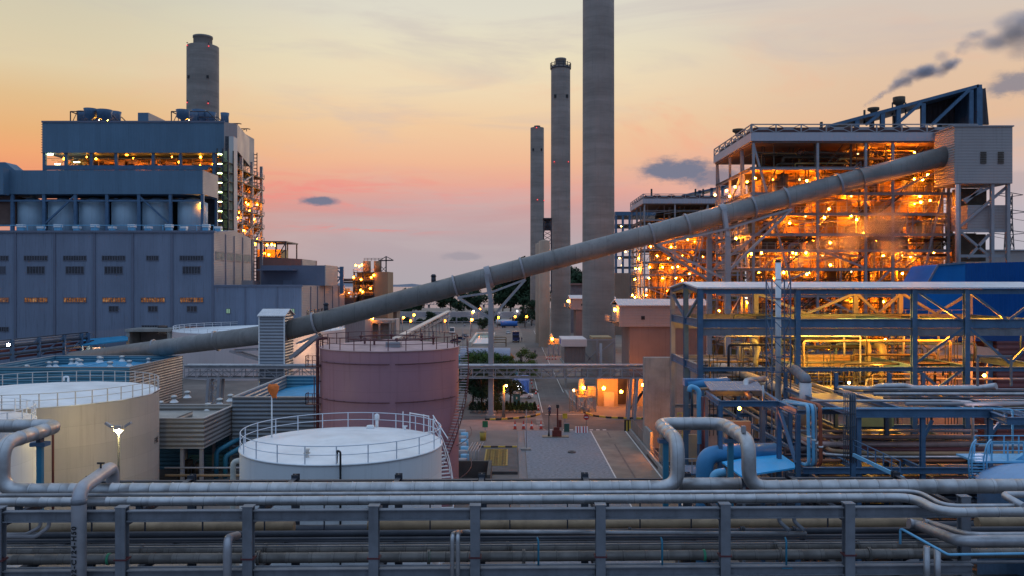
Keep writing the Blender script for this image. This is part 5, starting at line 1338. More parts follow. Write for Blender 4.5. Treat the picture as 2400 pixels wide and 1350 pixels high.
MB().box(X(1325,400), X(1375,400), 400, 412, 0, Z(668,400)).build('wall', mat('store_wall', (.20,.17,.18), .8), b); MB().box(X(1323,400), X(1377,400), 399, 412, Z(668,400)+.01, Z(664,400)).build('roof', mat('red_clad', (.3,.17,.15)), b)

# transmission tower
def pylon(px, Y, pytop, label, s=1.0):
    u = thing('pylon', label, 'pylon', (X(px,Y), Y, 0), 'lattice pylons'); x = X(px,Y); zt = Z(pytop,Y); mb = MB()
    w0, w1 = 6.5*s, 2.0*s
    def lv(f): w = w0+(w1-w0)*min(1, f*1.2); return [(x+a*w/2, Y+b_*w/2, zt*f) for a, b_ in ((-1,-1),(1,-1),(1,1),(-1,1))]
    n = 11
    for k in range(n):
        p, q = lv(k/n), lv((k+1)/n)
        for i in range(4):
            mb.beam(p[i], q[i], .28); mb.beam(p[i], q[(i+1)%4], .16); mb.beam(p[(i+1)%4], q[i], .16); mb.beam(q[i], q[(i+1)%4], .14)
    mb.build('lattice', M['steeldark'], u)
    for f, L in ((.60,9),(.74,8),(.88,7),(.995,5.5)):
        mb = MB(); z = zt*f
        for s2 in (-1, 1): mb.beam((x,Y,z+1),(x+s2*L,Y,z),.25).beam((x,Y,z-.8),(x+s2*L,Y,z),.25)
        mb.build('crossarm', M['steeldark'], u)
    for f, L in ((.60,9),(.74,8),(.88,7)):
        mb = MB()
        for s2 in (-1,1):
            p0 = Vector((x+s2*L,Y,zt*f-1.2)); p1 = p0+Vector((120,40,2))
            pts = [p0.lerp(p1,i/8)-Vector((0,0,5*math.sin(math.pi*i/8))) for i in range(9)]
            mb.tube(pts, .09, 4, 0)
        mb.build('power_line', M['black'], u)
pylon(2365, 330, 455, 'grey lattice power pylon behind the head house frame', .8)
# ================================================================== blue hopper building
YH = 121.0
b = thing('hopper_building', 'big dark blue clad building with a sloping chamfered end behind the blue frame', 'building', (X(2300,YH), YH, 0))
poly = [(2098,668),(2133,628),(2262,617),(2262,900),(2320,900),(2150,735)]
MB().extrude([P(2172,668,YH), P(2199,622,YH), P(2262,617,YH), P(2262,745,YH), P(2180,745,YH), P(2172,725,YH)], (0,8,0)).build('end_cladding', mat('deep_blue', (.008,.13,.42), .75, 0, .15, .2, streak=.2, spec=.1), b)
MB().extrude([P(2262.3,617,YH), P(2470,612,YH), P(2470,745,YH), P(2262.3,745,YH)], (0,14,0)).build('wall', mat('deep_blue_corr', (.005,.075,.29), .7, 0, .15, .2, corr=(0,.7,.06), spec=.1), b)
MB().box(X(2150,YH), X(2470,YH), YH+.5, YH+15, Z(800,YH), Z(745.3,YH)).build('lower_wall', mat('deep_blue_low', (.006,.05,.19), .5, 0, .15, .2), b)
MB().box(X(2340,YH), X(2470,YH), YH+.3, YH+14, 0, Z(800.3,YH)).build('base_wall', mat('hopper_brown', (.13,.055,.06), .7, 0, .2, .3, corr=(2,.8,.04)), b)
for px in (2160, 2250, 2330): x = X(px,YH); MB().box(x-.4,x+.4,YH+1,YH+1.8,0,Z(800.3,YH)).build('column', M['bluesteel'], b)
MB().beam(P(2172,668,YH-.1), P(2199,621,YH-.1), .25).beam(P(2199,621,YH-.1), P(2262,616,YH-.1), .25).build('edge_trim', M['bluesteel'], b)

# ================================================================== big blue open frame
fx0 = X(1641,85); fx1 = X(2500,85)
fr = thing('open_steelwork', 'big blue steel frame hall without walls under a white ribbed roof', 'steel frame', (36, 92, 0))
ze, zr = Z(676,85), Z(661.5,92)
MB().extrude([(fx0-.4,84.6,ze-.02),(fx0-.4,92,zr-.1),(fx0-.4,99.9,ze-.02),(fx0-.4,99.9,ze+.12),(fx0-.4,92,zr+.05),(fx0-.4,84.6,ze+.12)], (fx1-fx0,0,0)).build('roof', mat('roof_white_frame', (.62,.63,.66), .45, .1, .1, .6, corr=(0,.45,.025), streak=.0), fr)
nx = [fx0, X(1869,85), X(2142,85), X(2265,85), X(2455,85)]
for x in nx:
    for y in (85, 99.5): MB().ibeam((x,y,0),(x,y,ze-.06), .52, .5, .09, up=(0,1,0)).build('column', M['bluesteel'] if y == 85 else M['greysteel'], fr)
MB().ibeam((fx0,92,0),(fx0,92,zr-.12), .5, .5, .09, up=(0,1,0)).build('column', M['bluesteel'], fr)
for y in (85, 99.5):
    MB().ibeam((fx0,y,ze-.32),(fx1-.5,y,ze-.32), .3, .5).build('eave_beam', (M['bluesteel'] if y == 85 else M['greysteel']), fr)
    for i in range(len(nx)-1):
        a, c = nx[i]+.28, nx[i+1]-.28
        z = Z(758,85); MB().ibeam((a,y,z),(c,y,z), .4, .9, .07).build('beam', (M['bluesteel'] if y == 85 else M['greysteel']), fr)
        z = Z(778,85); MB().box(a,c,y-.1,y+.1,z-.38,z+.38).build('fascia_beam', M['steel'] if y == 85 else (M['bluesteel'] if y == 85 else M['greysteel']), fr)
        z = Z(865,85); MB().ibeam((a,y,z),(c,y,z), .34, .44, .07).build('beam', (M['bluesteel'] if y == 85 else M['greysteel']), fr)
        z = Z(1000,85); MB().ibeam((a,y,z),(c,y,z), .34, .44, .07).build('beam', (M['bluesteel'] if y == 85 else M['greysteel']), fr)
for x in nx:
    for py in (758, 865): z = Z(py,85); MB().ibeam((x,85.3,z),(x,99.2,z), .4, .8, .07).build('cross_beam', M['bluesteel'], fr)
MB().ibeam((fx0,85,ze-.3),(fx0,92,zr-.4), .3, .4).build('rafter', M['bluesteel'], fr); MB().ibeam((fx0,92,zr-.4),(fx0,99.5,ze-.3), .3, .4).build('rafter', M['bluesteel'], fr)
for (a, c, y) in (((2149,682),(2255,752),85),((2147,850),(2258,768),85),((2148,866),(2200,908),85),((2255,866),(2200,908),85),((2272,684),(2362,752),85),((2452,684),(2362,752),85),((2270,768),(2367,852),85),((2452,768),(2367,852),85)):
    MB().beam(P(*a,y), P(*c,y), .24).build('brace', M['bluesteel'], fr)
for i in (1, 2, 3):
    a, c = nx[i], nx[i+1]; m_ = (a+c)/2; z0_, z1_ = Z(758,85)+.5, ze-.6
    MB().beam((a,99.3,z1_),(m_,99.3,z0_),.3).build('brace', M['greysteel'], fr); MB().beam((c,99.3,z1_),(m_,99.3,z0_),.3).build('brace', M['greysteel'], fr)
    MB().beam((a,99.3,z0_-1.4),(m_,99.3,Z(865,85)+.3),.3).build('brace', M['greysteel'], fr); MB().beam((c,99.3,z0_-1.4),(m_,99.3,Z(865,85)+.3),.3).build('brace', M['greysteel'], fr)
MB().beam((fx0,99.3,ze-.8),(fx0,92.3,Z(752,85)),.26).build('brace', M['bluesteel'], fr); MB().beam((fx0,85.3,ze-.8),(fx0,91.7,Z(752,85)),.26).build('brace', M['bluesteel'], fr)
for (px, py, y, w, c) in ((1760,768,88,220,YELLOW),(1900,768,88,430,YELLOW),(1985,768,88,430,YELLOW),(2060,768,88,360,YELLOW),(2200,768,88,900,ORANGE),(2330,768,88,900,ORANGE),(1930,868,88,200,YELLOW),(2060,868,88,200,YELLOW)):
    q = P(px,py,y); MB().cbox((q.x,q.y,q.z), .35,.2,.16).build('lamp', M['lamp_o'], fr); plight(q+Vector((0,.5,-.1)), c, w, fr, .12)
for px in (2278, 2365, 2455, 2000):
    q = P(px,684,85.4); MB().sphere(q,.2,10,6).build('lamp', M['lamp_o'], fr); plight(q+Vector((0,.6,-.3)), ORANGE, 220, fr)
q = P(2307,880,97); MB().sphere(q,.18,10,6).build('lamp', M['lamp_o'], fr); plight(q+Vector((0,-.4,-.5)), ORANGE, 500, fr)
# pipes, ducts and ledges inside the frame
duct_m = mat('duct_yellow', (.46,.40,.22), .5, .1, .2, .5, streak=.25)
for i, (px, w, pyt, lab) in enumerate(((2035,14,806,'narrower yellowish duct with a bent top inside the blue frame'),(2069,18,812,'broader yellowish duct with a bent top inside the blue frame'))):
    x = X(px,95); r = w/2*95/F
    MBd = MB().tube([(x,95,0),(x,95,Z(pyt,95)),(x-.3,97.5,Z(pyt,95)+.1)], r, 14, .7)
    o = MBd.build('duct', duct_m); tag(o, lab, 'duct', 'yellowish ducts inside the blue frame')
for i, (py, r) in enumerate(((836,.28),(846,.32),(856,.26),(795,.2),(812,.16))):
    o = MB().tube([P(1790,py,96), P(2018,py,96)], r, 10).build('header_pipe', M['tan'] if i < 3 else M['steeldark'])
    tag(o, 'long horizontal ' + ['tan pipe, upper of the thick three','tan pipe, middle and thickest inside the blue frame','tan pipe, lowest of the thick three inside the blue frame','dark pipe, uppermost inside the blue frame','dark pipe just above the tan ones inside the blue frame'][i], 'pipe', 'header pipes inside the blue frame')
for i, (px, px2, py) in enumerate(((1732,1757,806),(1741,1757,816))):
    o = MB().tube([P(px,905,97), P(px,py,97), P(px2,py,97), P(px2+4,py+20,97)], .2 if i == 0 else .15, 12, .6).build('gooseneck_pipe', M['jacket2']); tag(o, ['taller silver gooseneck pipe at the blue frame end','shorter silver gooseneck pipe tucked under the taller one'][i], 'pipe', 'gooseneck pipes')
o = MB().tube([P(1760,798,94), P(1768,798,94), P(1778,815,94), P(1770,845,94), P(1774,870,94)], .27, 14, .5).build('gooseneck_pipe', mat('pipe_yellowish', (.42,.40,.28), .45, .2, .2, 1)); tag(o, 'fat yellowish curled pipe beside the silver goosenecks', 'pipe', 'gooseneck pipes')
u = thing('pipe_support', 'yellowish steel bench holding the goosenecks inside the blue frame', 'support', (X(1790,95),95,0))
MB().box(X(1760,95),X(1850,95),94,96,Z(846,95),Z(842,95)).box(X(1770,95),X(1773,95),94.5,95,0,Z(846.1,95)).box(X(1836,95),X(1839,95),94.5,95,0,Z(846.1,95)).build('bench', M['tan'], u)
MB().box(X(1590,100),X(1730,100),100.5,101,Z(852,100),Z(846,100)).build('ledge', M['greysteel'], u)
u = thing('heat_exchanger', 'grey box heat exchanger lit orange behind the blue frame base', 'machine', (X(2200,106),106,0))
MB().box(X(2140,106),X(2280,106),106,110,0,Z(880,106)).build('casing', mat('exch', (.38,.27,.2), .6, 0, .2, .4), u)
MB().box(X(2146,106),X(2270,106),105.6,110,Z(880,106)+.01,Z(866,106)).build('lid', M['greysteel'], u)
plight(P(2200,905,104), ORANGE, 250, u)
u = thing('lagged_header', 'pale lagged duct with a step crossing behind the blue frame braces', 'duct', (X(2200,104),112,0))
MB().extrude([P(2150,795,112),P(2250,805,112),P(2340,818,112),P(2340,845,112),P(2150,838,112)], (0,3,0)).build('casing', mat('lagged', (.4,.33,.28), .6, 0, .2, .3), u)

rz_ = random.Random(31)
for i in range(34):
    y = rz_.uniform(87.5, 98.5); z = rz_.choice((Z(790,90), Z(810,90), Z(830,90), Z(850,92), Z(880,92), Z(900,92), Z(735,92), Z(925,90)))+rz_.uniform(-.5,.5)
    xa_ = rz_.uniform(20, 40); xb_ = xa_+rz_.uniform(6, 22); r = rz_.uniform(.05,.15)
    pp = [(xa_,y,z-rz_.uniform(1,4)),(xa_,y,z),(xb_,y,z),(xb_,y+.2,z-rz_.uniform(1,5))]
    tag(MB().tube(pp, r, 8).build('frame_pipe', M[['steeldark','greysteel','equipdark','tan','bluesteel'][i%5]]), 'thin pipe among the tangle inside the big blue frame', 'pipe', 'thin pipes inside the big blue frame')
for py in (745, 857): rail(MB(), [(fx0,98.9,Z(py+3,98.9)),(fx1-3,98.9,Z(py+3,98.9))], 1.1, .03, 1.4).build('handrail', M['greysteel'], fr)
for i in range(9):
    a = nx[0]+2+i*3.4; mb = MB()
    for k in range(5): mb.beam((a+k*.5,93+k*.3,6),(a+k*.5,93+k*.3,rz_.uniform(13,18)),.08).beam((a+k*.5,93+k*.3,9+k),(a+2.4,94,9+k*1.3),.06)
    tag(mb.build('pipe_bundle', M['steeldark']), 'bundle of thin upright conduits inside the big blue frame', 'conduit', 'conduit bundles inside the big blue frame')
# concrete wall beside the lane
cw = thing('concrete_wall', 'tall stained bare concrete wall beside the lane', 'wall', (24, 117, 0))
MB().box(X(1510,117), X(1726,117), 117, 118.2, 0, Z(838,117)).build('slab', M['concrete'], cw)
MB().box(X(1510,117), X(1516,117), 112, 116.99, 0, 3.2).build('return_wall', M['concrete'], cw)
q = Vector((19.6, 109.5, 3.0)); MB().sphere(q,.14,8,5).build('lamp', M['lamp_o'], cw); plight(q+Vector((-.5,-.3,.2)), ORANGE, 800, cw)
MB().box(19.2, 24, 108, 108.3, 0, 3.6).build('lit_panel', mat('lit_panel_paint', (.5,.4,.28), .7, 0, .1, .5), cw)
fe = thing('fence', 'thin grey sheet fence with posts along the concrete lane', 'fence', (18.6, 118, 0))
for k in range(9):
    y = 102+k*3.4; MB().box(18.6,18.68,y,y+.08,0,2.3).build('post', M['greysteel'], fe)
MB().box(18.62,18.66,116,129,.2,2.2).build('panel', mat('fence_panel', (.2,.17,.15), .7, 0, .2, .5), fe)
rail(MB(), [(18.7,98,0),(18.7,116,0)], 1.5, .03, 2).build('handrail', M['greysteel'], fe)
MB().box(18.2,18.5,100,129,0,.7).build('plinth', M['concrete'], fe)

# white vent stack in its lattice
vs = thing('vent_stack', 'slim white vent stack held by a blue lattice frame', 'stack', (X(1824,77), 77, 0))
x = X(1824,77); r = 6.5*77/F
MB().cyl(x,77,Z(880,77),Z(609,77),r,r,18).build('stack', M['white'], vs)
MB().cyl(x,77,Z(615,77),Z(608,77),r*1.08,r*1.08,18).build('cap', M['steeldark'], vs)
MB().cyl(x,77,0,Z(880,77)-.005,r*1.15,r*1.15,18).build('base_pipe', M['steel'], vs)
mb = MB(); h = .85
lg = [(-h,-h),(h,-h),(h,h),(-h,h)]
for a, c in lg: mb.box(x+a-.05,x+a+.05,77+c-.05,77+c+.05,0,Z(655,77))
zs = [Z(p,77) for p in (656,700,745,790,835,870,905)]
for k in range(len(zs)-1):
    for i in range(4):
        p, q = lg[i], lg[(i+1)%4]
        mb.beam((x+p[0],77+p[1],zs[k]),(x+q[0],77+q[1],zs[k]),.09).beam((x+p[0],77+p[1],zs[k]),(x+q[0],77+q[1],zs[k+1]),.06)
mb.build('lattice', M['bluesteel'], vs)
for z in zs[1:4]: MB().cyl(x,77,z-.06,z+.06,r+.12,r+.12,16).build('clamp', M['steeldark'], vs)

# ================================================================== pipe corridor running away from the camera (z about 13 m)
def pipe(name, pts, r, m, label, group, n=12, bend=None, seam=0):
    return tag(MB().tube(pts, r, n, bend, seam).build(name, m), label, 'pipe', group)
gA = 'pipes of the elevated corridor beside the blue frame'
zA = 12.9
cor = thing('pipe_corridor', 'blue steel corridor frame carrying parallel pipes beside the vent stack', 'pipe rack', (27, 80, 0))
for y in (70, 78, 86, 94, 102, 110):
    for x in (23.4, 31.5): MB().ibeam((x,y,0),(x,y,zA-.45), .32, .32, .05, up=(0,1,0)).build('column', M['bluesteel'], cor)
    for z in (zA-.6, 9.6, 7.0): MB().ibeam((23.4,y,z),(31.5,y,z), .3, .32, .05).build('cross_beam', M['bluesteel'], cor)
for x in (23.4, 31.5):
    for z in (zA-.6, 9.6): MB().ibeam((x,70,z-.33),(x,110,z-.33), .25, .3, .05).build('long_beam', M['bluesteel'], cor)
pipe('lagged_pipe', [(26.2,112,zA),(26.2,75,zA),(26.2,75,zA-2.5)], .46, mat('cream_lagging', (.55,.50,.42), .45, .3, .15, 1), 'fat cream lagged pipe running down the corridor towards the vent stack', gA, 16)
rndp = random.Random(21)
cols_ = ['jacket2','steeldark','greysteel','lightblue','jacket2','tan','greysteel','steeldark','jacket2','lightblue']
for i in range(10):
    x = 27.2+i*.42; r = .07+.05*(i%3)
    yend = 66+i*.9
    xe = 62
    zz = zA-.3+r+.02*i
    pipe('corridor_pipe', [(x,111,zz),(x,yend,zz),(x+4,yend-.3,zz),(xe,yend-.3,zz)] if i % 2 else [(x,111,zz),(x,yend+4,zz),(xe-4+i*.2,yend+4,zz),(xe-4+i*.2,yend+4,4)], r, M[cols_[i]],
         ['thin silver','thin dark','slim grey','thin light blue','slim silver','slim tan','thin grey','thin dark','slim silver','thin light blue'][i] + ' corridor pipe turning along the rack, ' + ['closest to the cream pipe','second from the cream pipe','third from the cream pipe','fourth from the cream pipe','fifth from the cream pipe','sixth from the cream pipe','fourth from the outer edge','third from the outer edge','second from the outer edge','on the outer edge'][i], gA, 8)
for i in range(6):
    x = 24.1+i*.9; r = .12+.06*(i%3)
    pipe('lower_corridor_pipe', [(x,110,9.85+r),(x,64+i,9.85+r),(x+3,63+i,9.85+r),(58,63+i,9.85+r)], r, M[['jacket2','tan','brownsteel','greysteel','jacket2','steeldark'][i]],
         ['silver','tan','rust red','grey','silver','dark'][i]+' pipe on the lower tier of the corridor, '+['nearest the lane','second from the lane','third from the lane','third from the outer side','second from the outer side','outermost'][i], 'pipes on the lower corridor tier', 10)
# drum with a curved hood
dr = thing('duct_drum', 'short pale upright drum with a curved hood on the pipe corridor', 'duct', (X(1888,71), 71, zA-1))
MB().cyl(X(1888,71),71,zA-.9,Z(897,71),.5,.5,20).build('drum', mat('drum_white', (.5,.5,.52), .5, .1, .2, 1, streak=.3), dr)
MB().tube([(X(1888,71),71,Z(897,71)+.02),(X(1888,71),71,Z(888,71)),(X(1872,75),76,Z(870,75)),(X(1862,80),82,Z(868,80))], .46, 14, .8).build('hood', M['steel'], dr)
# near blue structure with a ribbed roof panel
s = thing('valve_structure', 'near blue steel frame with a small purple grey ribbed roof panel', 'steel frame', (X(1760,64), 64, 0))
zN = Z(946,62)
for px, y in ((1688,62),(1826,62),(1655,68),(1788,68),(1870,58)): x = X(px,y); MB().ibeam((x,y,0),(x,y,zN-.2), .3, .3, .05, up=(0,1,0)).build('column', M['bluesteel'], s)
def bm(a, c, h=.42): MB().ibeam(a, c, .26, h, .05).build('beam', M['bluesteel'], s)
bm((X(1688,62),62,zN),(X(1826,62),62,zN)); bm((X(1655,68),68,zN),(X(1788,68),68,zN)); bm((X(1655,68),67.8,zN),(X(1688,62),62.2,zN)); bm((X(1788,68),67.8,zN),(X(1826,62),62.2,zN)); bm((X(1826,62),61.9,zN),(X(1870,58),58.2,zN))
MB().add([(X(1650,70),70,zN+.75),(X(1775,70),70,zN+.75),(X(1792,66),66,zN+.5),(X(1665,66),66,zN+.5),(X(1650,70),70,zN+.68),(X(1775,70),70,zN+.68),(X(1792,66),66,zN+.43),(X(1665,66),66,zN+.43)], [(0,1,2,3),(7,6,5,4),(0,4,5,1),(1,5,6,2),(2,6,7,3),(3,7,4,0)]).build('roof_panel', mat('roof_panel_purple', (.32,.29,.34), .45, .3, .12, 1, corr=(0,.33,.03)), s)
MB().beam((X(1826,62),62,zN-.4),(X(1870,58)-.1,58,zN-3.6),.22).build('brace', M['bluesteel'], s)
MB().box(X(1655,68),X(1830,62),62.3,67.6,8.0,8.1).build('grating', M['steeldark'], s)
rail(MB(), [(X(1660,64),62.5,8.1),(X(1826,62),62.5,8.1)], 1.1, .03, 1.2).build('handrail', M['greysteel'], s)
q = P(1733,957,66); MB().sphere(q,.12,8,5).build('lamp', M['lamp_o'], s); plight(q+Vector((0,.3,-.3)), ORANGE, 260, s)
MB().box(X(1700,69.5),X(1760,69.5),69.5,70,8.1,11.6).build('panel_wall', mat('panel_orange', (.4,.3,.2), .6), s)
u = thing('blue_hood', 'bright blue rolled sheet hood behind the ribbed roof panel', 'hood', (X(1680,78), 78, 11))
MB().tube([P(1612,905,78), P(1705,893,78)], .42, 10).box(X(1605,78),X(1712,78),78,79,Z(905,78),Z(889,78)).build('sheet', mat('bright_blue', (.03,.20,.42), .4, 0, .15, 1), u)
pipe('silver_pipe', [P(1612,914,76), P(1700,908,76)], .13, M['tan'], 'thin tan pipe lying in front of the bright blue hood', gA, 8)
pipe('silver_bend', [P(1760,930,68), P(1748,920,68), P(1748,893,69), P(1792,888,72)], .26, M['jacket2'], 'silver pipe bend resting beside the ribbed roof panel', gA, 12)
pipe('silver_riser', [P(1790,960,65), P(1788,903,65)], .1, M['jacket2'], 'thin silver riser pipe beside the ribbed roof panel', gA, 8)
pipe('blue_hook_pipe', [P(1640,1040,66), P(1638,912,66), P(1618,905,66), P(1615,918,66)], .2, M['lightblue'], 'light blue pipe with a hooked top at the near frame corner', gA, 10)
pipe('red_riser', [P(1646,1120,66), P(1646,930,66)], .2, M['brownsteel'], 'rust red riser pipe at the near frame corner', gA, 10)
# vertical blue pipes with red one
gV = 'vertical pipes dropping from the rack'
for i, (px, r, m, lab) in enumerate(((1896,.12,'lightblue','light blue'),(1907,.12,'lightblue','light blue'),(1914,.06,'greysteel','thin grey'),(1924,.13,'brown_red','brick red'))):
    mm = M.get(m) or mat('brick_red_pipe', (.32,.08,.04), .5, 0, .2, 1)
    y = 57; o = pipe('drop_pipe', [P(px-70,942-i*3,66), P(px-2,950,y), P(px,1092,y), P(px-18,1086,y+1)], r, mm, lab+' pipe bending down the near frame side, '+['outermost towards the lane','second from the lane side','between the blue and the red ones','only red one of the row'][i], gV, 10, .5)
    MB().cyl(X(px,y),y,Z(1025+i*8,y),Z(1021+i*8,y),r+.03,r+.03,12).build('collar', M['white'], o)
# ladder-like cable tray column
u = thing('cable_ladder', 'bundle of thin dark conduits rising beside the red pipe', 'conduit', (X(1990,56), 56, 0))
for k in range(7):
    MB().tube([P(1978+k*4.5,1085,56), P(1978+k*4.5,922,56), P(1955+k*4,915,60)], .035, 5, .3).build('conduit', M['steel'], u)
MB().ibeam(P(1999,1130,56.3), P(1999,925,56.3), .3, .3, .05, up=(0,1,0)).build('column', M['bluesteel'], u)
for py in (940,970,1000,1030,1060): MB().beam(P(1976,py,55.9), P(2006,py,55.9), .05).build('clip', M['steeldark'], u)
u = thing('tray_or_dark_deck', 'sloping blue cable tray descending towards the rack', 'cable tray', (X(2050,54), 54, 8))
for dyy in (0, .7, 1.2):
    MB().beam(P(2000,1066,56-dyy), P(2118,1122,50-dyy), .12, .22).build('tray_rail', M['lightblue'], u)
for k in range(10):
    f = k/10; p = P(2000,1066,56).lerp(P(2118,1122,50), f); MB().beam(p, p+Vector((0,-1.2,0)), .06).build('rung', M['steel'], u)
rail(MB(), [P(2000,1058,56), P(2110,1112,50)], .8, .03, 1).build('handrail', M['bluesteel'], u)

# ================================================================== second rack parallel to the near one
rk = thing('pipe_rack', 'blue steel rack with stacked pipes behind the near silver pipe', 'pipe rack', (44, 62, 0))
zk = Z(967,60)
for px in (2012, 2162, 2320, 2420):
    x = X(px,60); MB().ibeam((x,60,0),(x,60,zk+.3), .3, .34, .05, up=(0,1,0)).build('column', M['bluesteel'], rk)
    MB().ibeam((x,76,0),(x,76,zk+1.2), .3, .34, .05, up=(0,1,0)).build('column', M['bluesteel'], rk)
    for z in (zk, 10.0, 7.4): MB().ibeam((x,60.2,z-.3),(x,76,z-.3), .26, .34, .05).build('cross_beam', M['bluesteel'], rk)
MB().ibeam((X(2003,60),59.75,zk),(X(2318,60),59.75,zk), .3, .62, .06).build('front_beam', M['bluesteel'], rk)
MB().ibeam((X(2318,60),59.75,zk-.1),(X(2360,57),57,zk-.1), .3, .5, .06).build('front_beam', M['bluesteel'], rk)
MB().ibeam((X(2360,57),57,zk-.1),(X(2480,57),57,zk-.1), .3, .5, .06).build('front_beam', M['bluesteel'], rk)
MB().ibeam((X(1880,60),59.8,Z(1101,60)),(X(2430,60),59.8,Z(1101,60)), .3, .45, .06).build('low_beam', M['bluesteel'], rk)
MB().box(X(2010,62),X(2420,62),63,75,zk-.62,zk-.56).build('tray_deck', M['steeldark'], rk)
MB().box(X(2010,62),X(2420,62),61,75,7.05,7.1).build('tray_deck', M['steeldark'], rk)
for a, c in (((2162,1030),(2185,985)),((2325,1015),(2358,970))): MB().beam(P(*a,60.2), P(*c,60.2), .2).build('brace', M['bluesteel'], rk)
gR = 'pipes on the blue rack behind the near silver pipe'
pipe('lagged_pipe', [P(1960,910,76), P(2040,913,76), P(2062,906,75), P(2120,905,75), P(2145,911,74), P(2300,910,73), P(2335,905,72)], .30, M['jacket2'], 'lumpy silver lagged pipe lying highest on the blue rack', gR, 14, .6)
for i in range(7):
    y = 61.5+i*1.9; r = .07+.035*((i*2) % 3); z = zk+r
    pts = [(X(1960,y)-2,y,z),(X(2352,60)-.4*i,y,z),(X(2352,60)-.4*i+1.2,y-.6,z),(X(2352,60)-.4*i+1.2,y-.6,5)] if i in (0,2) else [(30,y,z),(66,y,z)]
    pipe('rack_pipe', pts, r, M[['lightblue','greysteel','jacket2','steeldark','jacket2','steeldark','greysteel'][i]],
         ['light blue pipe on the front edge of the blue rack bending down at its end','second pipe of the blue rack top, grey','third pipe of the blue rack top, silver and bending down','fourth pipe of the blue rack top, dark','fifth pipe of the blue rack top, silver','sixth pipe of the blue rack top, dark','rearmost grey pipe of the blue rack top'][i], gR, 8)
for i, (py, y, r, m, lab) in enumerate(((1042,66,.24,'pinkish','thick pinkish lagged pipe in the middle of the blue rack'),(1024,70,.22,'pinkish','slightly thinner pinkish lagged pipe above the thick one'),(1010,72,.12,'greysteel','slim grey pipe above the two pinkish ones'),(1080,63,.13,'rusty','rust orange pipe low on the blue rack'),(1066,65,.1,'steeldark','thin dark pipe just above the rust orange one'),(1055,68,.3,'steeldark','thick dark pipe under the pinkish ones'))):
    mm = {'pinkish': mat('pink_lit_lagging', (.34,.26,.25), .5, .25, .2, 1.2, seam=(0,1.6,.02)), 'rusty': mat('rust_orange_pipe', (.30,.11,.05), .6, 0, .25, 1)}.get(m) or M[m]  # pink light on these pipes is put into the lagging colour
    pts = [P(1840,py-(28 if m == 'pinkish' else 0),y+(9 if m == 'pinkish' else 0)), P(1915,py,y), P(2290,py,y)]
    pipe('rack_pipe', pts, r, mm, lab, gR, 12, 1.0)
q = P(2296,975,62); MB().sphere(q,.13,8,5).build('lamp', M['lamp_w'], rk); plight(q+Vector((0,.3,-.3)), (1,.8,.9), 120, rk)
plight(P(2080,985,72), YELLOW, 260, rk)
MB().box(X(2040,80),X(2140,80),84,85,Z(1000,84),Z(975,84)).build('lit_trough', mat('trough', (.3,.3,.12), .6), rk)
u = thing('frame_guard', 'thin grey steel goalpost frame standing on the blue rack end', 'frame', (X(2330,70), 70, zk))
MB().beam(P(2291,905,70),P(2291,835,70),.16).beam(P(2370,905,70),P(2370,835,70),.16).beam(P(2289,835,70),P(2372,835,70),.16).build('frame', M['steel'], u)
# yellow lit sheet roof glimpsed under the frame
u = thing('lit_canopy', 'flat sheet canopy glowing yellow behind the corridor pipes', 'canopy', (X(1990,86), 86, 8))
MB().box(X(1930,90),X(2065,90),91.5,94,Z(915,90),Z(914,90)+.05).build('sheet', mat('canopy_sheet', (.5,.42,.25), .5, 0, .1, .5), u)
MB().box(X(1935,90),X(1938,90),93,93.3,0,Z(915,90)-.01).box(X(2058,90),X(2061,90),93,93.3,0,Z(915,90)-.01).build('post', M['steel'], u)
plight(P(1990,897,92), YELLOW, 260, u)

# platform with handrails and the small dome tank
pf = thing('access_platform', 'blue walkway platform with railings and ladder hoops over a dome tank', 'platform', (X(2340,53), 53, 0))
zp = Z(1078,53)
MB().box(X(2280,53), X(2430,53), 52.6, 55, zp-.12, zp).build('deck', M['lightblue'], pf)
rail(MB(), [(X(2282,55),54.9,zp),(X(2420,55),54.9,zp)], 1.2, .035, 1.1).build('handrail', M['lightblue'], pf)
rail(MB(), [(X(2318,53),52.7,zp),(X(2430,53),52.7,zp)], 1.2, .035, 1.1).build('handrail', M['lightblue'], pf)
for px in (2272, 2307):
    MB().tube([P(px,1125,52.5), P(px-2,1075,52.5), P(px+6,1040,52.5), P(px+16,1030,53.5)], .05, 6, .5).tube([P(px+7,1125,52.5), P(px+5,1075,52.5), P(px+9,1045,52.5), P(px+16,1034,53.5)], .05, 6, .5).build('ladder_hoop', M['lightblue'], pf)
for k in range(9): MB().beam(P(2272,1062+k*7,52.5), P(2307,1062+k*7,52.5), .05).build('rung', M['lightblue'], pf)
for px in (2300, 2400): x = X(px,54); MB().box(x-.12,x+.12,54,54.2,0,zp-.12).build('leg', M['bluesteel'], pf)
MB().beam(P(2330,1110,53),P(2400,1065,53.2),.3,.2).build('brace', M['lightblue'], pf)
dt = thing('dome_tank', 'small blue lit dome roofed tank beneath the walkway platform', 'tank', (X(2430,51), 51, 0))
MB().lathe(X(2430,51),51,[(3.2,0),(3.2,Z(1134,51)-.01)],40).build('shell', M['bluesteel'], dt)
MB().lathe(X(2430,51),51,[(3.3,Z(1134,51)),(3.3,Z(1132,51)),(2.9,Z(1116,51)),(2.0,Z(1102,51)),(1.0,Z(1094,51)),(.02,Z(1090,51))],40).build('roof', mat('dome_blue', (.22,.36,.55), .5, 0, .1, .6, streak=.2), dt)
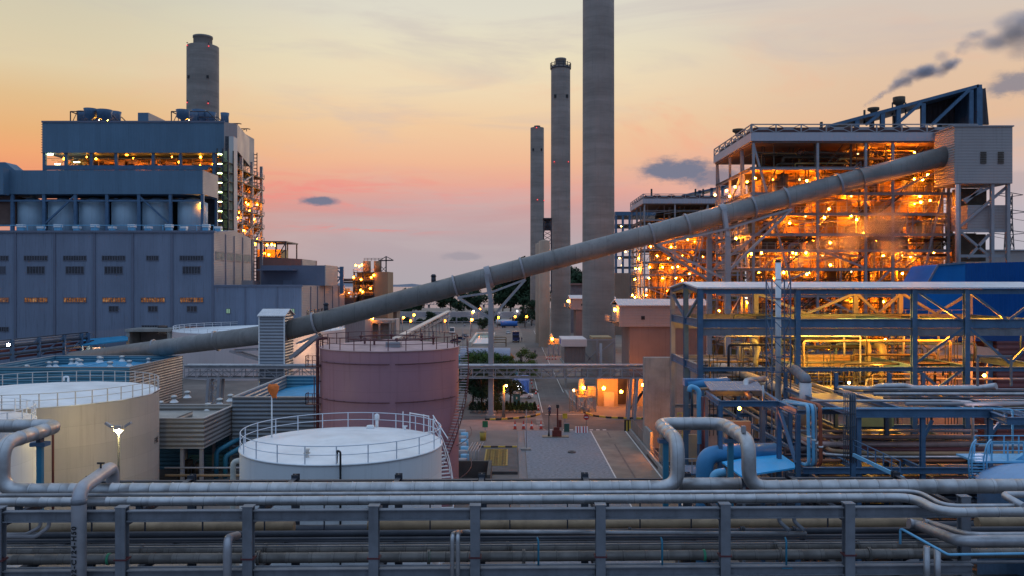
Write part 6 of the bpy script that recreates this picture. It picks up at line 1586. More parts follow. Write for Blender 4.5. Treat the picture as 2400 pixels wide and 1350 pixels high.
# big blue elbow pipe, blue sheet roof
pipe('blue_elbow', [P(1652,1400,62), P(1652,1068,62), P(1700,1062,62.5), P(1815,1058,64)], .66, mat('elbow_blue', (.05,.22,.42), .4, 0, .15, .7, rust=.1), 'very fat blue elbow pipe beside the expansion loop', 'blue pipes', 26, 1.9)
pipe('blue_elbow', [P(1672,1400,60), P(1672,1110,60), P(1700,1106,60)], .3, M['lightblue'], 'small blue elbow pipe nested under the fat one', 'blue pipes', 16, .7)
bs = thing('blue_canopy', 'bright blue flat sheet canopy behind the expansion loop', 'canopy', (X(1780,60), 60, 9))
pts = [P(1692,1082,61), P(1826,1061,64), P(1874,1094,59.5), P(1737,1115,57)]
MB().extrude(pts, (0,0,-.12)).build('sheet', mat('canopy_blue', (.04,.42,.78), .75, 0, .1, .5), bs)
for i in (0, 1, 2, 3): p = pts[i]; MB().box(p.x-.08+(.2 if i in (0,3) else -.2),p.x+.08+(.2 if i in (0,3) else -.2),p.y-.08,p.y+.08,0,p.z-.3).build('post', M['steel'], bs)
u = thing('gauge_post', 'thin yellow framed gauge post in front of the concrete wall', 'gauge', (X(1594,70), 70, 0))
MB().beam(P(1589,1080,70),P(1589,968,70),.05).beam(P(1599,1080,70),P(1599,968,70),.05).beam(P(1588,968,70),P(1600,968,70),.05).build('frame', mat('yellow_paint', (.6,.5,.04), .5), u)
u = thing('valve_platform', 'small blue stair platform with railings behind the expansion loop', 'platform', (X(1620,64), 64, 0))
MB().box(X(1590,64),X(1640,64),63,66,8.6,8.72).build('deck', M['bluesteel'], u); rail(MB(), [(X(1592,64),63.1,8.72),(X(1640,64),63.1,8.72)], 1.1,.03,.8).build('handrail', M['greysteel'], u)
for k in range(8): MB().box(X(1600+k*5,64),X(1606+k*5,64),62,62.9,7.4-k*.3,7.45-k*.3).build('tread', M['steel'], u)
for px in (1594,1636): x=X(px,64); MB().box(x-.1,x+.1,64,64.2,0,8.6).build('leg', M['bluesteel'], u)
MB().box(X(1598,63),X(1642,63),63.4,65.5,.5,4.0).build('cabinet', M['equipdark'], u)

# ================================================================== near pipe rack
K = .020                                     # the rack stands a little askew to the view
def U(px, py, Y):
    """point on the rack: Y is depth on the picture's middle, growing slightly to the east"""
    Yx = Y/(1 - K*(px-1200)/F)
    return P(px, py, Yx)
def UR(x, Y, z): return Vector((x, Y+K*x, z))
nr = thing('pipe_rack', 'near grey steel pipe rack filling the bottom of the view', 'pipe rack', (0, 40, 0))
cpx = (-2, 287, 583, 877, 1114, 1407, 1698, 1988, 2290)
zc_ = Z(1184,40)
cxs = [U(px,1184,40).x for px in cpx]
for i, x in enumerate(cxs):
    back = i == 8
    p = UR(x, 40 if not back else 41.2, 0)
    MB().ibeam((p.x,p.y,0),(p.x,p.y,zc_), .46, .42, .05, up=(0,1,0)).box(p.x-.23,p.x+.23,p.y-.26,p.y-.24,0,zc_).box(p.x-.27,p.x+.27,p.y-.27,p.y+.25,zc_+.002,zc_+.05).build('column', M['steel'], nr)
    q = UR(x, 48.6, 0); MB().ibeam((q.x,q.y,0),(q.x,q.y,12.0), .4, .4, .05, up=(0,1,0)).build('column', M['steeldark'], nr)
    for z in (11.85, 9.0, 6.2): MB().ibeam((p.x,p.y+.3,z-.2),(q.x,q.y-.2,z-.2), .3, .36, .05).build('cross_beam', M['steeldark'], nr)  # dark steel on the back members paints in the rack's shade
for i in range(len(cxs)-1):
    for z, h in ((Z(1204,40),.52),(Z(1340,40),.46)):
        a, c = UR(cxs[i]+.25,40,z), UR(cxs[i+1]-.25,40,z)
        MB().ibeam(a, c, .34, h, .05).build('beam', M['steel'], nr)
        q1, q2 = UR(cxs[i]+.2,48.6,z-.6), UR(cxs[i+1]-.2,48.6,z-.6); MB().ibeam(q1,q2,.3,h,.05).build('back_beam', M['steeldark'], nr)
    # bolted plates where beams meet columns
    for s in (.36, -.36):
        xx = cxs[i]+s if s > 0 else cxs[i+1]+s
        for z in (Z(1204,40), Z(1340,40)):
            mb = MB(); p = UR(xx,40,z)
            for dz_ in (-.1, .1):
                for dx_ in (-.05, .05): mb.cbox((p.x+dx_, p.y-.045, p.z+dz_-.02), .035,.04,.04)
            mb.box(xx-.1+0,xx+.1,p.y-.03,p.y-.024,z-.17,z+.17); mb.build('bolted_plate', M['steel'], nr)
for i, x in enumerate(cxs[:8]):
    p = UR(x,40,Z(1303,40)); MB().box(p.x-.3,p.x+.3,p.y-.29,p.y+.25,p.z-.04,p.z+.04).build('clamp', M['brownsteel'], nr)
# solid dark decks added to black out the gaps between the pipes
MB().extrude([UR(-34,44.6,8.72),UR(34,44.6,8.72),UR(34,48.4,8.72),UR(-34,48.4,8.72)],(0,0,.06)).build('tray_or_dark_deck', M['steeldark'], nr)
MB().extrude([UR(-34,41,5.9),UR(34,41,5.9),UR(34,48.4,5.9),UR(-34,48.4,5.9)],(0,0,.06)).build('tray_or_dark_deck', M['black'], nr)
for px in (70, 215, 340, 475, 620, 760, 1008, 1195, 1330, 1500, 1620, 1940):
    p = U(px,1217,45.5); MB().beam((p.x,p.y,9.0),(p.x,p.y,11.7), .07).build('hanger', M['steeldark'], nr)
gN = 'pipes on the near pipe rack'
# main silver pipe with two expansion loops
ymain, rmain = 43.0, .375
def main_z(): return CH-477*43/F
zm = main_z()
def um(px, Y=ymain, z=None): p = U(px, 1000, Y); return Vector((p.x, p.y, zm if z is None else z))
xl = um(5).x; xR1 = um(1588).x; xR2 = um(1755).x
zl = 14.9
yl = 48.4
pts = [UR(-34,yl,zl), UR(xl,yl,zl), UR(xl,ymain,zl), UR(xl,ymain,zm), UR(xR1,ymain,zm), UR(xR1,ymain,zl), UR(xR1,yl,zl), UR(xR2,yl,zl), UR(xR2,ymain,zl), UR(xR2,ymain,zm), UR(36,ymain,zm)]
pipe('main_pipe', pts, rmain, M['jacket'], 'fat silver clad pipe with tall expansion loops along the near rack', gN, 28, .95, 1.0)
pipe('bypass_pipe', [UR(xR1+.2,ymain+.9,zm-.05), UR(xR2-.2,ymain+.9,zm-.05)], rmain*.95, M['jacket'], 'short silver pipe length running behind the expansion loop legs', gN, 24)
for i, (px, y, lab) in enumerate(((94,46.5,'under the western expansion loop'),(1560,46.8,'under the expansion loop bend beside the lane'),(1712,46.8,'under the expansion loop beside the blue canopy'))):
    u = thing('loop_post', 'teal post with a cap plate '+lab, 'post', U(px,1130,y)*1.0, 'posts under the expansion loops')
    p = U(px,1000,y); MB().box(p.x-.15,p.x+.15,p.y-.12,p.y+.12,9,zl-rmain-.42).build('post', M['teal'], u)
    MB().box(p.x-.42,p.x+.42,p.y-.3,p.y+.3,zl-rmain-.415,zl-rmain-.2).build('cap_plate', M['bluesteel'], u); MB().box(p.x-.12,p.x+.12,p.y-.2,p.y+.2,zl-rmain-.2,zl-rmain+.02).build('shoe', M['steeldark'], u)
p = UR(xR2, ymain+.6, zl+rmain); u = thing('clip_box', 'small square metal box on top of the expansion loop bend', 'box', p); MB().box(p.x-.22,p.x+.0,p.y-.1,p.y+.1,p.z-.05,p.z+.3).build('box', M['greysteel'], u)
# second silver pipe with a bend towards the viewer at its east end
z3 = Z(1171,40.9); 
def e3(px, Y, z): p = U(px, 1000, Y); return Vector((p.x, p.y, z))
pipe('rack_pipe', [UR(-34,40.9,z3), e3(2140,40.9,z3), e3(2205,38.2,z3), UR(34,38.2,z3)], .225, M['jacket'], 'silver pipe resting on the column tops of the near rack', gN, 22, 1.0, 1.05)
pipe('rack_pipe', [UR(-34,41.7,z3+.12), e3(2150,41.7,z3+.12), e3(2215,38.9,z3+.1), UR(34,38.9,z3+.1)], .11, M['jacket2'], 'slim silver pipe squeezed between the two big silver pipes', gN, 12, .8)
pipe('rack_pipe', [e3(2500,40,z3+.35), e3(2350,40,z3+.35), e3(2400,38.4,z3+.2)], .17, M['jacket2'], 'short silver pipe hooking back at the east end of the near rack', gN, 14, .3)
# vertical lettered pipe
pM = thing('lettered_pipe', 'silver vertical pipe arched at the top with black code letters', 'pipe', (X(185,39), 39, 0), gN)
zt_ = 13.35; c0 = P(185,1200,39.1); c1 = P(264,1000,44.3)
MB().tube([(c0.x,c0.y,0),(c0.x,c0.y,zt_),(c1.x,c1.y,zt_),(c1.x,c1.y,11.5)], .335, 26, .75).build('pipe', mat('pipe_grey_jacket', (.36,.36,.39), .42, .45, .15, 1.2), pM)
MB().cyl(c0.x,c0.y,Z(1182,39),Z(1170,39),.35,.35,26).build('band', M['steel'], pM)
text_mesh('lettering', '02-C124-H50', .36, M['black'], pM, lambda v: (c0.x+.372*math.sin((-v.y+.06)/.372), c0.y-.372*math.cos((-v.y+.06)/.372)-v.z, Z(1356,38.7)+v.x), .004, 1.22, .012)
p = Vector((c0.x+(c1.x-c0.x)*.62, c0.y+(c1.y-c0.y)*.62, zt_+.33)); MB().cyl(p.x,p.y,p.z-.05,p.z+.22,.05,.05,8).box(p.x-.18,p.x+.18,p.y-.05,p.y+.05,p.z+.22,p.z+.3).build('valve', M['black'], pM)
pS = pipe('short_riser', [P(533,1500,39.2), P(533,1262,39.2), P(556,1255,42)], .2, mat('pipe_grey_jacket', (.36,.36,.39)), 'short vertical pipe bending back with a blue top below the beam', gN, 18, .45)
for i, px in enumerate((1060, 1073)):
    pipe('twin_riser', [P(px,1500,39.4), P(px,1252,39.4), P(px+14 if i == 0 else px+8,1246,41.5)] + ([P(1890,1251,41.5)] if i else []), .105, M['jacket2'], ['slim riser pipe, outer one of the pair in the middle of the near rack','slim pipe rising beside it and running along the near rack under the beam'][i], gN, 12, .3)
for i, px in enumerate((1262, 1552, 1843)):
    u = thing('pipe_stand', 'thin teal pipe stand in the '+['bay next to the middle columns','bay below the lane','bay below the blue canopy'][i], 'stand', P(px,1330,40.3), 'teal stands on the near rack')
    MB().tube([P(px,1329,40.3), P(px,1268,40.3), P(px-3,1260,40.5)], .05, 8, .2).build('post', M['teal'], u); q = P(px,1329,40.3); MB().box(q.x-.25,q.x+.25,q.y-.15,q.y+.15,q.z-.04,q.z+.02).build('base_plate', M['teal'], u)
tier = [(41.4,1304,.25,'jacketshade','silver clad pipe low behind the columns, thickest of the lower tier',1.1),(43.2,1287,.27,'jacketshade','silver clad pipe just behind the thickest lower one',1.1),
        (42.6,1266,.035,'steeldark','thin conduit, lowest of the three behind the beam gap',0),(42.7,1272,.035,'steel','thin conduit, middle of the three behind the beam gap',0),(42.8,1278,.035,'steel','thin conduit, top of the three behind the beam gap',0),
        (45.0,1249,.2,'steeldark','blue grey pipe at mid depth on the lower tier',0),(46.4,1232,.34,'tan','tan lagged pipe running under the top beam',0),(40.7,1325,.075,'steel','thin pipe skimming above the bottom beam',0),(47.6,1240,.3,'steeldark','dark fat pipe deepest in the near rack',0),(44.2,1262,.13,'steeldark','dark slim pipe at the middle of the lower tier',0)]
for i, (y, py, r, m, lab, sm_) in enumerate(tier):  # dark steel on these pipes paints the shade deep in the rack
    z = Z(py, y)
    if m == 'tan':
        for a, c, l2 in ((-34, U(690,0,y).x, ', western length'), (U(862,0,y).x, U(2160,0,y).x, ', longest length'), (U(2290,0,y).x, 34, ', east end length')):
            pipe('rack_pipe', [UR(a,y,z), UR(c,y,z)], r, M[m], lab+l2, gN, 16)
    else:
        mb = MB().tube([UR(-34,y,z), UR(34,y,z)], r, 18 if r > .2 else 8, None, sm_)
        rf = random.Random(i)
        for k in range(5 if r > .15 else 0):
            xf = rf.uniform(-26, 26); mb.tube([UR(xf-.07,y,z), UR(xf-.01,y,z)], r*1.4, 18).tube([UR(xf+.01,y,z), UR(xf+.07,y,z)], r*1.4, 18)
        tag(mb.build('rack_pipe', M[m]), lab, 'pipe', gN)
for x in cxs[:8]:
    for yy, zz, w in ((40.9, z3-.225, .3), (43.0, zm-.375, .42)):
        p = UR(x+.4, yy, zz); MB().box(p.x-.12,p.x+.12,p.y-w/2,p.y+w/2,11.9,p.z+.03).build('pipe_shoe', M['steeldark'], nr)
for i, px in enumerate((255, 1006, 1650)):
    p = U(px,1304,41.4); o = MB().tube([UR(p.x-.06,41.4,Z(1304,41.4)), UR(p.x+.06,41.4,Z(1304,41.4))], .285, 18).build('flow_band', mat('green_band', (.05,.30,.16), .5)); tag(o, 'green flow band round the thickest lower pipe, '+['beside the lettered pipe','between two columns near the slim riser pair','below the lane'][i], 'band', 'green bands on the near rack')
# east end crossing pipes
pipe('cross_pipe', [e3(2130,44.5,Z(1232,44.5)), e3(2150,44.5,Z(1236,44.5)), e3(2245,39.2,Z(1275,39.2)), UR(34,39.2,Z(1275,39.2))], .27, M['jacket2'], 'silver pipe swinging out of the near rack at its east end', gN, 18, .8)
pipe('cross_pipe', [e3(2165,44.5,Z(1228,44.5)), e3(2180,44.5,Z(1232,44.5)), e3(2275,40.2,Z(1262,40.2)), UR(34,40.2,Z(1262,40.2))], .17, M['jacket2'], 'slimmer pipe swinging out beside the big one at the east end', gN, 14, .7)
pipe('blue_guard', [P(2110,1275,40), P(2110,1238,40), P(2222,1300,37.5), P(2420,1297,37.2)], .06, M['lightblue'], 'thin light blue rail pipe sloping out at the east end', gN, 8, .15)
for i, (px, py) in enumerate(((2172,1280),(2197,1285))): pipe('drop_pipe', [P(px,py,39.6), P(px,1400,39.6)], .15, M['jacket2'], ['first','second'][i]+' stub pipe dropping beneath the swinging pipe', gN, 12)
for i, (px, px2) in enumerate(((1826,1850),(1861,1885))): pipe('drop_pipe', [P(px,1205,42), P(px,1222,42), P(px2,1243,41.3)], .1, M['steel'], ['small bent hanger pipe above the blue canopy stand','small bent hanger pipe beside the other one'][i], gN, 10, .25)
u = thing('drain_loop', 'small grey pipe loop hanging at the west end of the near rack', 'pipe', (X(70,41), 41, 9), gN)
MB().tube([P(95,1215,41), P(95,1235,41), P(60,1253,40.5), P(-20,1253,40.5)], .09, 8, .3).tube([P(115,1215,41), P(115,1235,41), P(84,1258,40.4), P(-20,1258,40.4)], .1, 8, .3).build('loop', M['greysteel'], u)

# floors darkened to paint in shade, and dark piping under the blue racks
struct('plant_floor_shade', MB().box(18.9, 95, 50, 118, 0, .03), mat('plant_floor_shade', (.05,.045,.045), .8, 0, .4, .3, rust=.3))
struct('rack_floor_shade', MB().box(-60, 60, 36, 53, 0, .02), mat('rack_floor_shade', (.05,.048,.045), .8, 0, .4, .3))
rq = random.Random(77)
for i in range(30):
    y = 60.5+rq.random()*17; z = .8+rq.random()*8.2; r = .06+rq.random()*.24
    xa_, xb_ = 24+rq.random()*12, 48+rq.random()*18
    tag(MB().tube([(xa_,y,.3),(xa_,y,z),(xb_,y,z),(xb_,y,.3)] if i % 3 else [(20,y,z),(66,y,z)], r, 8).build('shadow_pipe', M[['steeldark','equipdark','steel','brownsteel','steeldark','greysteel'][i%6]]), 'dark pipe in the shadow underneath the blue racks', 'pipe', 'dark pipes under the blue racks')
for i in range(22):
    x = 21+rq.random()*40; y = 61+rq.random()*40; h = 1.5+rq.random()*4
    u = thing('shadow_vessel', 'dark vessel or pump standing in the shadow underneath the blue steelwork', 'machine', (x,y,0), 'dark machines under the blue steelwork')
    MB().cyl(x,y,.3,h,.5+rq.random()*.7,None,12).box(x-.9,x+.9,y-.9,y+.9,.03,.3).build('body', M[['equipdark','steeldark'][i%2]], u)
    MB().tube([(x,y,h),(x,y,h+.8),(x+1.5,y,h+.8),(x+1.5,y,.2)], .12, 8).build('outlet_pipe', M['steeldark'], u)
# ================================================================== trees and planting
def leaf_mat(name, c1, c2):
    m = bpy.data.materials.new(name); m.use_nodes = True; t = m.node_tree; b = t.nodes['Principled BSDF']
    tcn = t.nodes.new('ShaderNodeTexCoord'); n = noise(t, tcn.outputs['Object'], .9, 3)
    t.links.new(mixc(t, n.sstep(.35, .65), (*c1,1), (*c2,1)), b.inputs['Base Color']); b.inputs['Roughness'].default_value = .7; b.inputs['Specular IOR Level'].default_value = .15
    return m
M['leafdark'] = leaf_mat('leaf_dark', (.018,.035,.02), (.035,.065,.03))
M['leaf'] = leaf_mat('leaf_green', (.03,.07,.02), (.075,.13,.03))
M['leafyel'] = leaf_mat('leaf_yellowish', (.07,.10,.02), (.13,.15,.035))
M['bark'] = mat('bark', (.06,.045,.035), .9, 0, .3, 3)
def tree(x, y, h, w, label, leaf, n=900, seed=0, group=None, shape='round', ls=1.0, name='tree'):
    rnd = random.Random(seed); u = thing(name, label, 'tree', (x, y, 0), group)
    tk = MB().tube([(x,y,0),(x+.02*h,y,h*.3),(x-.01*h,y,h*.62),(x,y,h*.85)], h*.018+.05, 7, .5)
    cl = []
    for i in range(16 if n > 500 else 9):
        a = rnd.random()*6.28; f = .25+.75*rnd.random()
        zz = .28+.68*rnd.random()
        rad = (w/2)*(1-abs((zz-.52)/.55)**2*.75 if shape == 'round' else 1.15-zz)*math.sqrt(rnd.random())
        c = Vector((x+rad*math.cos(a), y+rad*math.sin(a), h*zz)); cl.append((c, w*(.10+.13*rnd.random())))
        tk.tube([(x,y,h*min(.6,zz*.55)), c], h*.006+.02, 4, 0)
    tk.build('trunk', M['bark'], u)
    mb = MB()
    for i in range(n):
        c, r = cl[i % len(cl)]
        d = Vector((rnd.gauss(0,1), rnd.gauss(0,1), rnd.gauss(0,1))).normalized()*(r*(.45+.65*rnd.random()))
        p = c+d*Vector((1.15,1.15,.85)) if False else c+Vector((d.x*1.2,d.y*1.2,d.z*.9))
        s = ls*(.35+.4*rnd.random())*max(.25, w*.045)
        nrm = (d.normalized()+Vector((rnd.gauss(0,.5),rnd.gauss(0,.5),.4+rnd.gauss(0,.5)))).normalized()
        a_ = nrm.orthogonal().normalized(); b_ = nrm.cross(a_)
        th = rnd.random()*6.28; e1 = a_*math.cos(th)+b_*math.sin(th); e2 = nrm.cross(e1)
        mb.add([p-e1*s, p+e2*s*.55, p+e1*s*1.1, p-e2*s*.5], [(0,1,2,3)])
    mb.build('crown', leaf, u)
    return u
gg = 'garden trees behind the hedge'
for i, (px, pyb, h, w, lf, lab) in enumerate(((1108,948,7.0,6.5,'leafdark','dark bushy garden tree right beside the maroon tank stair'),(1128,955,7.5,6.0,'leafdark','dark dense garden tree between the maroon tank and the trestle post'),(1165,958,7.8,5.6,'leafdark','dark garden tree between the trestle post and the lamp post'),(1196,945,6.5,4.6,'leafdark','narrow dark garden tree behind the lamp post'),
    (1126,895,6.6,6.5,'leaf','green garden tree in front of the barrel roofed shelter'),(1171,892,6.6,5.2,'leaf','green garden tree close to the trestle post by the shelter'),(1222,885,6.8,5.4,'leafyel','yellowish green tree at the roadside before the shelter'),(1100,915,6,5,'leaf','green tree half hidden behind the maroon tank'),(1150,925,6.2,5,'leafdark','low dark tree under the pipe bridge'),(1236,892,4.2,4.0,'leafyel','smaller yellowish tree right at the road edge'))):
    g = G(px, pyb); tree(g.x, g.y, h*1.05, w*1.3, lab, M[lf], 5200, i+3, gg, 'round', .95)
hd = 'potted hedge plants along the garden edge'
leafb = None; protos = []
for i in range(17):
    px = 1104+i*9.3
    if abs(px-1151) < 6: px += 3
    g = G(px, 968)
    if i == 0:
        u = thing('potted_plant', 'clipped dark hedge plant in a pale pot', 'plant', g, hd)
        MB().lathe(g.x,g.y,[(.02,0),(.28,0),(.36,.55),(.3,.55),(.28,.45),(.02,.45)],12).build('pot', M['concrete'], u)
        mb = MB(); rnd = random.Random(5)
        for k in range(260):
            zz = rnd.random(); r = .62*(1-zz*.75)*math.sqrt(rnd.random()); a = rnd.random()*6.28
            p = Vector((g.x+r*math.cos(a), g.y+r*math.sin(a), .5+zz*1.6)); s = .14
            e1 = Vector((rnd.gauss(0,1),rnd.gauss(0,1),rnd.gauss(0,1))).normalized(); e2 = e1.orthogonal().normalized()
            mb.add([p-e1*s, p+e2*s*.6, p+e1*s, p-e2*s*.6], [(0,1,2,3)])
        mb.build('foliage', M['leafdark'], u); proto = u
    else:
        u = copy_tree(proto); u.location = g; u.rotation_euler.z = i*.9
        u.scale = (1, 1, .9+.2*((i*7)%5)/5)
    u['label'] = 'dark clipped hedge plant in a pale pot in the row along the garden kerb'
for i, (px, pyb, h, w) in enumerate(((960,733,17,14),(1055,735,19,15),(1112,736,17,14),(1196,738,28,20),(1225,740,36,24),(1245,738,30,20),(1178,737,20,14),(1346,700,30,22))):
    Y = 610+i*9 if i != 7 else 640
    tree(X(px,Y), Y, h*1.2, w*1.3, 'dark seaside tree '+['under the conveyor tube by the pump house','alone before the pale sea','beside the trestle brace','in the big dark clump by the farthest chimney','tallest of the clump by the farthest chimney','at the end of the clump touching the chimney','thin one at the edge of the dark clump','glimpsed between two chimneys'][i], M['leafdark'], 5200, 40+i, 'seaside trees', 'round', 1.7)

# ================================================================== far shore structures
b = thing('conveyor_bridge', 'long low grey belt conveyor bridge on legs near the shore', 'conveyor', (X(1090,490), 490, 0))
ya = 490; xa, xb = X(925,ya), X(1247,ya)
MB().box(xa,xb,ya,ya+4,Z(743,ya),Z(731,ya)).build('casing', mat('belt_grey', (.38,.35,.36), .6, 0, .15, .2, corr=(0,2,.05)), b)
MB().box(xa,xb,ya-1,ya-.6,Z(755,ya),Z(753,ya)).build('pipe_rail', M['greysteel'], b)
for k in range(10): x = xa+(xb-xa)*(k+.5)/10; MB().box(x-.4,x+.4,ya,ya+.8,0,Z(743,ya)-.01).build('leg', M['greysteel'], b)
for k in range(3):
    q = P((1110,1168,1212)[k],729,ya-1); MB().sphere(q,.5,8,5).build('lamp', M['lamp_w'], b)
u = thing('belt_conveyor', 'long sloping belt conveyor with a pale lit cover climbing beyond the maroon tank', 'conveyor', (X(1000,300), 300, 0))
c0, c1 = P(905,805,235), P(1052,729,440)
MB().beam(c0, c1, 2.2, .5).build('cover', mat('belt_pale', (.55,.52,.5), .4, .2, .15, .3, seam=(1,6,.1)), u)
MB().beam(c0-Vector((0,0,1.6)), c1-Vector((0,0,2.5)), 1.8, .3).build('truss_chord', M['greysteel'], u)
for k in range(14):
    q = c0.lerp(c1, (k+.5)/14); MB().box(q.x-.2,q.x+.2,q.y-.2,q.y+.2,0,q.z-.3).build('leg', M['greysteel'], u)
    if k % 2: 
        q2 = c0.lerp(c1, (k+1.5)/14); MB().beam((q.x,q.y,0),(q2.x,q2.y,q2.z-.5),.25).build('brace', M['greysteel'], u)
jt = thing('jetty', 'dark trestle jetty with lattice sides standing in the pale sea', 'jetty', (X(1050,900), 900, -1))
ja, jb = X(925,900), X(1150,900); zj0, zj1 = Z(714,900), Z(706,900)
mb = MB().box(ja,jb,900,900.6,zj0-.2,zj0+.2).box(ja,jb,900,900.6,zj1-.2,zj1+.2)
n = 30
for k in range(n):
    a, c = ja+(jb-ja)*k/n, ja+(jb-ja)*(k+1)/n; mb.beam((a,900.3,zj0),(c,900.3,zj1),.35).beam((a,900.3,zj0),(a,900.3,zj1),.35)
mb.build('lattice', mat('jetty_teal', (.03,.10,.13), .6), jt)
for k in range(7): x = ja+(jb-ja)*(k+.5)/7; MB().box(x-1.1,x+1.1,899,902,-1.5,zj0-.2).build('pier', M['steeldark'], jt)

hg = MB(); rh = random.Random(15)
for i in range(5200):
    x = rh.uniform(-72, 9); bump = 2.6+1.5*math.sin(x*.35)+1.1*math.sin(x*.9+2)
    p = Vector((x, 503+rh.uniform(-2.5,2.5), rh.uniform(.1, bump))); s = .55
    e1 = Vector((rh.gauss(0,1),rh.gauss(0,1),rh.gauss(0,1))).normalized(); e2 = e1.orthogonal().normalized()
    hg.add([p-e1*s, p+e2*s*.6, p+e1*s, p-e2*s*.6], [(0,1,2,3)])
tag(hg.build('hedge', M['leafdark']), 'long dark hedge under the grey belt bridge near the shore', 'hedge')
for i, (px, Y, h, w) in enumerate(((1150,455,9,9),(1230,455,12,9),(1246,470,14,9),(1010,470,8,8),(1132,420,6,6))):
    tree(X(px,Y), Y, h, w, 'dark bushy tree before the grey belt bridge, '+['beside the trestle post','at the road end','touching the farthest chimney','behind the sloping belt','by the basin head'][i], M['leafdark'], 3200, 70+i, 'trees before the belt bridge', 'round', 1.5)
# shelter, sheds, cabins of the garden side
b = thing('shelter', 'grey barrel roofed shelter behind the garden trees', 'shelter', (X(1140,236), 236, 0))
sx0, sx1 = X(1080,236), X(1196,236); 
pr = [(232,0.2)]+[(236-4*math.cos(math.pi*i/12), 2.6+2.6*math.sin(math.pi*i/12)) for i in range(13)]+[(240,.2)]
MB().extrude([(sx0,y,z) for y,z in pr], (sx1-sx0,0,0)).build('vault', mat('vault_grey', (.26,.27,.34), .5, .15, .12, .3, corr=(0,1,.02)), b)
MB().box(X(1073,236),X(1080,236)-.02,233,239,0,3.2).build('annex', mat('annex_cyan', (.10,.45,.55), .5), b)
for i, (px, py, Y, w, h, c) in enumerate(((1178,850,214,2.0,1.4,'cyan'),(1204,850,214,2.0,1.4,'cyan'),(1090,852,214,4.5,1.2,'cyan'))):
    u = thing('skip_bin', 'cyan painted bin box among the garden trees, '+['beside the dark gap','nearest the road','by the maroon tank'][i], 'bin', (X(px,Y), Y, 0), 'cyan bins behind the garden'); x = X(px,Y)
    MB().box(x-w/2,x+w/2,Y,Y+2,0,h).box(x-w/2-.1,x+w/2+.1,Y-.1,Y+.02,h-.15,h+.05).build('body', mat('annex_cyan', (.1,.45,.55)), u); MB().box(x-w/2-.05,x+w/2+.05,Y+.03,Y+2.05,h+.005,h+.1).build('lid', M['white'], u)
b = thing('site_container', 'dark blue site container with a flat roof beside the road', 'container', (X(1217,176), 176, 0))
x0, x1 = X(1199,176), X(1240,176)
MB().box(x0,x1,176,186,0,2.7).build('wall', mat('container_blue', (.02,.07,.26), .5, 0, .15, .5, corr=(0,.4,.04)), b); MB().box(x0-.1,x1+.1,175.9,186.1,2.71,2.85).build('roof', mat('container_roof', (.05,.12,.36), .5), b)
MB().box(x0+.5,x0+1.5,175.95,175.99,.1,2.2).build('door', M['white'], b)
q = P(1217,909,173); MB().cyl(q.x,q.y+.6,0,q.z,.05,.05,6).build('lamp_pole', M['greysteel'], b); MB().sphere(q, .42, 12, 8).build('lamp', emit('cold_flood', (.85,.93,1), 16), b); plight(q+Vector((0,-1.0,0)), (.8,.9,1), 260, b)
u = thing('parked_car', 'small pale car parked under the cold white floodlight', 'car', (X(1226,170), 169, 0))
def car(u, x, y, z, rz, L, W_, H, paint, van=False):
    mb = MB(); prof = [(-L/2,.35),(L/2,.35),(L/2,.75),(L*.42,.85),(L*.22,.95),(-L*.42,.98),(-L/2,.85)] if not van else [(-L/2,.35),(L/2,.35),(L/2,1.0),(L*.4,1.2),(-L/2,1.2)]
    cab = [(L*.24,.93),(L*.08,H),(-L*.30,H),(-L*.44,.95)] if not van else [(L*.42,1.19),(L*.28,H),(-L/2+.02,H),(-L/2+.02,1.19)]
    T_ = Matrix.Translation((x,y,z)) @ Matrix.Rotation(rz,4,'Z')
    def ex(pts, w): return [T_ @ Vector((px,-w/2,pz)) for px,pz in pts], (T_.to_3x3() @ Vector((0,w,0)))
    p, v = ex(prof, W_); MB().extrude(p, v).build('body', paint, u)
    p, v = ex(cab, W_*.9); MB().extrude(p, v).build('cabin', M['glass'] if not van else paint, u)
    top = [(cab[1][0]-.05,H+.001),(cab[2][0],H+.001),(cab[2][0],H+.05),(cab[1][0]-.05,H+.05)]
    p, v = ex(top, W_*.88); MB().extrude(p, v).build('roof', paint, u)
    if van:
        p, v = ex([(L*.425,1.25),(L*.30,H-.1),(L*.29,H-.1),(L*.415,1.25)], W_*.85); MB().extrude(p, v).build('windscreen', M['glass'], u)
    for sx in (-.31, .31):
        for sy in (-1, 1):
            a = T_ @ Vector((sx*L, sy*(W_/2-.18), .33)); bq = T_ @ Vector((sx*L, sy*(W_/2+.02), .33))
            w = MB().tube([a, bq], .33, 16).build('wheel', M['black'], u); c = T_ @ Vector((sx*L, sy*(W_/2+.03), .33)); MB().tube([bq, c], .19, 10).build('rim', M['greysteel'], w)
    for sy in (-1, 1):
        a = T_ @ Vector((L/2, sy*(W_/2-.3), .68)); MB().cbox((a.x,a.y,a.z), .08,.25,.14).build('headlight', M['white'], u)
        a = T_ @ Vector((-L/2, sy*(W_/2-.3), .72)); MB().cbox((a.x,a.y,a.z), .06,.22,.14).build('tail_light', mat('tail_red', (.4,.02,.02), .3), u)
wp = mat('car_white', (.7,.7,.7), .25, 0, .05, 1, spec=.6); bp = mat('car_navy', (.02,.03,.09), .25, 0, .1, 1, spec=.6)
car(u, X(1226,170), 169, 0, 0, 4.0, 1.7, 1.42, wp)
g = G(1060,782); u = thing('parked_van', 'white van parked facing the camera near the far conveyor', 'van', g); car(u, g.x, g.y, 0, -math.pi/2, 5.6, 2.3, 2.9, wp, True)
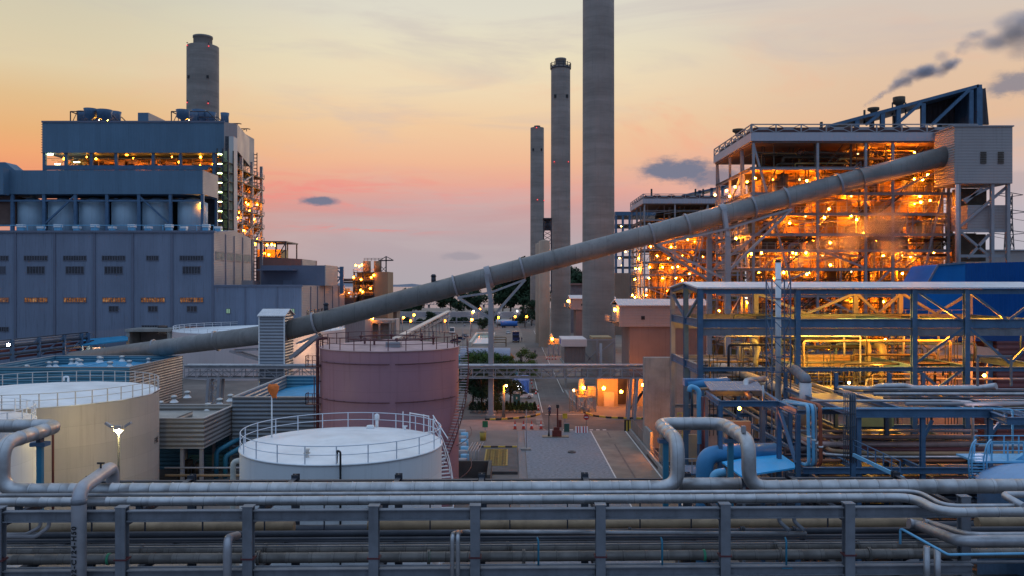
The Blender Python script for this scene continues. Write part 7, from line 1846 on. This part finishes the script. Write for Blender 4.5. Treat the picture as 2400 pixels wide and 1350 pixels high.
for i, (px, py, lab) in enumerate(((1078,797,'navy car parked beside the pale basin, closest to the lamp'),(1090,790,'navy car parked at the basin corner'),(1068,803,'navy pickup half hidden by the maroon tank top'),(1191,782,'pale blue car parked behind the dark truck'))):
    g = G(px, py); u = thing('parked_car', lab, 'car', g, 'cars parked by the basins'); car(u, g.x, g.y, 0, [.4,-1.2,0,1.57][i], 4.4, 1.8, 1.5, wp if i == 3 else bp)
# dark truck and tankers
g = G(1209,803); u = thing('dark_truck', 'dark navy truck with a high body standing on the road', 'truck', g)
y = g.y; x = g.x
MB().box(x-1.35,x+1.35,y+2.2,y+9,1.0,4.2).build('cargo_body', bp, u); MB().box(x-1.25,x+1.25,y,y+2.1,.6,3.2).build('cab', mat('truck_navy', (.03,.04,.12), .35), u); MB().box(x-1.1,x+1.1,y-.03,y-.005,2.0,2.9).build('windscreen', M['glass'], u)
for yy in (y+1, y+6, y+7.6):
    for s in (-1,1): MB().tube([(x+s*1.0,yy,.5),(x+s*1.32,yy,.5)], .5, 14).build('wheel', M['black'], u)
for s in (-.85,.85): MB().cbox((x+s,y-.03,.8), .35,.06,.2).build('headlight', M['white'], u)
for i, (px, py, c, lab) in enumerate(((1193,768,(.03,.15,.5),'bright blue cylindrical tank trailer on the far road'),(1181,764,(.5,.52,.55),'silver cylindrical tank trailer behind the blue one'))):
    g = G(px, py); u = thing('tank_trailer', lab, 'trailer', g, 'tank trailers on the far road')
    MB().tube([(g.x-4.5,g.y,2.2),(g.x+4.5,g.y,2.2)], 1.4, 18).build('tank', mat('trailer_%d' % i, c, .4, 0, .1, .5), u); MB().box(g.x-4.3,g.x+4.3,g.y-.9,g.y+.9,.7,.9).build('chassis', M['steeldark'], u)
    for s in (-3.4,-2.3,2.8):
        for d in (-.9,.9): MB().tube([(g.x+s,g.y+d-.15,.5),(g.x+s,g.y+d+.15,.5)], .5, 12).build('wheel', M['black'], u)
g = G(1187,815); u = thing('sand_heap', 'rust brown heap of sand beside the basin end', 'heap', (X(1188,262),262,0))
MB().lathe(X(1188,262),262,[(2.6,0),(2.1,.8),(1.2,1.6),(.02,2.0)],14).build('heap', mat('sand_rust', (.28,.13,.05), .9, 0, .3, 1, bump=.1), u)
u = thing('basin_gate', 'pale arched concrete hood at the basin end near the shelter', 'hood', (X(1116,262),262,0))
MB().extrude([(X(1100,262),262,0),(X(1130,262),262,0),(X(1130,262),262,1.6),(X(1122,262),262,2.3),(X(1108,262),262,2.3),(X(1100,262),262,1.6)],(0,8,0)).build('shell', mat('basin_concrete', (.5,.48,.42)), u)
MB().box(X(1102,262),X(1128,262),261.9,262-.005,.2,1.5).build('opening', M['equipdark'], u)
u = thing('basin_piping', 'tan pipe frame round the pump pit beside the basin', 'pipe', (X(1170,310),310,0))
for k in range(3): MB().tube([P(1158,790+k*6,310+k),P(1186,790+k*6,310+k),P(1186,800+k*6,310+k)], .2, 8, .4).build('pipe', M['tan'], u)

# ================================================================== lamps of the yard
def street_lamp(px, pyb, pyt, label, col, mlamp, w, r, m=None, arm=.0):
    g = G(px, pyb); Y = g.y; zt = Z(pyt, Y)
    u = thing('street_lamp', label, 'street lamp', g, 'street lamps of the plant')
    MB().cyl(g.x,Y,0,zt,r,r*.6,8).build('post', m or M['greysteel'], u)
    MB().beam((g.x,Y,zt),(g.x+arm+.5,Y-.2,zt+.12),.12).cbox((g.x+arm+.55,Y-.2,zt+.05),.6,.3,.14).build('lamp_head', M['greysteel'], u)
    MB().sphere((g.x+arm+.55,Y-.22,zt-.03), max(.16,.0013*Y), 10, 6).build('lens', mlamp, u)
    if w: plight((g.x+arm+.55,Y-.22,zt-.6-.0013*Y), col, w, u)
street_lamp(1180.5, 978, 903, 'orange lit lamp post of bare concrete at the garden corner', ORANGE, M['lamp_o'], 1300, .28, M['concrete'], -.1)
for i, (px, pyb, pyt, lab, w) in enumerate(((897,800,770,'lamp post glowing orange before the pump house',600),(943,790,744,'lamp post glowing orange behind the pump house screen',600),(968,782,738,'lamp post glowing orange by the seaside conveyor',600),(1103,790,749,'lamp post glowing orange at the basin head',900),(1106,778,731,'lamp post glowing orange before the grey belt bridge, lower one',700),(1122,772,725,'lamp post glowing orange before the grey belt bridge, higher one',700))):
    street_lamp(px, pyb, pyt, lab, ORANGE, M['lamp_o'], w, .16)
street_lamp(1085, 850, 762, 'unlit thin lamp post beside the pale basin', ORANGE, M['greysteel'], 0, .12)
for i, (px, pyb, pyt) in enumerate(((960,775,752),(1010,770,748),(1040,776,752),(1145,772,748),(1166,768,744),(1232,772,742),(1205,765,742),(925,812,782))):
    street_lamp(px, pyb, pyt, 'small warm lamp post twinkling far off, '+['left of the sloping belt','behind the sloping belt','at the belt top','beyond the basin','past the tank trailers','beside the farthest chimney','behind the bright blue trailer','below the pump house'][i].replace('left of','west of'), ORANGE, M['lamp_o'], 350, .12)

# ================================================================== yard furniture
wb = thing('weighbridge', 'dark weighbridge platform with a yellow lattice deck', 'weighbridge', (X(1165,109), 109, 0))
MB().box(-4.6,.7,101,116,0,.35).build('platform', mat('weigh_dark', (.07,.07,.072), .7, 0, .3, .6), wb)
mb = MB()
for k in range(9):
    a = -3.45+k*.34; mb.beam((a,104.5,.37),(a+.34*.0,114,.37),.05,.02)
for k in range(30): 
    y = 104.5+k*.33; mb.beam((-3.45,y,.375),(-.7,y+.5,.375),.05,.02); mb.beam((-.7,y,.375),(-3.45,y+.5,.375),.05,.02)
mb.box(-3.6,-3.42,104.3,114.7,.352,.40).box(-.72,-.55,104.3,114.7,.352,.40).box(-3.42,-.72,104.3,104.5,.352,.40).box(-3.42,-.72,114.5,114.7,.352,.40)
mb.build('lattice_deck', mat('weigh_yellow', (.36,.23,.05), .6, 0, .25, 2), wb)
o = MB().box(-4.6,.7,116.1,116.4,0,.5).build('kerb', M['kerb']); tag(o, 'worn yellow and black kerb across the weighbridge end', 'kerb', 'kerbs along the plant road')
pit = thing('pit_wall', 'low dark concrete pit wall beside the maroon tank foot', 'wall', (X(1110,100), 99, 0))
MB().box(-6.5,-2.4,99.2,99.6,0,2.0).box(-2.8,-2.4,92,99.19,0,2.0).build('slab', mat('pit_concrete', (.09,.085,.08), .85, 0, .3, .5), pit)
u = thing('chemical_store', 'row of blue white drums and pipes beside the tank stair', 'pipework', (X(1095,112),112,0))
for k in range(9): MB().cyl(X(1084,104+k*2.6)+.3*(k%2),104+k*2.6,0,1.3,.55,.55,14).build('drum', [M['greysteel'],M['lightblue']][k%2], u)
mb = MB()
for k in range(5): mb.tube([(-5.6+k*.35,103,.0),(-5.6+k*.35,104,2.2),(-5.2+k*.35,110,2.2)],.05,6,.2)
mb.build('piping', M['greysteel'], u)
def cone(px, py, label, s=1.0):
    g = G(px,py); u = thing('traffic_cone', label, 'traffic cone', g, 'traffic cones'); 
    MB().cbox((g.x,g.y,0.02),.42*s,.42*s,.05).build('base', M['black'], u); MB().lathe(g.x,g.y,[(.17*s,.07),(.05*s,.8*s),(.03*s,.92*s),(.001,.93*s)],12).build('cone_body', mat('cone_red', (.55,.05,.03), .5), u); MB().lathe(g.x,g.y,[(.125*s,.36*s),(.095*s,.54*s)],12).build('reflective_band', M['white'], u)
for i, px in enumerate((1207,1227,1246,1268)): cone(px, 1006, 'tall red cone on the pinkish crossing, '+['first from the maroon tank','second from the maroon tank','third from the maroon tank','closest to the road'][i], 1.5)
for i, (px,py) in enumerate(((1246,900),(1248,915),(1256,924),(1262,962))): cone(px, py, 'red cone along the roadside footway, '+['beside the blue container end','at the container corner','next to the heaped bags','at the footway end by the kerb'][i], 1.2)
for i, px in enumerate((1282,1288,1295,1302)): cone(px, 843, 'small red cone before the lamp lit platform beyond, '+['first','second','third','fourth'][i]+' counted from the road', 1.3)
g = G(1253,920); u = thing('sand_bags', 'dark heap of bags at the footway edge', 'heap', g)
for k in range(5): MB().sphere((g.x+.45*(k%3)-.4,g.y+.3*(k//3),.25+.3*(k//3)),.34,10,6,.7).build('bag', M['equipdark'], u)
# drilling rig
g = G(1305,1024); u = thing('drill_rig', 'small red drilling rig with an upright mast standing on planks', 'machine', g)
MB().box(g.x-2.2,g.x+1.8,g.y-.6,g.y+.9,.02,.12).build('plank', mat('plank_wood', (.35,.26,.17), .8, 0, .2, 2, seam=(1,.3,.08)), u)
redm = mat('rig_red', (.13,.025,.02), .5, 0, .3, 2)
MB().box(g.x-.7,g.x+.7,g.y-.5,g.y+.5,.13,1.0).box(g.x-.5,g.x+.4,g.y-.4,g.y+.4,1.0,1.5).build('engine', redm, u)
MB().box(g.x+.0,g.x+.22,g.y-.1,g.y+.1,1.0,4.4).build('mast', redm, u); MB().box(g.x-.1,g.x+.32,g.y-.2,g.y+.2,4.4,4.9).build('mast_head', M['black'], u); MB().cyl(g.x-1.2,g.y,.12,3.6,.06,.06,8).cyl(g.x-1.2,g.y,.12,.9,.16,.1,8).build('drill_rod', M['black'], u)
MB().box(g.x+.25,g.x+.7,g.y-.25,g.y+.25,1.5,2.6).build('gearbox', redm, u)
g = G(1328,1013); u = thing('sign_board', 'yellow notice board on a post behind the green box', 'sign', (g.x,g.y+4,0)); MB().cbox((g.x,g.y+4.1,0),.08,.08,1.6).build('post', M['steel'], u); MB().cbox((g.x,g.y+4,1.5),.75*1.0,.05,.8).build('board', mat('board_yellow', (.6,.38,.03), .5), u)
u = thing('green_box', 'dark green upright switch box by the drilling rig', 'box', g); MB().cbox((g.x,g.y,.1),.8,.5,1.25).build('housing', mat('box_green', (.03,.10,.08), .5), u); MB().cbox((g.x,g.y,0),.9,.6,.1).build('plinth', M['concrete'], u); MB().cbox((g.x,g.y,1.351),.86,.56,.05).build('cap', M['steel'], u)
for i, px in enumerate((1356,1370)):
    g = G(px,1014); u = thing('road_barrier', 'red and white striped barrier block, '+['nearer the green box','nearer the lane'][i], 'barrier', g, 'striped barrier blocks')
    for k in range(5):
        MB().extrude([(g.x-.5+k*.2,g.y-.25,0),(g.x-.5+k*.2,g.y+.25,0),(g.x-.5+k*.2,g.y+.1,.95),(g.x-.5+k*.2,g.y-.1,.95)],(.2,0,0)).build('stripe_block', mat('barrier_red', (.45,.05,.05), .5) if k%2 else M['white'], u)
g = G(1340,1061); u = thing('loose_tyre', 'worn tyre lying on the gravel yard', 'tyre', g)
MB().lathe(g.x,g.y,[(.32,.05),(.5,.02),(.56,.12),(.5,.24),(.32,.21),(.30,.13),(.32,.05)],24).build('tyre', mat('tyre_grey', (.16,.14,.13), .8), u)
g = G(1374,1000); u = thing('stop_sign', 'small round red sign on a thin post at the crossing', 'sign', g); MB().cyl(g.x,g.y,0,1.6,.04,.04,8).build('post', M['steel'], u); MB().tube([(g.x,g.y-.06,1.55),(g.x,g.y-.02,1.55)],.45,20).build('disc', mat('sign_red', (.45,.03,.03), .5), u); MB().box(g.x-.3,g.x+.3,g.y-.075,g.y-.062,1.48,1.62).build('bar', M['white'], u)
g = G(1137,1012); u = thing('sign_board', 'small green notice board at the edge of the pinkish crossing', 'sign', g); MB().cbox((g.x,g.y+.05,0),.07,.07,1.1).build('post', M['steel'], u); MB().cbox((g.x,g.y,.7),.85,.05,1.0).build('board', mat('board_green', (.03,.16,.07), .5), u)
g = G(1132,1032); u = thing('yellow_bin', 'dusty yellow bin beside the green notice board', 'bin', g); MB().lathe(g.x,g.y,[(.02,0),(.42,0),(.5,1.2),(.44,1.2),(.4,.1),(.02,.1)],16).build('body', mat('bin_yellow', (.42,.30,.05), .6, 0, .2, 2), u); MB().lathe(g.x,g.y,[(.52,1.21),(.5,1.35),(.02,1.42)],16).build('lid', M['tan'], u)
for i, px in enumerate((1467,1474)):
    g = G(px,1010); u = thing('hazard_post', 'yellow and black hatched guard post at the lane entry, '+['on the road side','on the fence side'][i], 'post', g, 'hatched guard posts'); MB().box(g.x-.25,g.x+.25,g.y-.25,g.y+.25,0,1.7).build('post', M['kerb'], u); MB().box(g.x-.3,g.x+.3,g.y-.3,g.y+.3,1.701,1.78).build('cap', M['black'], u)
g = G(1211,950); u = thing('toilet_cabin', 'dark teal portable cabin with a white roof on the lawn', 'cabin', g); MB().box(g.x-.65,g.x+.65,g.y,g.y+1.3,0,2.2).build('body', mat('cabin_teal', (.02,.12,.15), .5), u); MB().box(g.x-.72,g.x+.72,g.y-.06,g.y+1.36,2.201,2.75).build('roof', M['white'], u); MB().box(g.x-.4,g.x+.4,g.y-.04,g.y-.005,.1,2.0).build('door', mat('cabin_door', (.03,.15,.19), .5), u); MB().box(g.x-.12,g.x+.12,g.y-.06,g.y-.042,1.2,1.6).build('notice', M['white'], u)
g = G(1217,1048); u = thing('bollard_post', 'thin striped marker post at the gravel corner', 'post', (2.0,116,0)); MB().cyl(2.0,116,0,5.6,.05,.05,8).build('post', M['greysteel'], u); MB().box(1.2,2.6,115.4,116.6,0,.3).build('base', M['concrete'], u)

# ================================================================== people
def figure(name, label, loc, rz, joints, cloth, helmet=None, group=None):
    """joints: dict of body points (x right, y forward, z up); one skinned body with hands and fingers"""
    u = thing(name, label, 'person', loc, group); u.rotation_euler.z = rz
    J = joints; vs = []; es = []; rs = []
    def v(p, r): vs.append(tuple(p)); rs.append(r); return len(vs)-1
    pel = v(J['pelvis'], (.155,.12)); sp_ = v(J['spine'], (.15,.11)); ch = v(J['chest'], (.17,.12)); nk = v(J['neck'], (.06,.06)); hd_ = v(J['head'], (.085,.1)); tp = v(Vector(J['head'])+Vector((0,.01,.14)), (.07,.085))
    es += [(pel,sp_),(sp_,ch),(ch,nk),(nk,hd_),(hd_,tp)]
    for s in ('l','r'):
        sh = v(J['sh'+s], (.07,.07)); el = v(J['el'+s], (.048,.048)); wr = v(J['wr'+s], (.032,.032)); es += [(ch,sh),(sh,el),(el,wr)]
        d = (Vector(J['wr'+s])-Vector(J['el'+s])).normalized(); side = d.cross(Vector((0,1,0)) if abs(d.y) < .8 else Vector((0,0,1))).normalized()
        pm_ = v(Vector(J['wr'+s])+d*.07, (.04,.02)); es.append((wr,pm_))
        for k in range(4):
            a = v(Vector(J['wr'+s])+d*.11+side*(.03-.02*k), (.011,.011)); c = v(Vector(J['wr'+s])+d*(.17-.01*abs(k-1))+side*(.034-.022*k)+Vector((0,.012,0)), (.009,.009)); es += [(pm_,a),(a,c)]
        th = v(Vector(J['wr'+s])+d*.06+side*.06, (.012,.012)); es.append((pm_,th))
        hp = v(J['hp'+s], (.1,.1)); kn = v(J['kn'+s], (.065,.065)); an = v(J['an'+s], (.045,.045)); to = v(Vector(J['an'+s])+Vector((0,.18,-.05)), (.045,.035)); es += [(pel,hp),(hp,kn),(kn,an),(an,to)]
    me = bpy.data.meshes.new('body'); me.from_pydata(vs, es, []); o = bpy.data.objects.new('body', me); COL.objects.link(o); o.parent = u
    md = o.modifiers.new('skin', 'SKIN')
    for i, sv_ in enumerate(me.skin_vertices[0].data): sv_.radius = rs[i]
    me.skin_vertices[0].data[0].use_root = True
    o.modifiers.new('sub', 'SUBSURF').levels = 1; me.materials.append(cloth)
    hp_ = Vector(J['head'])+Vector((0,.01,.06))
    def ch_part(nm, mb, m):
        w = mb.build(nm, m); w.parent = u; return w
    skin = mat('skin', (.30,.17,.11), .6)
    f = MB().sphere((hp_.x,hp_.y+.03,hp_.z-.02), .1, 12, 8, 1.25); f.sphere((hp_.x,hp_.y+.135,hp_.z-.02),.02,6,4).sphere((hp_.x-.1,hp_.y+.01,hp_.z-.02),.022,6,4).sphere((hp_.x+.1,hp_.y+.01,hp_.z-.02),.022,6,4)
    hd2 = ch_part('face', f, skin)
    if helmet: hm = MB().lathe(hp_.x, hp_.y, [(.15,hp_.z+.0),(.15,hp_.z+.06),(.12,hp_.z+.13),(.06,hp_.z+.17),(.001,hp_.z+.18)], 14)
    else: hm = MB().lathe(hp_.x, hp_.y, [(.118,hp_.z+.0),(.12,hp_.z+.06),(.09,hp_.z+.12),(.001,hp_.z+.14)], 14)
    hm2 = ch_part('helmet' if helmet else 'hair', hm, helmet or M['black'])
    for w in (hd2, hm2): w.location = (w.location.x, w.location.y, w.location.z)
    return u
stand = dict(pelvis=(0,0,.95), spine=(0,.01,1.15), chest=(0,0,1.35), neck=(0,.01,1.5), head=(0,.03,1.58), shl=(-.19,0,1.42), ell=(-.25,-.03,1.14), wrl=(-.24,.08,.9), shr=(.19,0,1.42), elr=(.25,-.02,1.14), wrr=(.25,.06,.89), hpl=(-.1,0,.9), knl=(-.11,.03,.5), anl=(-.12,-.02,.08), hpr=(.1,0,.9), knr=(.11,.05,.5), anr=(.12,.06,.08))
blue_c = mat('workwear_blue', (.03,.05,.14), .8, 0, .2, 4)
for i, (px, lab) in enumerate(((1217,'person in blue workwear standing beside the dark truck'),(1223,'person in blue workwear standing farther from the dark truck'))):
    g = G(px, 800); figure('person', lab, g, [.4, 2.6][i], stand, blue_c, None, 'two people standing by the truck')
ride = dict(pelvis=(0,-.25,.86), spine=(0,-.2,1.06), chest=(0,-.08,1.27), neck=(0,-.02,1.42), head=(0,.03,1.5), shl=(-.2,-.06,1.33), ell=(-.32,.12,1.12), wrl=(-.30,.36,1.05), shr=(.2,-.06,1.33), elr=(.32,.12,1.12), wrr=(.30,.36,1.05), hpl=(-.11,-.2,.82), knl=(-.2,.2,.74), anl=(-.17,.05,.32), hpr=(.11,-.2,.82), knr=(.2,.2,.74), anr=(.17,.05,.32))
def motorbike(loc, rz, label, group):
    u = thing('motorbike', label, 'motorbike', loc, group); u.rotation_euler.z = rz
    def pb_(nm, mb, m):
        o = mb.build(nm, m); o.parent = u; return o
    for y in (-.62, .62):
        w = MB(); pts = [(0, y+.27*math.cos(a), .3+.27*math.sin(a)) for a in [i*math.pi/10 for i in range(21)]]; w.tube(pts, .05, 6, 0, 0, False); w.tube([(-.06,y,.3),(.06,y,.3)],.09,8)
        for k in range(4): a = k*math.pi/4; w.beam((0,y+.25*math.cos(a),.3+.25*math.sin(a)),(0,y-.25*math.cos(a),.3-.25*math.sin(a)),.015)
        pb_('wheel', w, M['black'])
    pb_('body', MB().extrude([(-.12,-.75,.6),(-.12,-.7,.78),(-.12,.1,.74),(-.12,.2,.5),(-.12,.42,.45),(-.12,.5,.9),(-.12,.4,.92),(-.12,.3,.55),(-.12,.1,.35),(-.12,-.4,.4)], (.24,0,0)), mat('bike_dark', (.03,.03,.04), .35))
    pb_('seat', MB().box(-.13,.13,-.75,.05,.785,.86), M['black'])
    pb_('handlebar', MB().tube([(-.34,.34,1.03),(-.1,.45,1.0),(.1,.45,1.0),(.34,.34,1.03)],.02,6,.05).tube([(0,.45,1.0),(0,.62,.3)],.035,6), M['steeldark'])
    pb_('tail_light', MB().box(-.08,.08,-.8,-.755,.66,.74), mat('tail_red', (.4,.02,.02)))
    return u
g = G(1288, 974)
motorbike(g, 0, 'dark motorbike ridden away up the road past the garden kerb', 'motorbikes on the road')
figure('person', 'rider in navy clothes and white helmet on the motorbike by the garden kerb', g, 0, ride, blue_c, M['white'])
g = G(1254, 832)
motorbike(g, math.pi, 'dark motorbike coming down the far road', 'motorbikes on the road')
figure('person', 'rider in dark clothes on the far motorbike', g, math.pi, ride, mat('workwear_grey', (.06,.07,.08), .8), M['black'])

# ================================================================== smoke and steam (real volumes)
def volmat(name, col, dens, scale, lo, hi, aniso=.2, detail=4, emis=None):
    m = bpy.data.materials.new(name); m.use_nodes = True; t = m.node_tree
    t.nodes.remove(t.nodes['Principled BSDF'])
    pv = t.nodes.new('ShaderNodeVolumePrincipled'); pv.inputs['Color'].default_value = (*col, 1); pv.inputs['Anisotropy'].default_value = aniso
    tcn = t.nodes.new('ShaderNodeTexCoord'); n = noise(t, tcn.outputs['Object'], scale, detail, .6)
    g = t.nodes.new('ShaderNodeTexCoord')
    s = t.nodes.new('ShaderNodeVectorMath'); s.operation = 'DISTANCE'; t.links.new(tcn.outputs['Generated'], s.inputs[0]); s.inputs[1].default_value = (.5,.5,.5)
    fall = E(t, s.outputs['Value']).sstep(.5, .16)
    d = (n + fall*.5).sstep(lo, hi)*fall*dens
    t.links.new(d.k, pv.inputs['Density']); t.links.new(pv.outputs[0], t.nodes['Material Output'].inputs['Volume'])
    return m
def puff(mb_pts, mat_, name, parent):
    for (c, rx, ry, rz_) in mb_pts:
        bm_ = bmesh.new(); bmesh.ops.create_icosphere(bm_, subdivisions=2, radius=1)
        me = bpy.data.meshes.new(name); bm_.to_mesh(me); bm_.free(); me.materials.append(mat_)
        o = bpy.data.objects.new(name, me); COL.objects.link(o); o.parent = parent
        o.location = Vector(c)-Vector(parent.location); o.scale = (rx, ry, rz_)
rv = random.Random(9)
sm_m = volmat('smoke_volume', (.62,.64,.73), .24, 2.6, .22, .62)
sk = thing('smoke_plume', 'dark smoke plume drifting up from the thin roof steam pipe', 'smoke', P(2026,256,164)); sk['kind'] = 'stuff'
YS = 164
pl = []
for i in range(80):
    f = i/79; r0 = .45+1.9*min(f,.62)*(1-.62*max(0,f-.62)/.38); r = r0*(.7+.6*rv.random())
    px = 2027+f*228+rv.gauss(0,2+5*f); py = 248-f*108-14*math.sin(f*3.0)+rv.gauss(0,1+9*f)
    pl.append((P(px,py,YS+rv.gauss(0,.6)), r*(1.0+.4*rv.random()), r, r*(.8+.3*rv.random())))
puff(pl, sm_m, 'smoke_puff', sk)
pl = []
sm_m2 = volmat('smoke_volume_thin', (.66,.68,.76), .12, 2.4, .34, .72)
sk2 = thing('smoke_plume', 'thinner torn smoke drifting high near the picture edge', 'smoke', P(2300,90,168)); sk2['kind'] = 'stuff'
for i in range(40):
    f = i/39; r = (1.0+2.2*f)*(.6+.7*rv.random())
    pl.append((P(2240+f*185+rv.gauss(0,6), 108-f*52+rv.gauss(0,5+17*f), 168+rv.gauss(0,1)), r*1.4, r, r*.8))
puff(pl, sm_m2, 'smoke_puff', sk2)
st_m = volmat('steam_volume', (.98,.95,.93), .15, 2.4, .34, .68, .6)
stm = thing('steam_cloud', 'pale steam cloud drifting in front of the orange lit boiler floors', 'steam', P(2000,550,147)); stm['kind'] = 'stuff'
pl = []
for i in range(34):
    f = rv.random()
    if f < .72: g_ = f/.72; px = 1880+g_*220; py = 585-g_*55+rv.gauss(0,4+16*g_); r = (.7+2.0*math.sin(min(1,g_*1.1)*1.7))*(.6+.6*rv.random())
    else: g_ = (f-.72)/.28; px = 2100+g_*110; py = 548-g_*28+rv.gauss(0,12); r = 1.0+1.0*rv.random()
    pl.append((P(px,py,147+rv.gauss(0,.8)), r*1.4, r*.9, r))
puff(pl, st_m, 'steam_puff', stm)

vb = volmat('amber_mist', (.98,.95,.93), .006, 1.2, .10, .60, .6)
puff([(P(1990,570,153.5), 24, 4.5, 11)], vb, 'steam_puff', stm)
